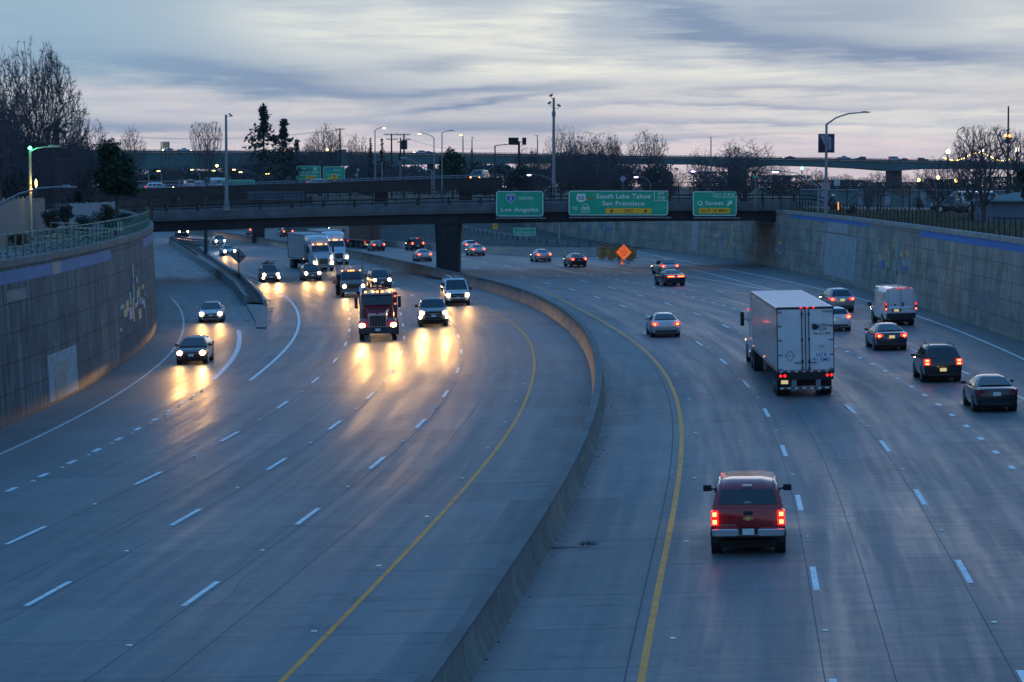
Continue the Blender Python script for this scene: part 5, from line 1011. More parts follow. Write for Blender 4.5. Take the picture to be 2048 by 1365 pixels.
# ================================================================ trees
import numpy as np
def grow(seed, env, n=1100, forks=.30, twigs=6, twl=.05, up=.0, leafp=0., rad=.011, stems=1, jit=.16, tmat=None):
    """bare tree in a unit box: tips fill the envelope, every tip joins the nearest branch, girth follows the number of tips carried"""
    R = np.random.RandomState(seed); rr = random.Random(seed); A = []
    while len(A) < n:
        p = R.uniform(-1, 1, 3); q = env(p)
        if q is not None: A.append(q)
    A = np.array(A)
    if stems == 1: trunk = [(0, 0, 0), (.01, .005, forks*.35), (-.008, .01, forks*.7), (.012, 0, forks)]; P = [np.array(t, float) for t in trunk]; par = [-1, 0, 1, 2]
    else:
        P = [np.array((0, 0, 0.))]; par = [-1]
        for k in range(stems):
            a = 6.283*k/stems+R.uniform(-.4, .4); b = 0
            for t in (.33, .66, 1.): P.append(np.array((math.cos(a)*.10*t*t*1.6, math.sin(a)*.10*t*t*1.6, forks*t))); par.append(b); b = len(P)-1
    root0 = np.array((0, 0, forks*.5)); base = np.array((0, 0, forks)); A = A[np.argsort(np.linalg.norm(A-base, axis=1)*R.uniform(.75, 1.25, len(A)))]
    buf = np.zeros((n*8+40, 3)); cost = np.zeros(n*8+40); m = len(P); buf[:m] = P; tips = []
    cost[:m] = [1. if p[2] < forks*.9 else 0. for p in P]
    for q in A:
        e = q-buf[:m]; le = np.linalg.norm(e, axis=1)+1e-6; g_ = buf[:m]-root0; lg = np.linalg.norm(g_, axis=1)+1e-6; ca = (e*g_).sum(1)/(le*lg)
        d = le*(1+.9*(1-ca))+cost[:m]*.02+np.maximum(0, buf[:m, 2]-q[2])*.3; i = int(np.argmin(d)); s0 = buf[i].copy(); L_ = np.linalg.norm(q-s0); k = max(1, min(6, int(L_/.055))); b = i
        side = R.normal(0, 1, 3)*L_*jit
        for t in range(1, k+1):
            f = t/k; p = s0+(q-s0)*f+side*math.sin(math.pi*f)+np.array((0, 0, up*L_*math.sin(math.pi*f)))+R.normal(0, .004, 3)
            if t == k: p = q
            if m >= len(buf): break
            buf[m] = p; cost[m] = cost[b]+.12; par.append(b); b = m; m += 1
        tips.append(b)
    cnt = np.zeros(m)
    for t in tips: cnt[t] += 1
    for i in range(m-1, 0, -1): cnt[par[i]] += cnt[i]
    rd = np.maximum(.0009, rad*(cnt/n)**.42*2.1)
    T, C = MB(), MB()
    for i in range(1, m):
        if cnt[i] == 0: continue
        a, b = Vector(buf[par[i]]), Vector(buf[i]); r0, r1 = min(rd[par[i]], rd[i]*1.35), rd[i]
        if par[i] == 0 or i < 4: r0 = rd[par[i]]*1.1
        if (b-a).length < 1e-5: continue
        big = cnt[i] > n*.03; (T if big else C).tube([a, b+(b-a)*.06], [r0, r1], M['bark'] if big else (tmat or M['twig']), 6 if big else 3, caps=False)
    for t in tips:
        q = Vector(buf[t]); d = (q-Vector(buf[par[t]])).normalized()
        for i in range(twigs):
            e = (Vector((rr.gauss(0, 1), rr.gauss(0, 1), rr.gauss(.25, .8))).normalized()+d*.9).normalized(); s0 = q-d*rr.random()*.04; e2 = s0+e*rr.uniform(.35, 1.)*twl; w_ = e.cross(Vector((rr.random()-.5, 1, .1))).normalized()*.0012; C.add([s0-w_, s0+w_, e2], [(0, 1, 2)], tmat or M['twig'])
        if rr.random() < leafp:
            for i in range(5):
                c_ = q+Vector((rr.gauss(0, .018), rr.gauss(0, .018), rr.gauss(0, .018))); a = Vector((rr.gauss(0, 1), rr.gauss(0, 1), rr.gauss(0, 1))).normalized(); b = a.cross(Vector((0, 0, 1))).normalized(); z_ = rr.uniform(.004, .009); C.add([c_-a*z_, c_+b*z_*.6, c_+a*z_, c_-b*z_*.6], [(0, 1, 2, 3)], M['leaf2'])
    return T, C
def ell(cz, rz, rx=.5, hollow=.0, low=None, lobes=0):
    def f(p):
        r = math.sqrt(p[0]**2+p[1]**2+p[2]**2)
        a = math.atan2(p[1], p[0]); lim = 1-.34*(1+math.sin(3*a+lobes+2.5*p[2]))*(1 if lobes else 0)*.5-.12*(1+math.sin(5*p[2]+2*a+lobes))*.5
        if r > lim or r < hollow: return None
        q = np.array((p[0]*rx, p[1]*rx, cz+p[2]*rz))
        if low is not None and q[2] < low+.35*math.hypot(q[0], q[1]): return None
        return q
    return f
def fan(p):
    z = (p[2]+1)/2; r = .5*(.12+.88*z**.8)*math.sqrt(max(0, 1-max(0, z-.7)**2*7))
    if math.hypot(p[0], p[1])*.5 > r: return None
    return np.array((p[0]*.5, p[1]*.5, .16+z*.84))
def tree_root(name, x, y, label, group, T, C, z=None):
    r = empty(name, (x, y, tz(y) if z is None else z), label, 'tree', group)
    if T: T.build('trunk', r, smooth=60)
    if C: C.build('crown', r)
    return r
_tc = {}
def bare(px, ytop, Yd, wpx, kind, label, group=None, name='bare_tree', sx=None):
    z0 = tz(Yd)-.05 if Yd < 2000 else 8; p = W(px, ytop, Yd); h = p.z-z0; wd = wpx*Yd/F
    if kind not in _tc:
        K = dict(elm=dict(seed=11, env=ell(.58, .42, .5, 0, .08, 1), n=3000, forks=.26, twigs=6, twl=.045), fan=dict(seed=21, env=fan, n=900, forks=.14, up=-.1, jit=.08, twl=.05), wide=dict(seed=35, env=ell(.50, .50, .5, 0, .10, 2), n=1300, forks=.10, stems=4, twl=.05, leafp=.12), gnarl=dict(seed=47, env=ell(.60, .40, .5, 0, .2, 3), n=900, forks=.26, jit=.18, twl=.07), bud=dict(seed=59, env=ell(.58, .42, .5, 0, .12, 4), n=1200, forks=.2, leafp=.5, twl=.05), round=dict(seed=63, env=ell(.66, .34, .5, 0, .3), n=1100, forks=.36, leafp=.25, twl=.05), thick=dict(seed=75, env=ell(.53, .47, .5, 0, .02, 5), n=2600, forks=.14, twigs=6, twl=.06), pollard=dict(seed=88, env=fan, n=650, forks=.2, jit=.03, twl=.11, twigs=5, rad=.016))[kind]
        T, C = grow(**K)
        mt, mc = T.build('trunk', smooth=60), C.build('crown'); _tc[kind] = (mt.data, mc.data); bpy.data.objects.remove(mt); bpy.data.objects.remove(mc)
    a, b = _tc[kind]; r = empty(name, (p.x, Yd, z0), label, 'tree', group, rz=(px*1.7) % 6.28)
    for d, nm in ((a, 'trunk'), (b, 'crown')):
        o = bpy.data.objects.new(nm, d); COL.objects.link(o); o.parent = r; o.scale = (wd, wd, h)
    return r
def leafy(seed, h, wd, n, mat, mat2, low=.12, leaf=.22, lobes=9, shape='round'):
    R = random.Random(seed); T, C = MB(), MB()
    T.tube([(0, 0, 0), (wd*.01, 0, h*.3), (-wd*.02, 0, h*.65)], [wd*.035+.05, wd*.025+.04, .04], M['bark'], 7)
    L_ = []
    for i in range(lobes):
        a = R.uniform(0, 6.28); t = R.uniform(0, 1)
        if shape == 'round': z = low+(1-low)*(.22+.6*t); rr = .27*math.sin(math.pi*min(.98, max(.05, (z-low)/(1-low))))**.6*R.uniform(.6, 1.1)
        else: z = low+(1-low)*(.1+.85*t); rr = .25*(1-t)+.04
        c_ = Vector((math.cos(a)*rr*wd, math.sin(a)*rr*wd, z*h)); s = wd*R.uniform(.17, .27)*(1 if shape == 'round' else (1.05-t*.7)); L_.append((c_, s))
    for i, (c_, s) in enumerate(L_):
        T.tube([(0, 0, h*.25), (c_*.5)+Vector((0, 0, h*.15)), c_], [.06+wd*.012, .05, .02], M['bark'], 4, caps=False)
    for i in range(n):
        c_, s = L_[R.randrange(len(L_))]; d = Vector((R.gauss(0, 1), R.gauss(0, 1), R.gauss(0, 1))).normalized(); rad = s*(R.random()**.33)*(1+.35*math.sin(d.x*7+c_.x)*math.cos(d.z*8+c_.z)); p = c_+Vector((d.x*rad, d.y*rad, d.z*rad*.85))
        if p.z < low*h*.5: continue
        p.z = min(p.z, h*1.0-R.random()*.03*h); a = Vector((R.gauss(0, 1), R.gauss(0, 1), R.gauss(0, .7))).normalized(); b = a.cross(Vector((R.random()-.5, R.random()-.5, 1))).normalized(); q = leaf*R.uniform(.5, 1.3)
        C.add([p-a*q*.6, p+b*q*.38, p+a*q*.6, p-b*q*.38], [(0, 1, 2, 3)], mat if R.random() < .7 else mat2)
    return T, C
def conifer(seed, h, wd, n, gap=.0):
    R = random.Random(seed); T, C = MB(), MB(); T.tube([(0, 0, 0), (0, 0, h*.5), (0, 0, h)], [h*.016, h*.010, .03], M['bark'], 6)
    z = h*.12
    while z < h*.985:
        t = z/h; env = 1.35*(1-t)**.6*(1+.35*math.sin(z*2.3+seed))*R.uniform(.65, 1.1)
        if t > .78: env = .10+.08*R.random()+(1-t)*.2
        for k in range(R.randint(4, 7)):
            a = R.uniform(0, 6.28); ln = wd/2*env*R.uniform(.55, 1.1); d = Vector((math.cos(a), math.sin(a), R.uniform(-.25, .15))); e = Vector((0, 0, z))+d*ln
            C.tube([(0, 0, z), e], [.06, .02], M['bark'], 3, caps=False)
            for j in range(n):
                u_ = R.random()**.7; p = Vector((0, 0, z)).lerp(e, u_)+Vector((R.gauss(0, .12), R.gauss(0, .12), R.gauss(-.08, .14)))*wd*.13; q = R.uniform(.25, .6)*(.6+wd*.11); b = Vector((R.gauss(0, 1), R.gauss(0, 1), R.gauss(-.2, .5))).normalized(); c_ = b.cross(Vector((R.random()-.5, R.random()-.5, 1))).normalized()
                C.add([p-b*q*.6, p+c_*q*.3, p+b*q*.6, p-c_*q*.3], [(0, 1, 2, 3)], M['needle'])
        z += h*R.uniform(.022, .040)
    return T, C
def place_leafy(px, ytop, Yd, wpx, label, seed, n, mat, mat2, name='leafy_tree', leaf=.25, lobes=9, low=.12, shape='round', group=None):
    p = W(px, ytop, Yd); z0 = tz(Yd)-.05; T, C = leafy(seed, p.z-z0, wpx*Yd/F, n, mat, mat2, low, leaf, lobes, shape); return tree_root(name, p.x, Yd, label, group, T, C, z0)
def place_con(px, ytop, Yd, wpx, label, seed, n=10):
    p = W(px, ytop, Yd); z0 = tz(Yd)-.05; T, C = conifer(seed, p.z-z0, wpx*Yd/F, n); return tree_root('conifer', p.x, Yd, label, None, T, C, z0)
# left group
GL = 'dense trees behind the left terrace'
bare(78, 64, 185, 210, 'elm', 'tallest bare tree at the left edge with a broad spidery crown'); bare(-5, 82, 170, 130, 'gnarl', 'bare tree cut by the left edge with a heavy dark limb'); bare(-40, 70, 175, 120, 'thick', 'bare tree half outside the left edge')
bare(165, 222, 215, 120, 'gnarl', 'bare tree leaning over the dark green tree'); bare(115, 235, 200, 130, 'thick', 'dense twiggy bare tree under the tallest bare tree'); bare(40, 225, 195, 150, 'thick', 'dense twiggy bare tree behind the green-topped lamp post')
bare(200, 275, 225, 110, 'wide', 'low bare tree behind the dark green tree'); bare(90, 290, 180, 110, 'thick', 'bare thicket tree right of the green-topped lamp post')
for i, (px, yt, Yd, wp) in enumerate(((20, 200, 205, 190), (130, 268, 230, 170), (45, 290, 215, 170))):
    place_leafy(px, yt, Yd, wp, ('dark ivy-covered tree filling the left edge', 'dark evergreen mass between the lamp post and the green tree', 'dark shrubby tree directly behind the green-topped lamp post')[i], 100+i, 15000, M['needle'], M['leaf2'], 'dark_tree', .30, 12, .05)
place_leafy(232, 268, 212, 108, 'rounded dark green tree left of the overpass railing', 7, 24000, M['leaf'], M['leaf'], leaf=.20, lobes=14, low=.18)
# palm
p = W(112, 232, 192); pr = empty('palm_tree', (p.x, 192, tz(192)), 'shaggy palm top showing between the left trees', 'tree'); h = p.z-tz(192); mb = MB(); mb.tube([(0, 0, 0), (.1, 0, h*.5), (0, 0, h-.5)], [.25, .2, .22], M['bark'], 8); mb.build('trunk', pr); mb = MB(); random.seed(12)
for i in range(34):
    a = random.uniform(0, 6.28); el = random.uniform(-.9, 1.2); d = Vector((math.cos(a)*math.cos(el), math.sin(a)*math.cos(el), math.sin(el))); c_ = Vector((0, 0, h-.5)); e = c_+d*.95; s = d.cross(Vector((0, 0, 1))).normalized()
    for j in range(13):
        b = e+(d*math.cos((j-6)*.2)+s*math.sin((j-6)*.2))*random.uniform(.5, .75)-Vector((0, 0, .12)); mb.add([e-s*.03, e+s*.03, b], [(0, 1, 2)], M['needle'])
    mb.tube([c_, e], .02, M['needle'], 3, caps=False)
mb.build('crown', pr)
# terrace shrubs
def bush(px, yb, yt, wpx, label, seed, n, mat, mat2, leaf=.11, lobes=9):
    q = on(px, yb); h = (yb-yt)*q.y/F; T, C = leafy(seed, h, wpx*q.y/F, n, mat, mat2, .02, leaf, lobes); r = empty('shrub', q, label, 'shrub'); T.build('stem', r); C.build('foliage', r)
bush(211, 462, 411, 56, 'rounded rust-tinted shrub beside the wooden platform', 31, 6000, M['leaf'], M['leaf3']); bush(165, 465, 432, 46, 'dark low shrub left of the rust-tinted shrub', 32, 2600, M['needle'], M['leaf2']); bush(133, 468, 405, 40, 'grey-green wispy shrub left of the low pale fence', 33, 2600, M['leaf2'], M['leaf2']); bush(105, 470, 408, 44, 'pale feathery shrub beside the weathered board fence', 34, 2600, M['leaf2'], M['twig2'])
bush(35, 492, 470, 60, 'dry brown brush at the foot of the pale board fence', 35, 2200, M['leaf3'], M['twig2'], .08); bush(250, 452, 428, 40, 'low dark shrub at the corner by the overpass', 36, 1600, M['needle'], M['leaf2']); bush(15, 448, 405, 70, 'dark bush behind the board fence at the left edge', 37, 3000, M['needle'], M['leaf2'])
# mid distance, left to right
bare(262, 246, 520, 66, 'gnarl', 'small bare tree rising right of the dark green tree'); bare(412, 244, 430, 84, 'fan', 'fan-shaped bare tree left of the camera mast on the overpass'); bare(455, 300, 560, 60, 'wide', 'low bare tree right of the fan-shaped tree'); bare(345, 322, 620, 70, 'wide', 'faint bare tree before the viaduct at left')
place_con(527, 208, 480, 125, 'tallest spiky conifer behind the ramp', 5, 12); place_con(568, 237, 460, 105, 'second conifer right of the tallest conifer', 6, 12); place_con(594, 275, 500, 56, 'short ragged conifer right of the second conifer', 8, 8)
bare(655, 240, 500, 92, 'elm', 'broad bare tree left of the single utility pole'); bare(713, 262, 520, 66, 'gnarl', 'bare tree right of the single utility pole'); bare(620, 270, 520, 60, 'thick', 'bare tree right of the conifers'); bare(500, 300, 540, 70, 'thick', 'low twiggy tree at the foot of the tallest conifer')
place_con(741, 274, 520, 26, 'small conifer left of the tall lit street lamp', 14, 8); place_con(764, 274, 540, 28, 'small conifer right of the tall lit street lamp', 15, 8); place_con(944, 296, 560, 18, 'slim small conifer right of the leafy tree', 16, 8)
place_leafy(905, 291, 440, 74, 'mid-green leafy tree behind the two facing street lamps', 41, 9000, M['leaf'], M['leaf2'], leaf=.35, lobes=12)
for i, (px, yt, wp) in enumerate(((485, 318, 60), (560, 312, 70), (610, 316, 60), (655, 320, 60), (700, 322, 60), (745, 325, 50), (800, 330, 55), (830, 338, 40))): bare(px, yt, 560+10*i, wp+25, 'thick' if i % 2 else 'wide', 'far dark bare tree before the viaduct, number %d from the conifers rightwards' % (i+1) if 0 else ('far dim bare tree ' + ('below the low twiggy tree', 'between the two taller conifers', 'below the short ragged conifer', 'behind the far Los Angeles sign', 'below the single utility pole', 'below the small conifers', 'at the foot of the utility pole pair', 'left of the leafy tree')[i]))
for i, (px, yt, wp, Yd) in enumerate(((540, 322, 110, 600), (640, 326, 120, 610), (735, 332, 110, 620), (410, 346, 120, 640), (300, 350, 100, 640), (970, 352, 60, 600), (480, 330, 90, 590))): place_leafy(px, yt, Yd, wp, 'dark distant tree mass ' + ('behind the conifers', 'behind the far green signs', 'behind the tall lit street lamp', 'behind the parked white vehicles', 'behind the leftmost far lamps', 'behind the wooden pole with a lamp', 'left of the conifers')[i], 200+i, 5000, M['needle'], M['twig'], 'distant_tree', .7, 12)
# right of centre cluster
bare(1122, 240, 400, 84, 'gnarl', 'bare tree just right of the very tall camera mast'); bare(1165, 256, 410, 110, 'thick', 'dense bare tree in the centre cluster'); bare(1215, 258, 420, 100, 'thick', 'dense bare tree behind the tan pole'); bare(1297, 250, 400, 100, 'bud', 'tall bare tree at the right end of the centre cluster'); bare(1060, 290, 420, 90, 'thick', 'bare tree left of the very tall camera mast'); bare(1255, 290, 390, 100, 'wide', 'spreading bare tree low in the centre cluster'); bare(1100, 300, 380, 110, 'thick', 'low twiggy tree at the foot of the centre cluster'); bare(1190, 302, 385, 110, 'thick', 'low twiggy tree behind the widest overhead sign')
for i, (px, yt, wp, Yd) in enumerate(((1040, 325, 80, 400), (1140, 305, 110, 430), (1230, 310, 110, 440), (1310, 330, 90, 430))): place_leafy(px, yt, Yd, wp, 'grey-green thicket ' + ('left of the tall camera mast', 'behind the middle overhead sign', 'behind the tan pole', 'left of the right overhead sign')[i], 240+i, 7000, M['leaf2'], M['twig'], 'thicket_tree', .40, 12)
bare(1480, 270, 300, 190, 'wide', 'wide multi-stemmed bare tree behind the right overhead sign'); bare(1490, 285, 305, 150, 'bud', 'budding bare tree intermixed behind the right overhead sign'); bare(1400, 290, 420, 70, 'wide', 'smaller bare tree left of the wide multi-stemmed tree'); bare(1340, 330, 400, 80, 'thick', 'low bare tree between the two right overhead signs'); bare(1560, 320, 420, 60, 'bud', 'thin bare tree right of the wide multi-stemmed tree')
bare(1630, 332, 420, 84, 'bud', 'budding greenish tree behind the leaning lamp'); bare(1690, 345, 520, 70, 'bud', 'low budding tree right of the banner lamp'); bare(1725, 352, 560, 80, 'bud', 'faint far bare tree under the viaduct'); bare(1660, 350, 560, 80, 'round', 'faint far tree behind the rose board'); bare(1600, 352, 600, 80, 'bud', 'far low tree left of the leaning lamp')
bare(1762, 341, 262, 84, 'round', 'round-headed small bare tree below the viaduct'); bare(1807, 345, 262, 56, 'round', 'second round-headed small bare tree'); bare(1736, 378, 250, 56, 'pollard', 'little forked bare sapling in front of the round-headed trees'); bare(1850, 345, 320, 60, 'round', 'bare tree behind the stop sign')
bare(1876, 305, 205, 120, 'gnarl', 'bare tree with a curved leaning trunk among the globe lamps'); bare(1968, 250, 192, 150, 'pollard', 'largest bare tree in front of the right shed with upright shoots'); bare(1945, 262, 200, 130, 'gnarl', 'bare tree behind the largest right tree'); bare(2035, 262, 205, 110, 'pollard', 'bare tree at the right edge behind the shed')
place_leafy(2052, 318, 175, 46, 'dark green foliage cut by the right edge', 77, 5000, M['leaf'], M['needle'], 'leafy_tree', .14, 8, .3)
for i, (px, yt, wp, Yd) in enumerate(((1560, 352, 160, 620), (1680, 362, 160, 640), (1790, 366, 160, 650), (1900, 360, 160, 600), (2010, 355, 160, 600), (1440, 345, 160, 600))): place_leafy(px, yt, Yd, wp, 'low far tree line ' + ('left of the banner lamp', 'right of the banner lamp', 'under the viaduct pier', 'behind the stop sign', 'behind the shed', 'behind the right overhead sign')[i], 270+i, 4000, M['leaf2'], M['twig'], 'distant_tree', .6, 12)
for i, (px, yt, wp, Yd) in enumerate(((1838, 395, 30, 225), (1925, 402, 60, 212), (1700, 405, 30, 232))): bush(px, yt+28, yt, wp, ('small dark shrub under the stop sign', 'dark shrub at the foot of the largest right tree', 'low rusty shrub right of the banner lamp')[i], 50+i, 900, M['needle'], M['leaf3'])

for i, (px, yt, wp, Yd) in enumerate(((290, 340, 150, 700), (380, 343, 150, 720), (450, 338, 150, 700), (860, 348, 120, 700), (940, 350, 110, 680))): place_leafy(px, yt, Yd, wp, 'low dark distant thicket ' + ('under the left end of the viaduct', 'behind the far parked vans', 'left of the tallest conifer', 'at the foot of the two facing lamps', 'behind the wooden pole base')[i], 300+i, 4500, M['needle'], M['twig'], 'distant_tree', .6, 14, .02)

# far-off wood along the foot of the viaduct: reads as one mass
mb = MB(); random.seed(77)
for i in range(16000):
    px = random.uniform(230, 1130); yt = 334+6*math.sin(px*.031)+4*math.sin(px*.11+1)+(10 if px < 470 else 0); py = yt+abs(random.gauss(0, 1))*18; Yd = random.uniform(820, 860)
    if py > 392: continue
    q = W(px, py, Yd); a = Vector((random.gauss(0, 1), random.gauss(0, 1), random.gauss(0, 1))).normalized(); b = a.cross(Vector((0, 0, 1))).normalized(); s_ = random.uniform(.5, 1.5)
    mb.add([q-a*s_, q+b*s_*.5, q+a*s_, q-b*s_*.5], [(0, 1, 2, 3)], M['needle'] if random.random() < .5 else M['twig'])
mb.build('far_wood', label='far-off dark wood along the foot of the viaduct', cat='wood', kind='stuff')
# ================================================================ vehicles
def orient(o, x, y, z, fx, fy, fz_slope=None, lift=0):
    n = Vector((-KX, -MY, 1)).normalized(); f = Vector((fx, fy, 0)); f = (f-n*f.dot(n)).normalized(); r = f.cross(n)
    o.matrix_world = Matrix.Translation((x, y, z)) @ Matrix((r, f, n)).transposed().to_4x4()
def heading(y): return (med(y+4)-med(y-4))/8
def put(o, px, py, dr, axle, yaw=0., road=True):
    P = G(px, py); s = heading(P.y); a = math.atan2(1, s)+math.radians(yaw); f = Vector((math.cos(a), math.sin(a), 0))*dr
    q = P-f*axle; orient(o, q.x, q.y, rz_(q.x, q.y)+.005, f.x, f.y)
def beam_lamp(root, x, y, z, power, cool=False):
    li = bpy.data.lights.new('headlight_beam', 'SPOT'); li.energy = power; li.color = (.85, .92, 1) if cool else (1, .51, .14); li.spot_size = math.radians(110); li.spot_blend = .6; li.shadow_soft_size = .08; li.use_nodes = True
    t = li.node_tree; em = t.nodes['Emission']; tcn = t.nodes.new('ShaderNodeTexCoord'); sp_ = t.nodes.new('ShaderNodeSeparateXYZ'); t.links.new(tcn.outputs['Normal'], sp_.inputs[0])
    v = ramp(t, ma(t, 'MULTIPLY', sp_.outputs[1], -1), [(0, .012), (.015, .5), (.03, 1.), (.06, .50), (.12, .11), (.3, .02)])     # beam pattern: cut off above the horizon, weaker close to the car
    h_ = ramp(t, ma(t, 'ABSOLUTE', sp_.outputs[0]), [(0, 1.), (.12, .8), (.3, .25), (.6, .03)])
    t.links.new(ma(t, 'MULTIPLY', v, h_), em.inputs['Strength'])
    lo = bpy.data.objects.new('headlight_beam', li); COL.objects.link(lo); lo.parent = root; lo.location = (x, y, z); lo.rotation_euler = (math.radians(90), 0, 0); return lo
WHEELS = {}
def wheel(root, x, y, r, wd=.22, rimr=.62, nm='wheel', rm=None):
    key = (round(r, 3), wd, rimr)
    if key not in WHEELS:
        a = MB(); hw = wd/2; a.tube([(-hw, 0, 0), (-hw+.03, 0, 0), (hw-.03, 0, 0), (hw, 0, 0)], [r*.94, r, r, r*.94], M['tyre'], 20); t = a.build('tyre', smooth=40)
        b = MB(); b.tube([(-hw-.006, 0, 0), (hw+.006, 0, 0)], r*rimr, M['rim'], 16)
        for i in range(5):
            an = i*1.2566
            for s in (-1, 1): b.box((s*(hw+.008), math.cos(an)*r*.36, math.sin(an)*r*.36), (.012, r*.14, r*.14), M['black'], Matrix.Rotation(an, 3, 'X'))
        b.tube([(-hw-.016, 0, 0), (hw+.016, 0, 0)], r*.13, M['chrome'], 8); m = b.build('rim', smooth=40); WHEELS[key] = (t.data, m.data); bpy.data.objects.remove(t); bpy.data.objects.remove(m)
    td, rd = WHEELS[key]; w_ = bpy.data.objects.new(nm, td); COL.objects.link(w_); w_.parent = root; w_.location = (x, y, r); ri = bpy.data.objects.new('rim', rd); COL.objects.link(ri); ri.parent = w_
SP = dict(
 sedan=dict(L=4.8, W=1.84, wb=2.78, r=.33, low=[(-2.40,.40,.80,.70),(-2.33,.28,1.00,.85),(-2.05,.22,1.06,.90),(-1.2,.19,1.02,.915),(0,.19,.99,.92),(1.1,.19,.96,.915),(1.7,.2,.88,.90),(2.2,.22,.76,.84),(2.38,.30,.64,.70)], gh=(-1.95,-1.0,.25,1.15), zb=(1.05,.95), zr=1.46, wt=(.82,.58), tl=(.72,.98,.50,.88), hl=(.58,.74,.50,.84)),
 coupe=dict(L=5.0, W=1.92, wb=2.95, r=.36, low=[(-2.50,.42,.86,.78),(-2.44,.30,1.02,.89),(-2.1,.22,1.08,.945),(-1.2,.2,1.05,.96),(0,.2,1.0,.955),(1.1,.2,.99,.955),(1.8,.2,.93,.94),(2.35,.22,.84,.90),(2.5,.30,.70,.80)], gh=(-1.9,-.95,.15,.95), zb=(1.06,.98), zr=1.43, wt=(.84,.60), tl=(.80,.96,.12,.80), hl=(.62,.76,.45,.85)),
 hatch=dict(L=4.35, W=1.78, wb=2.65, r=.32, low=[(-2.17,.38,.84,.72),(-2.12,.28,1.02,.84),(-1.9,.22,1.04,.875),(-1.2,.19,1.0,.885),(0,.19,.97,.89),(1.0,.19,.95,.885),(1.6,.2,.86,.87),(2.0,.22,.74,.81),(2.16,.30,.62,.68)], gh=(-2.05,-1.75,.2,1.15), zb=(1.03,.94), zr=1.47, wt=(.80,.59), tl=(.78,1.08,.56,.86), hl=(.58,.76,.48,.82)),
 suv=dict(L=4.75, W=1.88, wb=2.7, r=.36, low=[(-2.36,.42,.95,.76),(-2.30,.32,1.10,.90),(-1.9,.27,1.12,.93),(-1.0,.25,1.08,.94),(0,.25,1.06,.94),(1.2,.25,1.04,.935),(1.8,.26,.98,.92),(2.2,.28,.88,.87),(2.36,.36,.72,.74)], gh=(-2.28,-2.0,.35,1.25), zb=(1.10,1.03), zr=1.74, wt=(.86,.66), tl=(.86,1.16,.62,.90), hl=(.72,.90,.52,.86)),
 crossover=dict(L=4.7, W=1.86, wb=2.7, r=.35, low=[(-2.34,.42,.95,.74),(-2.28,.32,1.08,.88),(-1.9,.26,1.10,.92),(-1.0,.24,1.06,.93),(0,.24,1.04,.93),(1.2,.24,1.02,.92),(1.8,.25,.95,.90),(2.18,.27,.84,.84),(2.34,.35,.70,.70)], gh=(-2.22,-1.65,.3,1.2), zb=(1.08,1.02), zr=1.66, wt=(.85,.62), tl=(.84,1.06,.50,.90), hl=(.70,.88,.50,.84)),
 pickup=dict(L=5.85, W=2.02, wb=3.65, r=.40, low=[(-2.92,.62,1.30,.94),(-2.88,.56,1.36,.99),(-2.5,.50,1.37,1.0),(-1.0,.46,1.36,1.01),(.6,.42,1.34,1.01),(1.6,.42,1.30,1.0),(2.3,.45,1.24,.99),(2.75,.5,1.14,.96),(2.9,.56,1.0,.88)], gh=(-.95,-.75,.75,1.45), zb=(1.36,1.30), zr=1.88, wt=(.93,.74), tl=(.88,1.30,.80,1.0), hl=(.86,1.10,.62,.98)),
 van=dict(L=5.7, W=2.02, wb=3.5, r=.38, low=[(-2.84,.48,1.20,.90),(-2.78,.40,1.26,.98),(-2.4,.34,1.28,1.0),(-1,.32,1.27,1.01),(.6,.32,1.25,1.01),(1.7,.34,1.18,.99),(2.5,.38,1.05,.95),(2.8,.44,.90,.86)], gh=(-2.80,-2.70,1.0,1.85), zb=(1.26,1.18), zr=2.10, wt=(.96,.80), tl=(.95,1.5,.84,.98), hl=(.78,.98,.60,.92)),
 tallvan=dict(L=5.95, W=2.05, wb=3.45, r=.36, low=[(-2.97,.48,1.20,.96),(-2.93,.42,1.28,1.0),(-2.4,.36,1.30,1.02),(-1,.34,1.30,1.025),(.6,.34,1.28,1.02),(1.7,.34,1.20,1.0),(2.6,.38,1.0,.93),(2.95,.46,.84,.80)], gh=(-2.95,-2.88,1.25,2.35), zb=(1.28,1.1), zr=2.5, wt=(1.0,.88), tl=(1.0,1.55,.90,1.0), hl=(.82,1.05,.62,.93)))
def sect(y, zb_, zt, w_):
    h = zt-zb_; half = [(w_*.80, zb_), (w_*.95, zb_+.08*h+.02), (w_, zb_+.40*h), (w_*.992, zt-.22*h), (w_*.95, zt-.06*h), (w_*.82, zt), (w_*.4, zt+.015)]
    return [(x, y, z) for x, z in half]+[(-x, y, z) for x, z in reversed(half)]
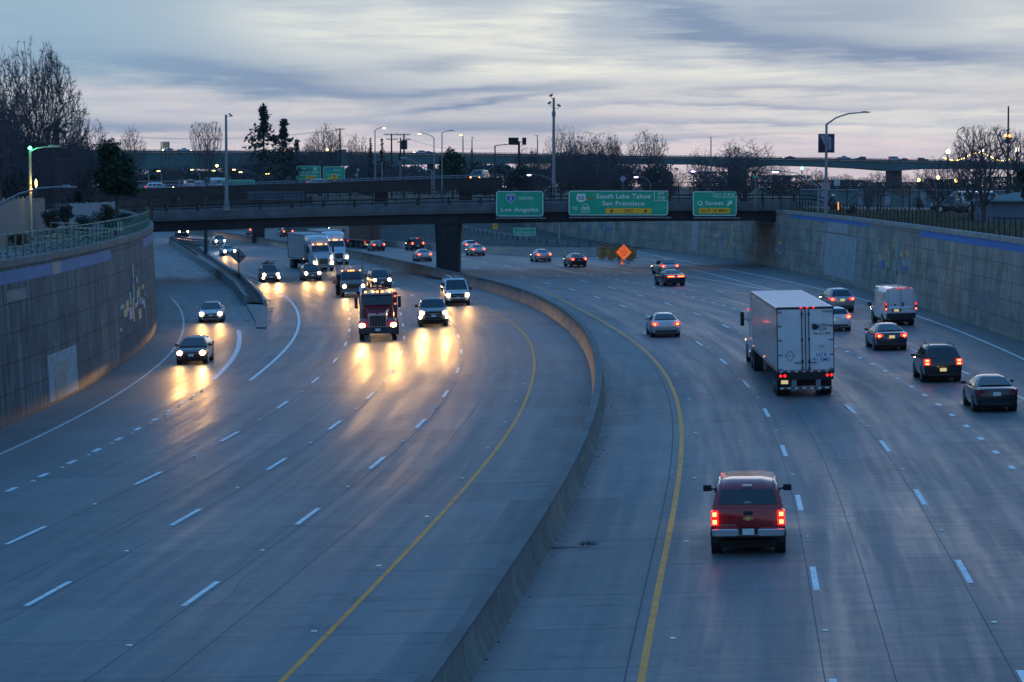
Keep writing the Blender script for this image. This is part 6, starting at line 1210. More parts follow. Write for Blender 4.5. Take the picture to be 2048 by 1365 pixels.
def car(kind, name, label, cat, px, py, dr, col, yaw=0., tail='tail', head='head', beam=0, metal=.25, rack=False, extra=None, brake=False, group=None, shell=False, cover=True, plate='plate', fog=False, mirror=None, orient_fn=None, scale=None):
    if dr < 0: tail = 'tail_off'
    S = SP[kind]; L_, W_, wb, r = S['L'], S['W'], S['wb'], S['r']; P = paint(col, metal=metal); root = empty(name, (0, 0, 0), label, cat, group)
    mb = MB(); low = S['low']
    fine = []
    for (a, b) in zip(low, low[1:]):
        fine.append(a)
        if b[0]-a[0] > .5: fine.append(tuple((p+q)/2 for p, q in zip(a, b)))
    fine.append(low[-1]); mb.loft([sect(*s) for s in fine], P); body = mb.build('body', root, smooth=35)
    yr0, yr1, yf1, yf0 = S['gh']; zbr, zbf = S['zb']; zr = S['zr']; wbt, wt = S['wt']
    cargo = kind in ('tallvan',)
    if kind == 'pickup' and shell: yr0, yr1 = -2.80, -2.55; zr = 1.93; wt = .80
    def bz_(y): return zbr+(zbf-zbr)*(y-yr0)/(yf0-yr0)
    def gsec(y, zt, f):
        zb_ = bz_(y)-.02; w0 = wbt+.02; w1 = w0+(wt-w0)*f; h = zt-zb_
        half = [(w0, zb_), (w0+(w1-w0)*.55, zb_+h*.55), (w1+.02, zt-.10*f), (w1-.06, zt-.03*f), (w1*.5, zt+.02*f)]
        return [(x, y, z) for x, z in half]+[(-x, y, z) for x, z in reversed(half)]
    secs = [gsec(yr0, bz_(yr0)+.0, .02), gsec(yr0+(yr1-yr0)*.5, bz_(yr0)+(zr-.04-bz_(yr0))*.54, .52), gsec(yr1, zr-.04, 1), gsec((yr1+yf1)/2, zr, 1), gsec(yf1, zr-.02, 1), gsec(yf1+(yf0-yf1)*.5, bz_(yf0)+(zr-.04-bz_(yf0))*.54, .52), gsec(yf0, bz_(yf0), .02)]
    mb = MB(); mb.loft(secs, P); mb.build('cabin', root, smooth=62)
    g = M['glass']
    def pane(name, Q, t0=.10, t1=.90, off=.02, s0=.9):
        """Q: (y_bottom, z_bottom, half width), (y_top, z_top, half width)"""
        (ya, za, wa), (yb, zb_, wb_) = Q; d = Vector((0, yb-ya, zb_-za)).normalized(); nrm = Vector((0, -d.z, d.y)) if name == 'rear_window' else Vector((0, d.z, -d.y)); vs = []
        for i in range(4):
            t = t0+(t1-t0)*i/3; w_ = (wa+(wb_-wa)*t)*s0
            for j in range(5): x = -w_+2*w_*j/4; vs.append(Vector((x, ya+(yb-ya)*t, za+(zb_-za)*t))+nrm*(off+.015*(1-(j-2)**2/4)))
        m = MB(); m.add(vs, [(i*5+j, i*5+j+1, i*5+j+6, i*5+j+5) for i in range(3) for j in range(4)], g); m.build(name, root, smooth=60)
    rearQ = ((yr0, bz_(yr0), wbt), (yr1, zr-.05, wt-.02)); frontQ = ((yf0, bz_(yf0), wbt), (yf1, zr-.04, wt-.02))
    if not cargo: pane('rear_window', rearQ, .12, .9, .03, .88)
    pane('windshield', frontQ, .06, .92, .03, .93)
    if not cargo:
        cuts = [(yf0-.28, yf1-.02)]; ymid = (yf1+max(yr1, yf1-1.15))/2-.12 if kind != 'pickup' else -.05
        for s in (-1, 1):
            def sp_(y, t): 
                zb_ = bz_(y); w0 = wbt+.02; return Vector((s*(w0+(wt+.02-w0)*t+.012+.014*math.sin(math.pi*t)), y, zb_+(zr-.10-zb_)*t))
            panels = [(ymid+.05, ymid+.05, yf0-.42, yf1-.05)]
            if kind in ('suv', 'crossover', 'van'):
                y2 = yr1+.55; panels += [(y2+.05, y2+.05, ymid-.05, ymid-.05), (yr0+.35, yr1+.15, y2-.05, y2-.05)]
            elif kind == 'pickup': panels += [(-.72, -.62, ymid-.05, ymid-.05)]+([(-2.55, -2.4, -1.15, -1.15)] if shell else [])
            elif kind == 'coupe': panels = [(-.75, -.75, yf0-.42, yf1-.05), (yr0+.75, yr1+.1, -.83, -.83)]
            else: panels += [(yr0+.55 if kind == 'sedan' else yr0+.3, yr1+.05, ymid-.05, ymid-.05)]
            for (a0, a1, b0, b1) in panels:
                m = MB(); vs = []
                for i in range(4):
                    t = .10+.80*i/3; u = i/3; ya, yb = a0+(a1-a0)*u, b0+(b1-b0)*u; vs += [sp_(ya, t), sp_((ya+yb)/2, t), sp_(yb, t)]
                m.add(vs, [(3*i+j, 3*i+j+1, 3*i+j+4, 3*i+j+3) for i in range(3) for j in range(2)], g); m.build('side_window', root)
    else:
        for s in (-1, 1):
            m = MB(); m.add([(s*(1.0), 1.1, 1.42), (s*1.0, 2.05, 1.38), (s*.93, 1.5, 2.02), (s*.93, 1.1, 2.05)], [(0, 1, 2, 3)], g); [None for _ in ()]; m.v = [(x+s*.03, y, z) for x, y, z in m.v]; m.build('side_window', root)
    # wheels and arches
    for sy in (-1, 1):
        yw = sy*wb/2
        for s in (-1, 1):
            m = MB(); w1 = W_/2; m.tube([(s*(w1-.30), yw, r*1.02), (s*(w1+.004), yw, r*1.02)], r*1.17, M['black'], 18); m.build('wheel_arch', root); wheel(root, s*(w1-.105), yw, r)
    m = MB(); m.box((0, 0, .30), (W_*.78, L_*.80, .22), M['dirt']); m.build('underbody', root)
    # bumpers, trims
    yb_ = -L_/2; z0 = low[0][1]
    m = MB(); m.box((0, yb_+.05, z0-.0), (W_*.74, .14, .13), M['black']); m.build('rear_bumper_trim', root)
    if not shell: m = MB(); m.box((0, yb_-.015, (S['tl'][0]+S['tl'][1])/2-.05 if kind not in ('pickup', 'van', 'tallvan', 'suv') else z0+.22), (.32, .02, .16), M[plate]); m.build('number_plate', root)
    tz0, tz1, tx0, tx1 = S['tl']
    for s in (-1, 1):
        m = MB(); xa, xb = tx0, tx1; cz = (tz0+tz1)/2; hh = tz1-tz0
        if kind in ('suv', 'pickup', 'van', 'tallvan') and not (kind == 'tallvan'):
            for q in (-1, 1): m.box((s*(xa+xb)/2, yb_+.06, cz+q*hh*.25), (xb-xa-.01, .18, hh*.44), M[tail])
        elif kind == 'tallvan':
            m.box((s*.985, yb_+.04, cz), (.11, .14, hh), M['tail_off']); [m.box((s*.985, yb_+.03, cz+q*hh*.3), (.10, .14, hh*.26), M[tail]) for q in (-1, 1)]
        elif kind == 'coupe': m.box((s*(xa+xb)/2, yb_+.005, cz), (xb-xa, .05, hh), M[tail])
        else: m.loft([[(s*(xa), yb_+.01, cz-hh*.32), (s*xa, yb_+.01, cz+hh*.36), (s*xa, yb_+.12, cz+hh*.36), (s*xa, yb_+.12, cz-hh*.32)], [(s*(xb-.14), yb_+.0, cz-hh*.5), (s*(xb-.14), yb_+.0, cz+hh*.5), (s*(xb-.14), yb_+.14, cz+hh*.5), (s*(xb-.14), yb_+.14, cz-hh*.5)], [(s*xb, yb_+.16, cz-hh*.2), (s*xb, yb_+.16, cz+hh*.55), (s*xb, yb_+.34, cz+hh*.55), (s*xb, yb_+.34, cz-hh*.2)]], M[tail])
        tl_ = m.build('taillight', root)
        if tail == 'tail':
            m = MB(); xc = s*(xa+xb-.05)/2
            if kind in ('suv', 'pickup', 'van'):
                for q in (-1, 1): m.box((xc+s*.025, yb_-.035, cz+q*hh*.25), ((xb-xa)*.55, .02, hh*.26), M['tailcore'])
            elif kind == 'tallvan': m.box((s*.985, yb_-.045, cz-hh*.3), (.05, .02, hh*.16), M['tailcore'])
            elif kind == 'coupe': m.box((xc+s*.02, yb_-.03, cz), ((xb-xa)*.8, .02, hh*.4), M['tailcore'])
            else: m.box((s*(xb-.17), yb_-.01, cz+.01), (.15, .04, hh*.4), M['tailcore'])
            m.build('glow_core', tl_)
    if brake: m = MB(); m.box((0, (yr1+yr0)/2 if kind in ('sedan', 'coupe') else yr1-.06, zr-.06 if kind not in ('sedan', 'coupe') else bz_(yr0)+.1), (.34, .06, .05), M['tail']); m.build('brake_light', root)
    hz0, hz1, hx0, hx1 = S['hl']; yf = L_/2
    for s in (-1, 1):
        cz = (hz0+hz1)/2; hh = hz1-hz0; m = MB(); on_ = head is not None
        m.loft([[(s*hx0, yf-.10, cz-hh*.4), (s*hx0, yf-.10, cz+hh*.4), (s*hx0, yf-.02, cz+hh*.3), (s*hx0, yf-.02, cz-hh*.4)], [(s*hx1, yf-.36, cz-hh*.3), (s*hx1, yf-.36, cz+hh*.6), (s*hx1, yf-.16, cz+hh*.5), (s*hx1, yf-.16, cz-hh*.4)]], M['lensglow' if on_ and dr < 0 else 'drl']); hl_ = m.build('headlight', root)
        if on_: m = MB(); m.ball((s*(hx0+hx1)/2, yf-.07, cz), .15, M[head], 8); m.build('bulb', hl_)  # bulb drawn oversized, headlight glare put into its size
        if fog: m = MB(); m.ball((s*(hx1-.06), yf-.06, z0+.08), .11, M[head or 'head'], 8); m.build('fog_lamp', root)
    if beam:
        for s in (-1, 1):
            beam_lamp(root, s*(hx0+hx1)/2, yf+.08, (hz0+hz1)/2, beam, head == 'head_cool')
    m = MB(); gz = (hz0+hz1)/2-.04; m.box((0, yf-.035, gz), (hx0*1.9, .1, .16 if kind not in ('pickup', 'van') else .3), M['black']); m.box((0, yf+.018, gz), (hx0*1.5, .012, .03), M['chrome']); m.box((0, yf-.03, z0+.02), (W_*.6, .1, .14), M['black']); m.build('grille', root)
    m = MB(); m.box((0, yf+.03, z0+.17), (.32, .02, .15), M['plate']); m.build('number_plate', root)
    for s in (-1, 1):
        m = MB(); zz__ = bz_(yf0)+.08; big = kind in ('pickup', 'van', 'tallvan'); sz = (.24, .12, .18 if kind == 'pickup' else .26) if big else (.20, .14, .14)
        m.box((s*(W_/2+.02), yf0-.42, zz__), (.2, .05, .05), M['black']); m.box((s*(W_/2+(.13 if big else .10)), yf0-.42, zz__+.03), sz, M['black'] if big else (mirror or P)); m.build('mirror', root, bevel=.03)
    if rack:
        for s in (-1, 1): m = MB(); m.tube([(s*(wt-.08), yr1+.25, zr+.0), (s*(wt-.08), yr1+.3, zr+.06), (s*(wt-.08), yf1-.3, zr+.06), (s*(wt-.08), yf1-.25, zr)], .022, M['black'], 5); m.build('roof_rail', root)
    if extra: extra(root, S, P)
    if orient_fn: orient_fn(root)
    else: put(root, px, py, dr, (-wb/2 if dr > 0 else wb/2), yaw)
    if scale: root.scale = (scale,)*3
    return root
# colours
SILV, DKG, BLK, NAV, REDD, WHT, GREY = (.42, .44, .46), (.035, .042, .05), (.010, .010, .012), (.012, .018, .045), (.16, .006, .012), (.72, .73, .74), (.16, .17, .18)
# --- right carriageway, going away
def red_extra(root, S, P):
    m = MB(); m.box((0, -2.935, .70), (1.96, .16, .17), M['chrome']); m.box((-.62, -2.98, .70), (.66, .1, .20), M['chrome']); m.box((.62, -2.98, .70), (.66, .1, .20), M['chrome']); m.box((0, -2.99, .72), (.56, .05, .19), M['black']); m.build('rear_bumper', root, bevel=.02)
    m = MB(); m.box((0, -3.035, .73), (.32, .02, .16), M['plate']); m.build('number_plate', root)
    m = MB(); m.box((0, -2.955, 1.22), (.24, .05, .10), M['black']); m.build('tailgate_handle', root)
    m = MB(); m.prism([(-.14, 1.055), (-.05, 1.055), (-.05, 1.02), (.05, 1.02), (.05, 1.055), (.15, 1.055), (.13, 1.10), (.05, 1.10), (.05, 1.135), (-.05, 1.135), (-.05, 1.10), (-.12, 1.10)], -2.95, -2.935, M['chrome']); m.prism([(-.13, 1.063), (-.04, 1.063), (-.04, 1.03), (.04, 1.03), (.04, 1.063), (.135, 1.063), (.12, 1.092), (.04, 1.092), (.04, 1.126), (-.04, 1.126), (-.04, 1.092), (-.11, 1.092)], -2.956, -2.945, M['sign_yellow']); m.build('emblem', root)
    text_obj('SILVERADO', -.55, .90, .44, .04, -2.945, M['chrome'], root); text_obj('Z71', .72, .90, .08, .04, -2.945, M['chrome'], root)
    text_obj('LEER', 0, 1.50, .20, .04, -2.80, SW, root)
    m = MB(); m.box((0, -2.60, 1.935), (.26, .06, .035), M['white']); m.build('third_brake_light', root)
    m = MB(); m.box((0, -.86, 1.70), (1.46, .02, .42), M['black']); m.build('shell_gap', root)
    for s in (-1, 1): m = MB(); m.tube([(s*.76, -2.4, 1.93), (s*.76, -2.3, 1.975), (s*.76, -.95, 1.975), (s*.76, -.9, 1.93)], .02, M['chrome'], 5); m.build('roof_rail', root)
    for s in (-1, 1): m = MB(); m.box((s*1.03, -1.83, .55), (.02, .9, .06), M['black']); m.build('mud_guard', root)
car('pickup', 'pickup_truck', 'red pickup truck with camper shell and lit brake lamps, nearest vehicle on the right', 'pickup truck', 1497, 1104, 1, (.30, .008, .012), shell=True, extra=red_extra, beam=0, plate='plate', yaw=.6)
car('sedan', 'sedan', 'silver sedan with lit tail lamps alone left of the semi trailer', 'car', 1330, 674, 1, SILV, metal=.6, beam=350, head='head_cool')
car('coupe', 'sports_coupe', 'black muscle coupe with wide glowing red tail bars', 'car', 1347, 572, 1, BLK, beam=600)
car('sedan', 'sedan', 'silver sedan just ahead of the black coupe', 'car', 1336, 549, 1, SILV, metal=.6, beam=500)
car('sedan', 'sedan', 'dark navy sedan braking under the overpass, left of the orange diamond sign', 'car', 1155, 534, 1, NAV, brake=True, beam=300)
car('sedan', 'sedan', 'silver sedan under the Los Angeles sign side of the South Lake Tahoe sign', 'car', 1086, 524, 1, SILV, metal=.6, beam=800, head='head_cool')
car('sedan', 'sedan', 'silver sedan right of the pier, in front of another pale car', 'car', 955, 512, 1, SILV, metal=.6)
car('hatch', 'hatchback', 'pale car half hidden behind the silver sedan right of the pier', 'car', 941, 503, 1, WHT)
car('sedan', 'sedan', 'silver sedan immediately left of the pier', 'car', 848, 523, 1, SILV, metal=.6)
car('suv', 'suv', 'dark SUV with three bright brake lamps left of the pier', 'suv', 833, 501, 1, BLK, brake=True)
car('sedan', 'sedan', 'dark sedan behind the far box truck beyond the overpass', 'car', 756, 502, 1, DKG)
car('suv', 'suv', 'dark SUV with red lamps far under the overpass', 'suv', 575, 474, 1, DKG)
car('suv', 'suv', 'silver crossover far beyond the median, showing one red lamp', 'suv', 507, 470, 1, SILV)
car('crossover', 'crossover', 'grey wagon with roof rails right of the semi trailer', 'crossover', 1680, 624, 1, (.30, .33, .37), metal=.6, rack=True, plate='platelit')
car('hatch', 'hatchback', 'white hatchback half hidden behind the semi trailer', 'car', 1672, 662, 1, WHT)
def van_extra(root, S, P):
    m = MB()
    for x in (-.7, -.22, 0, .22, .7): m.box((x, -2.93, 2.46), (.06, .05, .05), M['tail'])
    m.build('roof_marker_lights', root); m = MB(); m.box((0, -2.97, .66), (1.9, .1, .34), M['black']); m.build('rear_bumper', root)
    m = MB(); m.box((0, -2.985, 1.7), (.02, .012, 1.5), M['black']); m.box((0, -2.985, 1.12), (1.7, .012, .012), M['black']); m.box((-.95+.12, -2.98, 1.7), (.012, .012, 1.4), M['black']); m.box((.95-.12, -2.98, 1.7), (.012, .012, 1.4), M['black']); m.build('door_seams', root)
    m = MB(); m.box((.14, -2.99, 1.40), (.09, .03, .26), M['black']); m.build('door_handle', root); m = MB(); m.box((-.3, -2.99, 1.04), (.6, .02, .16), M['black']); m.box((-.3, -3.0, 1.02), (.32, .02, .14), M['platelit']); m.build('number_plate', root)
    m = MB(); m.prism([(-.38+.06*math.cos(i*.785), 1.38+.06*math.sin(i*.785)) for i in range(8)], -2.995, -2.985, M['black']); m.build('emblem', root)
car('tallvan', 'cargo_van', 'white high-roof cargo van with red roof lights near the right wall', 'van', 1795, 650, 1, (.66, .67, .70), extra=van_extra)
car('sedan', 'sedan', 'dark sedan in front of the white cargo van on the right', 'car', 1779, 700, 1, (.03, .035, .06), plate='platelit', metal=.5, beam=0)
car('suv', 'suv', 'black SUV with stacked red tail lamps and amber-lit plate', 'suv', 1881, 763, 1, (.012, .012, .014), rack=True, plate='platelit', beam=250)
car('sedan', 'sedan', 'dark grey unlit sedan nearest the right edge', 'car', 1988, 822, 1, (.007, .009, .012), tail='tail_off', metal=.1)
# --- oncoming, left carriageway
BE = 5000
car('hatch', 'hatchback', 'dark maroon hatchback with headlights on, nearest in the left exit lane', 'car', 386, 728, -1, (.045, .012, .018), beam=BE*1.3)
car('sedan', 'sedan', 'silver sedan with bright headlights behind the maroon hatchback', 'car', 423, 645, -1, SILV, metal=.5, beam=BE)
car('pickup', 'pickup_truck', 'dark pickup with headlights and fog lamps, right of the red truck', 'pickup truck', 867, 653, -1, (.20, .19, .19), beam=BE*2.2, fog=True)
def ladder(root, S, P):
    m = MB()
    for y in (-1.8, -.6, .5): m.box((0, y, 2.2), (1.7, .06, .05), M['steel']); m.box((-.8, y, 2.14), (.05, .05, .14), M['steel']); m.box((.8, y, 2.14), (.05, .05, .14), M['steel'])
    for x in (-.45, -.15): m.box((x, -.6, 2.27), (.05, 3.4, .07), M['steel'])
    for i in range(9): m.box((-.3, -2.1+i*.38, 2.27), (.3, .04, .04), M['steel'])
    m.tube([(.4, -2.3, 2.28), (.4, 1.2, 2.28)], .06, M['white'], 8); m.build('roof_rack', root)
car('van', 'work_van', 'white work van with ladder rack coming along the median', 'van', 914, 611, -1, (.62, .63, .65), extra=ladder, beam=BE*1.2)
def tool_rack(root, S, P):
    m = MB(); random.seed(6)
    for y in (-1.4, 0): m.box((0, y, 1.86), (1.3, .05, .05), M['black'])
    for i in range(6): x = random.uniform(-.5, .5); m.bar((x, -1.4, 1.9), (x+random.uniform(-.5, .5), .1, 2.0+random.random()*.25), .05, .05, M['black'])
    m.build('roof_load', root)
car('suv', 'suv', 'dark SUV with four bright lamps and loaded roof rack, leftmost of the oncoming group', 'suv', 541, 565, -1, GREY, extra=tool_rack, beam=BE*2, fog=True)
car('crossover', 'crossover', 'grey car with headlights in front of the white semi truck', 'crossover', 624, 562, -1, (.12, .12, .13), beam=BE*1.6)
car('suv', 'suv', 'dark SUV with roof rails and blazing headlights behind the red truck', 'suv', 762, 577, -1, (.05, .05, .055), rack=True, beam=BE*1.8)
car('crossover', 'crossover', 'silver crossover rounding the bend beside the steel column', 'crossover', 440, 492, -1, SILV, metal=.5, beam=BE*1.4, head='head_cool')
car('sedan', 'sedan', 'pale sedan with one bright headlight behind the diamond sign back', 'car', 458, 512, -1, (.5, .52, .55), beam=BE*1.4)
car('pickup', 'pickup_truck', 'dark pickup with glaring headlight at the left end of the overpass shadow', 'pickup truck', 366, 474, -1, BLK, beam=BE*1.5)
# --- heavy trucks
def tractor(root, P, trim, sleeper=True, lights=False, beam=0, yoff=0., fairing=True):
    """long-nose highway tractor; front bumper at y = yoff"""
    y = yoff; m = MB()
    def cs(yy, zb_, zt, w_): h = zt-zb_; half = [(w_*.9, zb_), (w_, zb_+.1*h), (w_, zt-.15*h), (w_*.93, zt-.03*h), (w_*.6, zt)]; return [(a, yy, b) for a, b in half]+[(-a, yy, b) for a, b in reversed(half)]
    m.loft([cs(y-.05, .75, 1.45, .72), cs(y-.25, .7, 1.72, .80), cs(y-1.0, .7, 1.86, .86), cs(y-1.75, .7, 1.98, .98)], P); m.build('hood', root, smooth=35)
    m = MB(); m.loft([cs(y-1.72, 1.0, 2.0, 1.1), cs(y-1.9, .8, 2.35, 1.12), cs(y-2.35, .8, 2.95, 1.14), cs(y-2.6, .8, 3.05, 1.15), cs(y-5.1 if sleeper else y-3.2, .8, 3.1, 1.16)], P); cabo = m.build('cab', root, smooth=35)
    if fairing: m = MB(); m.loft([cs(y-2.45, 2.9, 3.02, .9), cs(y-2.75, 2.9, 3.65, 1.08), cs(y-3.3, 2.9, 3.95, 1.15), cs(y-5.08, 2.9, 4.0, 1.2)], P); m.build('roof_fairing', root, smooth=35)
    m = MB(); m.add([(-1.0, y-1.86, 2.16), (1.0, y-1.86, 2.16), (.93, y-2.30, 2.86), (-.93, y-2.30, 2.86)], [(0, 1, 2, 3)], M['glass']); m.v = [(a, b+.06, c+.03) for a, b, c in m.v]; m.box((0, y-2.0, 2.53), (.03, .3, .02), M['black']); m.build('windshield', root)
    for s in (-1, 1):
        m = MB(); m.add([(s*1.175, y-2.1, 2.1), (s*1.175, y-3.0, 2.1), (s*1.175, y-3.0, 2.8), (s*1.175, y-2.5, 2.8)], [(0, 1, 2, 3)], M['glass']); m.build('side_window', root)
        m = MB(); m.loft([cs2 for cs2 in [[(s*.78, y-.25-.1*i, .65), (s*1.2, y-.25-.1*i, .65), (s*1.2, y-.25-.1*i, z), (s*.78, y-.25-.1*i, z)] for i, z in ((0, 1.05), (2, 1.3), (8, 1.35), (13, 1.0))]], P); m.build('fender', root, smooth=40)
        wheel(root, s*1.05, y-.95, .52, .30, .55)
        m = MB(); m.bar((s*1.12, y-2.1, 2.3), (s*1.42, y-1.95, 2.45), .04, .04, M['black']); m.box((s*1.46, y-1.95, 2.4), (.2, .14, .75), M['black']); m.build('mirror', root, bevel=.02)
        m = MB(); m.box((s*.98, y-.16, .98), (.30, .16, .2), M['lensglow' if lights else 'drl']); h_ = m.build('headlight', root)
        if lights: m = MB(); m.ball((s*.98, y-.10, .98), .15, M['head'], 8); m.build('bulb', h_)
        m = MB(); m.tube([(s*1.02, y-3.6, .65), (s*1.02, y-4.9, .65)], .3, M['chrome'], 12); m.build('fuel_tank', root)
    m = MB(); m.box((0, y-.03, 1.15), (.95, .06, .62), M['black'])
    for i in range(6): m.box((0, y+.005, .9+i*.1), (.9, .02, .03), M['chrome'])
    m.build('grille', root); m = MB(); m.box((0, y-.05, .58), (2.3, .22, .32), trim); m.box((0, y+.07, .55), (.32, .02, .16), M['plate']); m.build('bumper', root, bevel=.03)
    m = MB(); 
    for x in (-.75, -.2, 0, .2, .75): m.box((x, y-2.33, 3.02), (.11, .10, .07), M['amber'])
    m.build('cab_lights', root)
    for yy in ((y-5.6, y-6.9) if sleeper else (y-5.0, y-6.3)):
        for s in (-1, 1): wheel(root, s*.98, yy, .51, .56, .5)
    m = MB(); m.box((0, y-4.2, .85), (.9, 6.8, .3), M['dirt']); m.build('chassis', root)
    if beam:
        for s in (-1, 1):
            beam_lamp(root, s*.98, y+.12, 1.0, beam)
TRW = pmat('trailer_white', (.60, .61, .63), .32, .0, .3, var=.10, vscale=1.2); TRS = pmat('trailer_side', (.52, .53, .56), .22, .45, .3, var=.08, vscale=1.); TRR = pmat('trailer_roof', (.62, .62, .64), .35, .1, var=.1)
def trailer(root, y0, y1, zb_=1.18, zt=4.12, side=TRS, doors=True, text=False, rearred=True, W_=2.59, dirt=True):
    hw = W_/2; b = MB(); b.box((0, (y0+y1)/2, (zb_+zt)/2), (W_-.06, y1-y0-.02, zt-zb_-.06), side)
    n = int((y1-y0)/.62)
    for i in range(n):
        for s in (-1, 1): b.box((s*(hw-.025), y0+(i+.5)*(y1-y0)/n, (zb_+zt)/2), (.016, .05, zt-zb_-.3), side)
    body = b.build('trailer', root)
    m = MB(); m.box((0, (y0+y1)/2, zt-.02), (W_+.005, y1-y0, .045), TRR)
    for i in range(n): m.box((0, y0+(i+.5)*(y1-y0)/n, zt+.008), (W_-.1, .035, .014), TRR)
    m.build('roof', body)
    m = MB()
    for s in (-1, 1): m.box((s*(hw-.01), (y0+y1)/2, zb_+.06), (.03, y1-y0, .16), M['steel']); m.box((s*(hw-.01), (y0+y1)/2, zt-.10), (.03, y1-y0, .10), M['steel'])
    m.build('side_rail', body)
    m = MB(); m.box((0, y0-.0, zt-.03), (W_+.02, .06, .10), M['dark_steel']); m.box((0, y0, zb_-.02), (W_, .08, .12), M['dark_steel'])
    for s in (-1, 1): m.box((s*(hw-.03), y0, (zb_+zt)/2), (.07, .06, zt-zb_), M['dark_steel'])
    m.build('rear_frame', body)
    if doors:
        for s in (-1, 1): m = MB(); m.box((s*(hw/2-.01), y0-.03, (zb_+zt)/2+.0), (hw-.06, .05, zt-zb_-.2), TRW); m.build('rear_door', body)
        m = MB()
        for x in (-.16, .16): m.tube([(x, y0-.085, zb_+.05), (x, y0-.085, zt-.1)], .022, M['dark_steel'], 6); m.box((x+(.13 if x > 0 else -.13), y0-.09, zb_+.42), (.42, .03, .035), M['dark_steel']); [m.box((x, y0-.08, z), (.09, .04, .12), M['dark_steel']) for z in (zb_+.15, zb_+.5, (zb_+zt)/2, zt-.3)]
        m.box((0, y0-.075, (zb_+zt)/2), (.04, .05, zt-zb_-.1), M['dark_steel']); m.build('lock_rods', body)
        m = MB()
        for s in (-1, 1):
            for z in (zb_+.12, zb_+.78, zb_+1.45, zb_+2.1, zt-.2): m.box((s*(hw-.13), y0-.07, z), (.2, .04, .08), M['steel'])
        m.build('hinges', body)
    m = MB()
    for x in (-.28, 0, .28): m.box((x+.1, y0-.05, zt-.01), (.09, .06, .05), M['tail'])
    m.build('top_lights', body)
    if rearred:
        for s in (-1, 1):
            m = MB(); [m.tube([(s*(hw-.14-.19*i), y0-.03, zb_-.17), (s*(hw-.14-.19*i), y0-.07, zb_-.17)], .062, M['tail'], 10) for i in range(2)]; m.build('taillight', body)
        m = MB(); m.box((-.98, y0-.03, zb_-.46), (.32, .03, .17), M['platelit']); m.build('number_plate', body)
        m = MB(); m.box((0, y0-.02, zb_-.22), (W_-.1, .08, .3), M['dirt']); 
        for s in (-1, 1): m.box((s*.55, y0, zb_-.55), (.22, .1, .6), M['steel'])
        m.box((0, y0, zb_-.74), (2.35, .1, .10), M['steel']); m.build('underride_guard', body)
        m = MB()
        for i in range(14): m.box((-1.12+i*.172, y0-.055, zb_-.74), (.14, .012, .06), M['tail_off'] if i % 2 else M['plate']); m.box((-1.12+i*.172, y0-.062, zb_+.02), (.14, .012, .045), M['tail_off'] if i % 2 else M['plate'])
        m.build('reflective_stripes', body)
    for yy in (y0+1.4, y0+2.65):
        for s in (-1, 1): wheel(root, s*.97, yy, .51, .58, .5)
    m = MB(); m.box((0, y0+2., .75), (1.0, 3.2, .5), M['dirt']); m.box((0, y0+5.5, 1.05), (1.2, 8, .15), M['dirt']); [m.box((s*.9, y1-3.3, .75), (.14, .14, .9), M['steel']) for s in (-1, 1)]; m.build('undercarriage', root)
    return body
al = empty('semi_truck', (0, 0, 0), 'white semi trailer seen from behind, HCR 913M5 on its right door', 'semi truck')
P = paint((.30, .31, .36), metal=.4); tractor(al, P, M['chrome'], yoff=14.6); tb = trailer(al, -8.1, 8.0)
NV = pmat('door_lettering_blue', (.03, .09, .35), .5); BKL = pmat('door_lettering_black', (.02, .02, .025), .5)
yt_ = -8.165
for tx, x, z, w_, h_, m_ in (('ALPHA', .80, 3.30, .46, .15, BKL), ('LION', .78, 3.12, .36, .15, BKL), ('206-612-1939', .74, 2.92, .80, .11, BKL), ('W36623', .92, 3.93, .34, .10, BKL), ('101"', .76, 2.32, .22, .12, pmat('door_lettering_maroon', (.15, .02, .06), .5)), ('HCR', .72, 1.94, .52, .18, NV), ('913M5', .72, 1.72, .82, .18, NV)):
    text_obj(tx, x, z, w_, h_, yt_, m_, tb)
m = MB(); random.seed(2); pts = []
for i in range(22): a = i/22*6.283; rr_ = .13 if i % 2 else .17; pts.append((.44+rr_*math.cos(a)*.9, 3.22+rr_*math.sin(a)))
m.prism(pts, yt_, yt_+.012, BKL); m.prism([(.50, 3.16), (.60, 3.14), (.62, 3.22), (.56, 3.28)], yt_, yt_+.012, BKL)
for i in range(7): m.prism([(.28-.04*(i % 3), 3.06+i*.055), (.38, 3.08+i*.05), (.38, 3.11+i*.05)], yt_, yt_+.012, BKL)
m.build('lion_emblem', tb)
m = MB(); 
for i in range(4):
    a = [(0, .24), (-.22, 0), (0, -.24), (.22, 0)]; p_, q_ = a[i], a[(i+1) % 4]; m.bar((-.72+p_[0], yt_, 1.92+p_[1]), (-.72+q_[0], yt_, 1.92+q_[1]), .012, .016, M['dark_steel'])
m.box((-.72, yt_, 1.92), (.36, .012, .012), M['dark_steel']); m.build('placard_frame', tb)
m = MB(); m.box((.74, -8.160, 1.84), (.96, .008, .46), pmat('door_panel_pale', (.66, .68, .72), .4)); m.box((.76, -8.160, 2.3), (.5, .008, .24), pmat('door_panel_pink', (.62, .58, .6), .5)); m.build('door_plate', tb)
m = MB(); [m.box((s*1.28, y_, 1.3), (.04, .1, .06), M['amber']) for s in (-1,) for y_ in (-.1, 7.2)]; m.build('side_marker', tb)
m = MB(); m.box((-1.19, 14.0, 1.2), (.06, .14, .1), M['amber']); m.box((-1.2, 11.8, 2.95), (.05, .08, .08), M['tail']); m.build('cab_marker', al)
for s in (-1, 1): m = MB(); m.box((s*1.2, 10.3, 1.0), (.05, 2.6, .8), P); m.build('side_skirt', al)
Pq = G(1612, 790); put(al, 1607, 790, 1, -6.7, yaw=1.0)
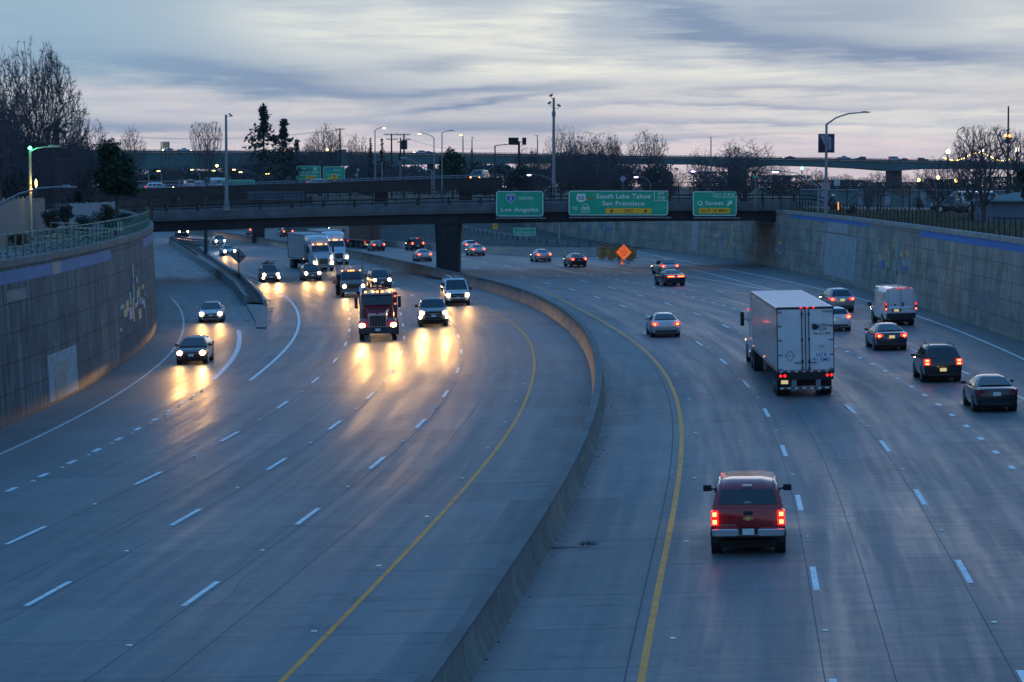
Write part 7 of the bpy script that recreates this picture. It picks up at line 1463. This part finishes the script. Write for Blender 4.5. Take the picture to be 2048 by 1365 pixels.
# white semi, oncoming
def oncoming_semi(label, px, py, L_, col, yaw, beam, green=None):
    r_ = empty('semi_truck', (0, 0, 0), label, 'semi truck'); P = paint(col, metal=.05); tractor(r_, P, M['chrome'], yoff=L_/2+1.2, lights=True, beam=beam, sleeper=False, fairing=True); b = trailer(r_, -L_/2-1.5, L_/2-4.4, rearred=False)
    m = MB(); m.box((0, L_/2+1.2-2.90, 3.70), (.75, .02, .15), M['sign_yellow']); 
    m.build('fairing_badge', r_); m = MB(); [m.box((s*1.29, L_/2-4.6, 1.3), (.05, .1, .08), M['amber']) for s in (-1, 1)]; m.build('side_marker', r_)
    put(r_, px, py, -1, L_/2+.25, yaw)
    return r_
oncoming_semi('white semi truck with corrugated trailer and headlights on, under the left overpass span', 645, 543, 14., (.62, .64, .68), 4., 900)
oncoming_semi('second white semi truck tucked right behind the first one', 676, 531, 13., (.55, .62, .70), 3., 700)
# trucks ahead on the far right carriageway
def box_truck(label, px, py, L_, mat, yaw=0):
    r_ = empty('box_truck', (0, 0, 0), label, 'truck'); b = trailer(r_, -L_/2, L_/2, side=mat, doors=True); P = paint((.3, .3, .32)); tractor(r_, P, M['chrome'], yoff=L_/2+5.5); put(r_, px, py, 1, -L_/2+2, yaw); return r_
box_truck('long silver trailer lit by headlights beyond the second white semi', 705, 493, 13., pmat('silver_trailer', (.45, .43, .40), .35, .5, var=.2)); 
dk = box_truck('dark trailer with red marker lamps beyond the overpass', 739, 497, 11., pmat('dark_trailer', (.035, .03, .028), .5, .2))
for o_ in dk.children_recursive:
    if o_.name.startswith('rear_door'): o_.data = o_.data.copy(); o_.data.materials.clear(); o_.data.materials.append(pmat('dark_door', (.04, .033, .03), .5))
# --- red vocational truck
AMD = emat('amber_reflected_glow', (1, .22, .08), 1.5)  # reflected orange glow on the tool cabinets, put in as dim emission
rt = empty('dump_truck', (0, 0, 0), 'red long-nosed work truck with amber cab lights and chrome grille', 'truck'); P = paint((.30, .012, .022), metal=.1)
y = 4.0; m = MB()
def cs(yy, zb_, zt, w_): h = zt-zb_; half = [(w_, zb_), (w_, zt-.12*h), (w_*.9, zt-.02*h), (w_*.5, zt)]; return [(a, yy, b) for a, b in half]+[(-a, yy, b) for a, b in reversed(half)]
m.loft([cs(y-.05, .9, 1.82, .56), cs(y-.9, .9, 1.95, .66), cs(y-1.7, .9, 2.1, .84)], P); m.build('hood', rt, smooth=30)
m = MB(); m.loft([cs(y-1.7, 1., 2.12, 1.0), cs(y-1.85, 1., 2.2, 1.02), cs(y-2.05, 1., 2.95, 1.02), cs(y-3.3, 1., 3.02, 1.02)], P); m.build('cab', rt, smooth=30)
m = MB(); m.add([(-.92, y-1.82, 2.24), (.92, y-1.82, 2.24), (.90, y-1.98, 2.84), (-.90, y-1.98, 2.84)], [(0, 1, 2, 3)], M['glass']); m.v = [(a, b+.06, c) for a, b, c in m.v]; m.build('windshield', rt); m = MB(); m.box((0, y-1.82, 2.54), (.035, .03, .6), M['black']); m.build('windshield_divider', rt)
m = MB(); m.box((0, y-1.9, 2.93), (2.05, .30, .10), M['steel']); m.build('sun_visor', rt)
m = MB(); [m.box((x, y-2.0, 3.08), (.13, .12, .10), M['amber']) for x in (-.78, -.30, 0, .30, .78)]; m.build('cab_lights', rt)
m = MB(); m.box((0, y-.02, 1.32), (1.14, .12, .80), M['chrome']); m.box((0, y+.045, 1.29), (1.05, .02, .70), M['black']); [m.box((-.36+.18*i, y+.06, 1.32), (.014, .02, .68), M['steel']) for i in range(5)]; m.box((0, y-.02, 1.74), (1.16, .16, .09), M['chrome']); m.prism([(.14*math.cos(i*.785), 1.75+.045*math.sin(i*.785)) for i in range(8)], y+.06, y+.075, M['sign_red']); m.build('grille', rt)
m = MB(); m.box((0, y+.12, .70), (2.45, .2, .42), M['dark_steel']); m.box((0, y+.235, .74), (.32, .02, .17), M['plate']); m.build('bumper', rt, bevel=.03)
for s in (-1, 1):
    m = MB(); m.loft([[(s*.6, y-a, .9), (s*1.2, y-a, .9), (s*1.2, y-a, z), (s*1.1, y-a, z+.12), (s*.6, y-a, z+.14)] for a, z in ((.0, 1.12), (.2, 1.28), (.9, 1.34), (1.4, 1.2), (1.7, 1.0))], P); m.build('fender', rt, smooth=40)
    m = MB(); m.box((s*1.0, y+.03, 1.02), (.36, .2, .22), M['lensglow']); h_ = m.build('headlight', rt); m = MB(); m.ball((s*1.0, y+.14, 1.02), .13, M['head'], 8, (1.4, 1, 1)); m.build('bulb', h_)
    wheel(rt, s*1.05, y-.85, .52, .30, .5)
    for yy in (-2.2, -3.5): wheel(rt, s*.98, yy, .52, .56, .5)
    m = MB(); m.bar((s*1.02, y-1.9, 2.75), (s*1.4, y-1.75, 2.75), .03, .03, M['steel']); m.bar((s*1.02, y-1.9, 2.05), (s*1.4, y-1.75, 2.05), .03, .03, M['steel']); m.box((s*1.40, y-1.75, 2.4), (.2, .12, .72), M['black']); m.build('mirror', rt, bevel=.03)
    m = MB(); m.tube([(s*1.12, y-3.0, 1.2), (s*1.12, y-3.0, 3.0), (s*1.12, y-3.05, 3.2), (s*1.12, y-3.3, 3.32)], .09, M['chrome'], 8); 
    if s > 0: m.build('exhaust_stack', rt, smooth=50)
    m = MB(); m.box((s*1.1, y-3.55, 1.9), (.28, .5, 2.1), P); m.ball((s*1.12, y-3.28, 2.7), .08, AMD, 8); m.ball((s*1.12, y-3.28, 2.2), .07, AMD, 8); m.build('tool_cabinet', rt)
    beam_lamp(rt, s*1.0, y+.32, 1.02, BE*2)
m = MB(); [m.box((x, y-2.6, z), (.22, .1, .1), M['drl']) for x in (-.18, .18) for z in (3.22, 3.42)]; m.tube([(-.45, y-2.6, 3.3), (.45, y-2.6, 3.3)], .03, M['black'], 6); m.box((0, y-2.6, 3.15), (.6, .12, .05), M['black']); m.box((0, y-2.6, 3.5), (.6, .12, .04), M['black']); [m.box((x, y-2.6, 3.32), (.04, .1, .36), M['black']) for x in (-.3, 0, .3)]; m.build('work_lights', rt)
m = MB(); m.box((0, -1.6, 1.9), (2.3, 4.6, 1.3), P); m.box((0, -1.6, 1.0), (.9, 8, .35), M['dirt']); m.bar((0, -3.4, 2.6), (0, .2, 3.1), .3, .3, M['dark_steel']); m.build('bed', rt)
put(rt, 757, 681, -1, 3.15, 0)
# --- grey flatbed truck
def flat(root):
    y = 3.2; P = paint((.13, .135, .14), metal=.1); m = MB(); m.loft([sect(y-.0, .6, 1.15, .95), sect(y-.15, .55, 1.36, 1.02), sect(y-1.2, .55, 1.5, 1.04), sect(y-1.6, .6, 1.55, 1.04)], P); m.build('hood', root, smooth=30)
    m = MB(); m.loft([[(-1.0, y-1.45, 1.3), (1.0, y-1.45, 1.3), (1.0, y-1.45, 1.5), (-1.0, y-1.45, 1.5)], [(-1.0, y-2.1, 1.2), (1.0, y-2.1, 1.2), (.88, y-2.1, 2.2), (-.88, y-2.1, 2.2)], [(-1.0, y-3.1, 1.2), (1.0, y-3.1, 1.2), (.88, y-3.1, 2.22), (-.88, y-3.1, 2.22)]], P); m.build('cab', root)
    m = MB(); m.add([(-.9, y-1.46, 1.56), (.9, y-1.46, 1.56), (.82, y-2.02, 2.12), (-.82, y-2.02, 2.12)], [(0, 1, 2, 3)], M['glass']); m.v = [(a, b+.05, c+.05) for a, b, c in m.v]; m.build('windshield', root)
    m = MB(); [m.box((x, y-2.12, 2.26), (.12, .1, .07), M['amber']) for x in (-.8, -.22, 0, .22, .8)]; m.build('cab_lights', root)
    m = MB(); m.box((0, y+.0, .95), (1.4, .1, .35), M['black']); m.box((0, y+.06, .62), (2.1, .2, .3), P); m.build('grille', root)
    for s in (-1, 1):
        m = MB(); m.box((s*.82, y-.02, .98), (.3, .12, .2), M['lensglow']); h_ = m.build('headlight', root); m = MB(); m.ball((s*.82, y+.05, .98), .14, M['head'], 8); m.build('bulb', h_)
        wheel(root, s*.92, y-.95, .45, .26, .55); wheel(root, s*.92, -1.9, .45, .45, .5); m = MB(); m.tube([(s*1.12, y-3.2, 1.), (s*1.12, y-3.2, 2.9)], .05, M['steel'], 6); m.build('rack_post', root); m = MB(); m.box((s*1.25, y-1.7, 1.75), (.2, .1, .3), M['black']); m.box((s*1.08, y-1.7, 1.7), (.25, .04, .04), M['black']); m.build('mirror', root)
        beam_lamp(root, s*.82, y+.2, 1.0, BE*1.6)
    m = MB(); m.box((0, -1.6, 1.05), (2.4, 4.4, .12), M['dark_wood']); m.box((0, .5, 1.5), (2.3, .1, .9), M['dark_steel']); m.box((0, -1, .8), (.9, 6.4, .3), M['dirt']); [m.box((s*1.17, -1.6, 1.3), (.04, 4.3, .5), M['dark_steel']) for s in (-1, 1)]; m.build('bed', root)
fb = empty('flatbed_truck', (0, 0, 0), 'grey flatbed truck with small amber cab lights left behind the red truck', 'truck'); flat(fb); put(fb, 706, 594, -1, 2.25, 0)
# --- vehicles on other decks and at street level
def placed(x, y, z, ang):
    def f(o): o.location = (x, y, z); o.rotation_euler = (0, 0, ang)
    return f
for (px, kind, lab, col, ang, hd) in ((312, 'crossover', 'white car on the brown ramp at left', WHT, -1.45, 'head'), (638, 'sedan', 'pale silver car on the brown ramp before the far green signs', SILV, -1.45, None)):
    q = W(px, rtop(px), RY); car(kind, 'crossover' if kind == 'crossover' else 'sedan', lab, 'car', 0, 0, 1, col, orient_fn=placed(q.x, RY+3.5, q.z-.8+.0, ang), head=hd, tail='tail_dim')
q = W(958, rtop(958), RY)
car('van', 'work_van', 'yellowish van with a glaring orange light at the right end of the brown ramp', 'van', 0, 0, 1, (.5, .42, .2), orient_fn=placed(q.x, RY+4, q.z-.8, 2.9), head='lamp_orange')
for i, (px, kind, col, lab) in enumerate(((337, 'suv', WHT, 'pale car on the left end of the viaduct, leading'), (368, 'pickup', WHT, 'white pickup on the left end of the viaduct, following'), (840, 'suv', WHT, 'white car on the viaduct right of the utility poles'), (858, 'sedan', DKG, 'dark car following the white one on the viaduct'), (1578, 'sedan', NAV, 'dark car on the viaduct left of the banner lamp'), (1687, 'pickup', SILV, 'pale pickup with overhead rack on the viaduct right of the banner lamp'), (1721, 'suv', DKG, 'dark SUV on the viaduct right of the pale pickup'), (1789, 'van', WHT, 'white van on the viaduct near the right'), (1806, 'sedan', DKG, 'dark sedan close behind the white van on the viaduct'), (1845, 'suv', BLK, 'dark vehicle on the viaduct above the leaning bare tree'), (682, 'suv', GREY, 'grey vehicle on the viaduct behind the single utility pole'))):
    q = W(px, pl(vt, px), VY+3); car(kind, {'suv': 'suv', 'pickup': 'pickup_truck', 'sedan': 'sedan', 'van': 'work_van'}[kind], lab, {'suv': 'suv', 'pickup': 'pickup truck', 'sedan': 'car', 'van': 'van'}[kind], 0, 0, 1, col, orient_fn=placed(q.x, VY+3, q.z+.02, -1.57 if i % 2 else 1.57), head='head' if i in (0, 1, 2, 4) else None, tail='tail')
for (px, py, kind, col, ang, lab) in ((1911, 424, 'suv', DKG, 1.25, 'dark parked SUV behind the leaning bare tree on the right'), (1962, 424, 'van', (.35, .42, .5), -1.2, 'pale parked van partly hidden by the largest right tree')):
    Yq = 243; q = W(px, py, Yq); car(kind, 'suv' if kind == 'suv' else 'work_van', lab, 'suv' if kind == 'suv' else 'van', 0, 0, 1, col, orient_fn=placed(q.x, Yq, tz(Yq)+.06, ang), head=None, tail='tail_off')
for i, (px, kind) in enumerate(((378, 'van'), (392, 'suv'), (424, 'tallvan'), (440, 'van'))):
    Yq = 540; q = W(px, 372, Yq); car(kind, 'parked_van' if 'van' in kind else 'suv', ('leftmost white van parked in the far lot under the fan-shaped tree', 'white SUV in the far lot beside the leftmost white van', 'tall white van in the far lot left of the camera mast', 'rightmost white van in the far lot by the camera mast')[i], 'van' if 'van' in kind else 'suv', 0, 0, 1, WHT, orient_fn=placed(q.x, Yq, tz(Yq)+1.6, .3+i), head=None, tail='tail_off')
mb = MB(); a = W(360, 372, 540); mb.box((a.x+6, 540, tz(540)+.8), (22, 14, 1.6), GR); mb.build('lot_bank', kind='structure')
# person with a cart beside the banner lamp
def person(x, y, z, ang):
    r_ = empty('person', (x, y, z), 'person in dark clothes and white helmet bending over a cart by the banner lamp', 'person', rz=ang)
    SK = pmat('skin', (.35, .2, .14), .6); CL = pmat('dark_clothes', (.02, .022, .03), .8); mb = MB()
    def skinned(name, joints, edges, mat):
        me = bpy.data.meshes.new(name); me.from_pydata([j[0] for j in joints], edges, []); o = bpy.data.objects.new(name, me); COL.objects.link(o); o.parent = r_
        s = o.modifiers.new('skin', 'SKIN'); ly = me.skin_vertices[0].data if me.skin_vertices else None
        if ly is None:
            bpy.context.view_layer.objects.active = o; 
        for i, j in enumerate(joints): ly[i].radius = (j[1], j[1]*(j[2] if len(j) > 2 else 1))
        ly[0].use_root = True; ss = o.modifiers.new('sub', 'SUBSURF'); ss.levels = 1; ss.render_levels = 2; me.materials.append(mat); return o
    J = [((0, 0, .95), .15, .8), ((0, .12, 1.18), .15, .75), ((0, .30, 1.40), .17, .65), ((0, .38, 1.50), .06), ((.2, .28, 1.40), .06), ((.28, .45, 1.18), .05), ((.2, .65, 1.05), .038), ((-.2, .28, 1.40), .06), ((-.28, .45, 1.18), .05), ((-.2, .65, 1.05), .038), ((.11, .02, .88), .09), ((.13, .10, .50), .07), ((.13, 0, .10), .05), ((.13, .12, .04), .045), ((-.11, .02, .88), .09), ((-.14, -.10, .50), .07), ((-.14, -.25, .10), .05), ((-.14, -.13, .04), .045)]
    E_ = [(0, 1), (1, 2), (2, 3), (2, 4), (4, 5), (5, 6), (2, 7), (7, 8), (8, 9), (0, 10), (10, 11), (11, 12), (12, 13), (0, 14), (14, 15), (15, 16), (16, 17)]
    try: skinned('body', J, E_, CL)
    except Exception as ex:
        for a_, b_ in E_: mb.tube([J[a_][0], J[b_][0]], [J[a_][1], J[b_][1]], CL, 8)
        mb.build('body', r_, smooth=60)
    m = MB(); m.ball((0, .46, 1.60), .105, SK, 12, (.85, 1, 1.15)); m.build('head', r_, smooth=60); m = MB(); m.ball((0, .45, 1.66), .14, M['white'], 12, (.9, 1.1, .8)); m.build('helmet', r_, smooth=60)
    return r_
Yq = 243; q = W(1658, 408, Yq); person(q.x, Yq, tz(Yq)+.12, -1.2)
q = W(1665, 408, Yq-.6); ct = empty('cart', (q.x+.1, Yq-.6, tz(Yq)+.12), 'dark wire cart with glowing orange end panel beside the banner lamp', 'cart'); m = MB()
for z in (.2, .45, .7, .95): m.box((0, 0, z), (.75, .5, .03), M['dark_steel'])
for x in (-.36, 0, .36):
    for y_ in (-.24, .24): m.box((x, y_, .58), (.03, .03, .78), M['dark_steel'])
m.box((0, 0, .55), (.66, .42, .5), M['black']); m.build('basket', ct); m = MB(); m.box((.42, -.1, .62), (.10, .3, .75), emat('orange_panel', (1, .25, .05), 2.)); m.build('orange_panel', ct)
for x in (-.3, .3): m = MB(); m.tube([(x, -.2, .09), (x, .2, .09)], .09, M['tyre'], 10); m.build('wheel', ct)
# extra distant point lights of the town: small lamps
for (px, py, Yd, mt, lab) in ((434, 332, 560, 'lamp_yellow', 'yellow light above the far parked vans'), (568, 303, 620, 'lamp_yellow', 'yellow light between the conifers'), (654, 300, 700, 'lamp_yellow', 'warm light right of the broad bare tree'), (1604, 337, 430, 'lamp_green', 'small green signal light under the viaduct'), (1709, 404, 300, 'lamp_yellow', 'warm ground light by the low teal wall')):
    q = W(px, py, Yd); r_ = empty('far_light', q, lab, 'light'); m = MB(); m.ball((0, 0, 0), .26*Yd/500, M[mt], 8); m.build('lens', r_); m = MB(); m.tube([(0, .1, .2), (0, .1, tz(Yd)-q.z)], .09, M['dark_steel'], 5); m.build('pole', r_)
# ================================================================ evening haze
hz = bpy.data.materials.new('evening_haze'); hz.use_nodes = True; t = hz.node_tree; t.nodes.clear(); pv = t.nodes.new('ShaderNodeVolumePrincipled'); ou = t.nodes.new('ShaderNodeOutputMaterial')
pv.inputs['Color'].default_value = (.75, .85, 1., 1); pv.inputs['Density'].default_value = .00004; pv.inputs['Anisotropy'].default_value = .2; t.links.new(pv.outputs[0], ou.inputs['Volume'])
mb = MB(); mb.box((0, 1760, 24.5), (6100, 3720, 59), hz); mb.build('haze', kind='stuff', label='thin bluish evening haze over the freeway', cat='haze')
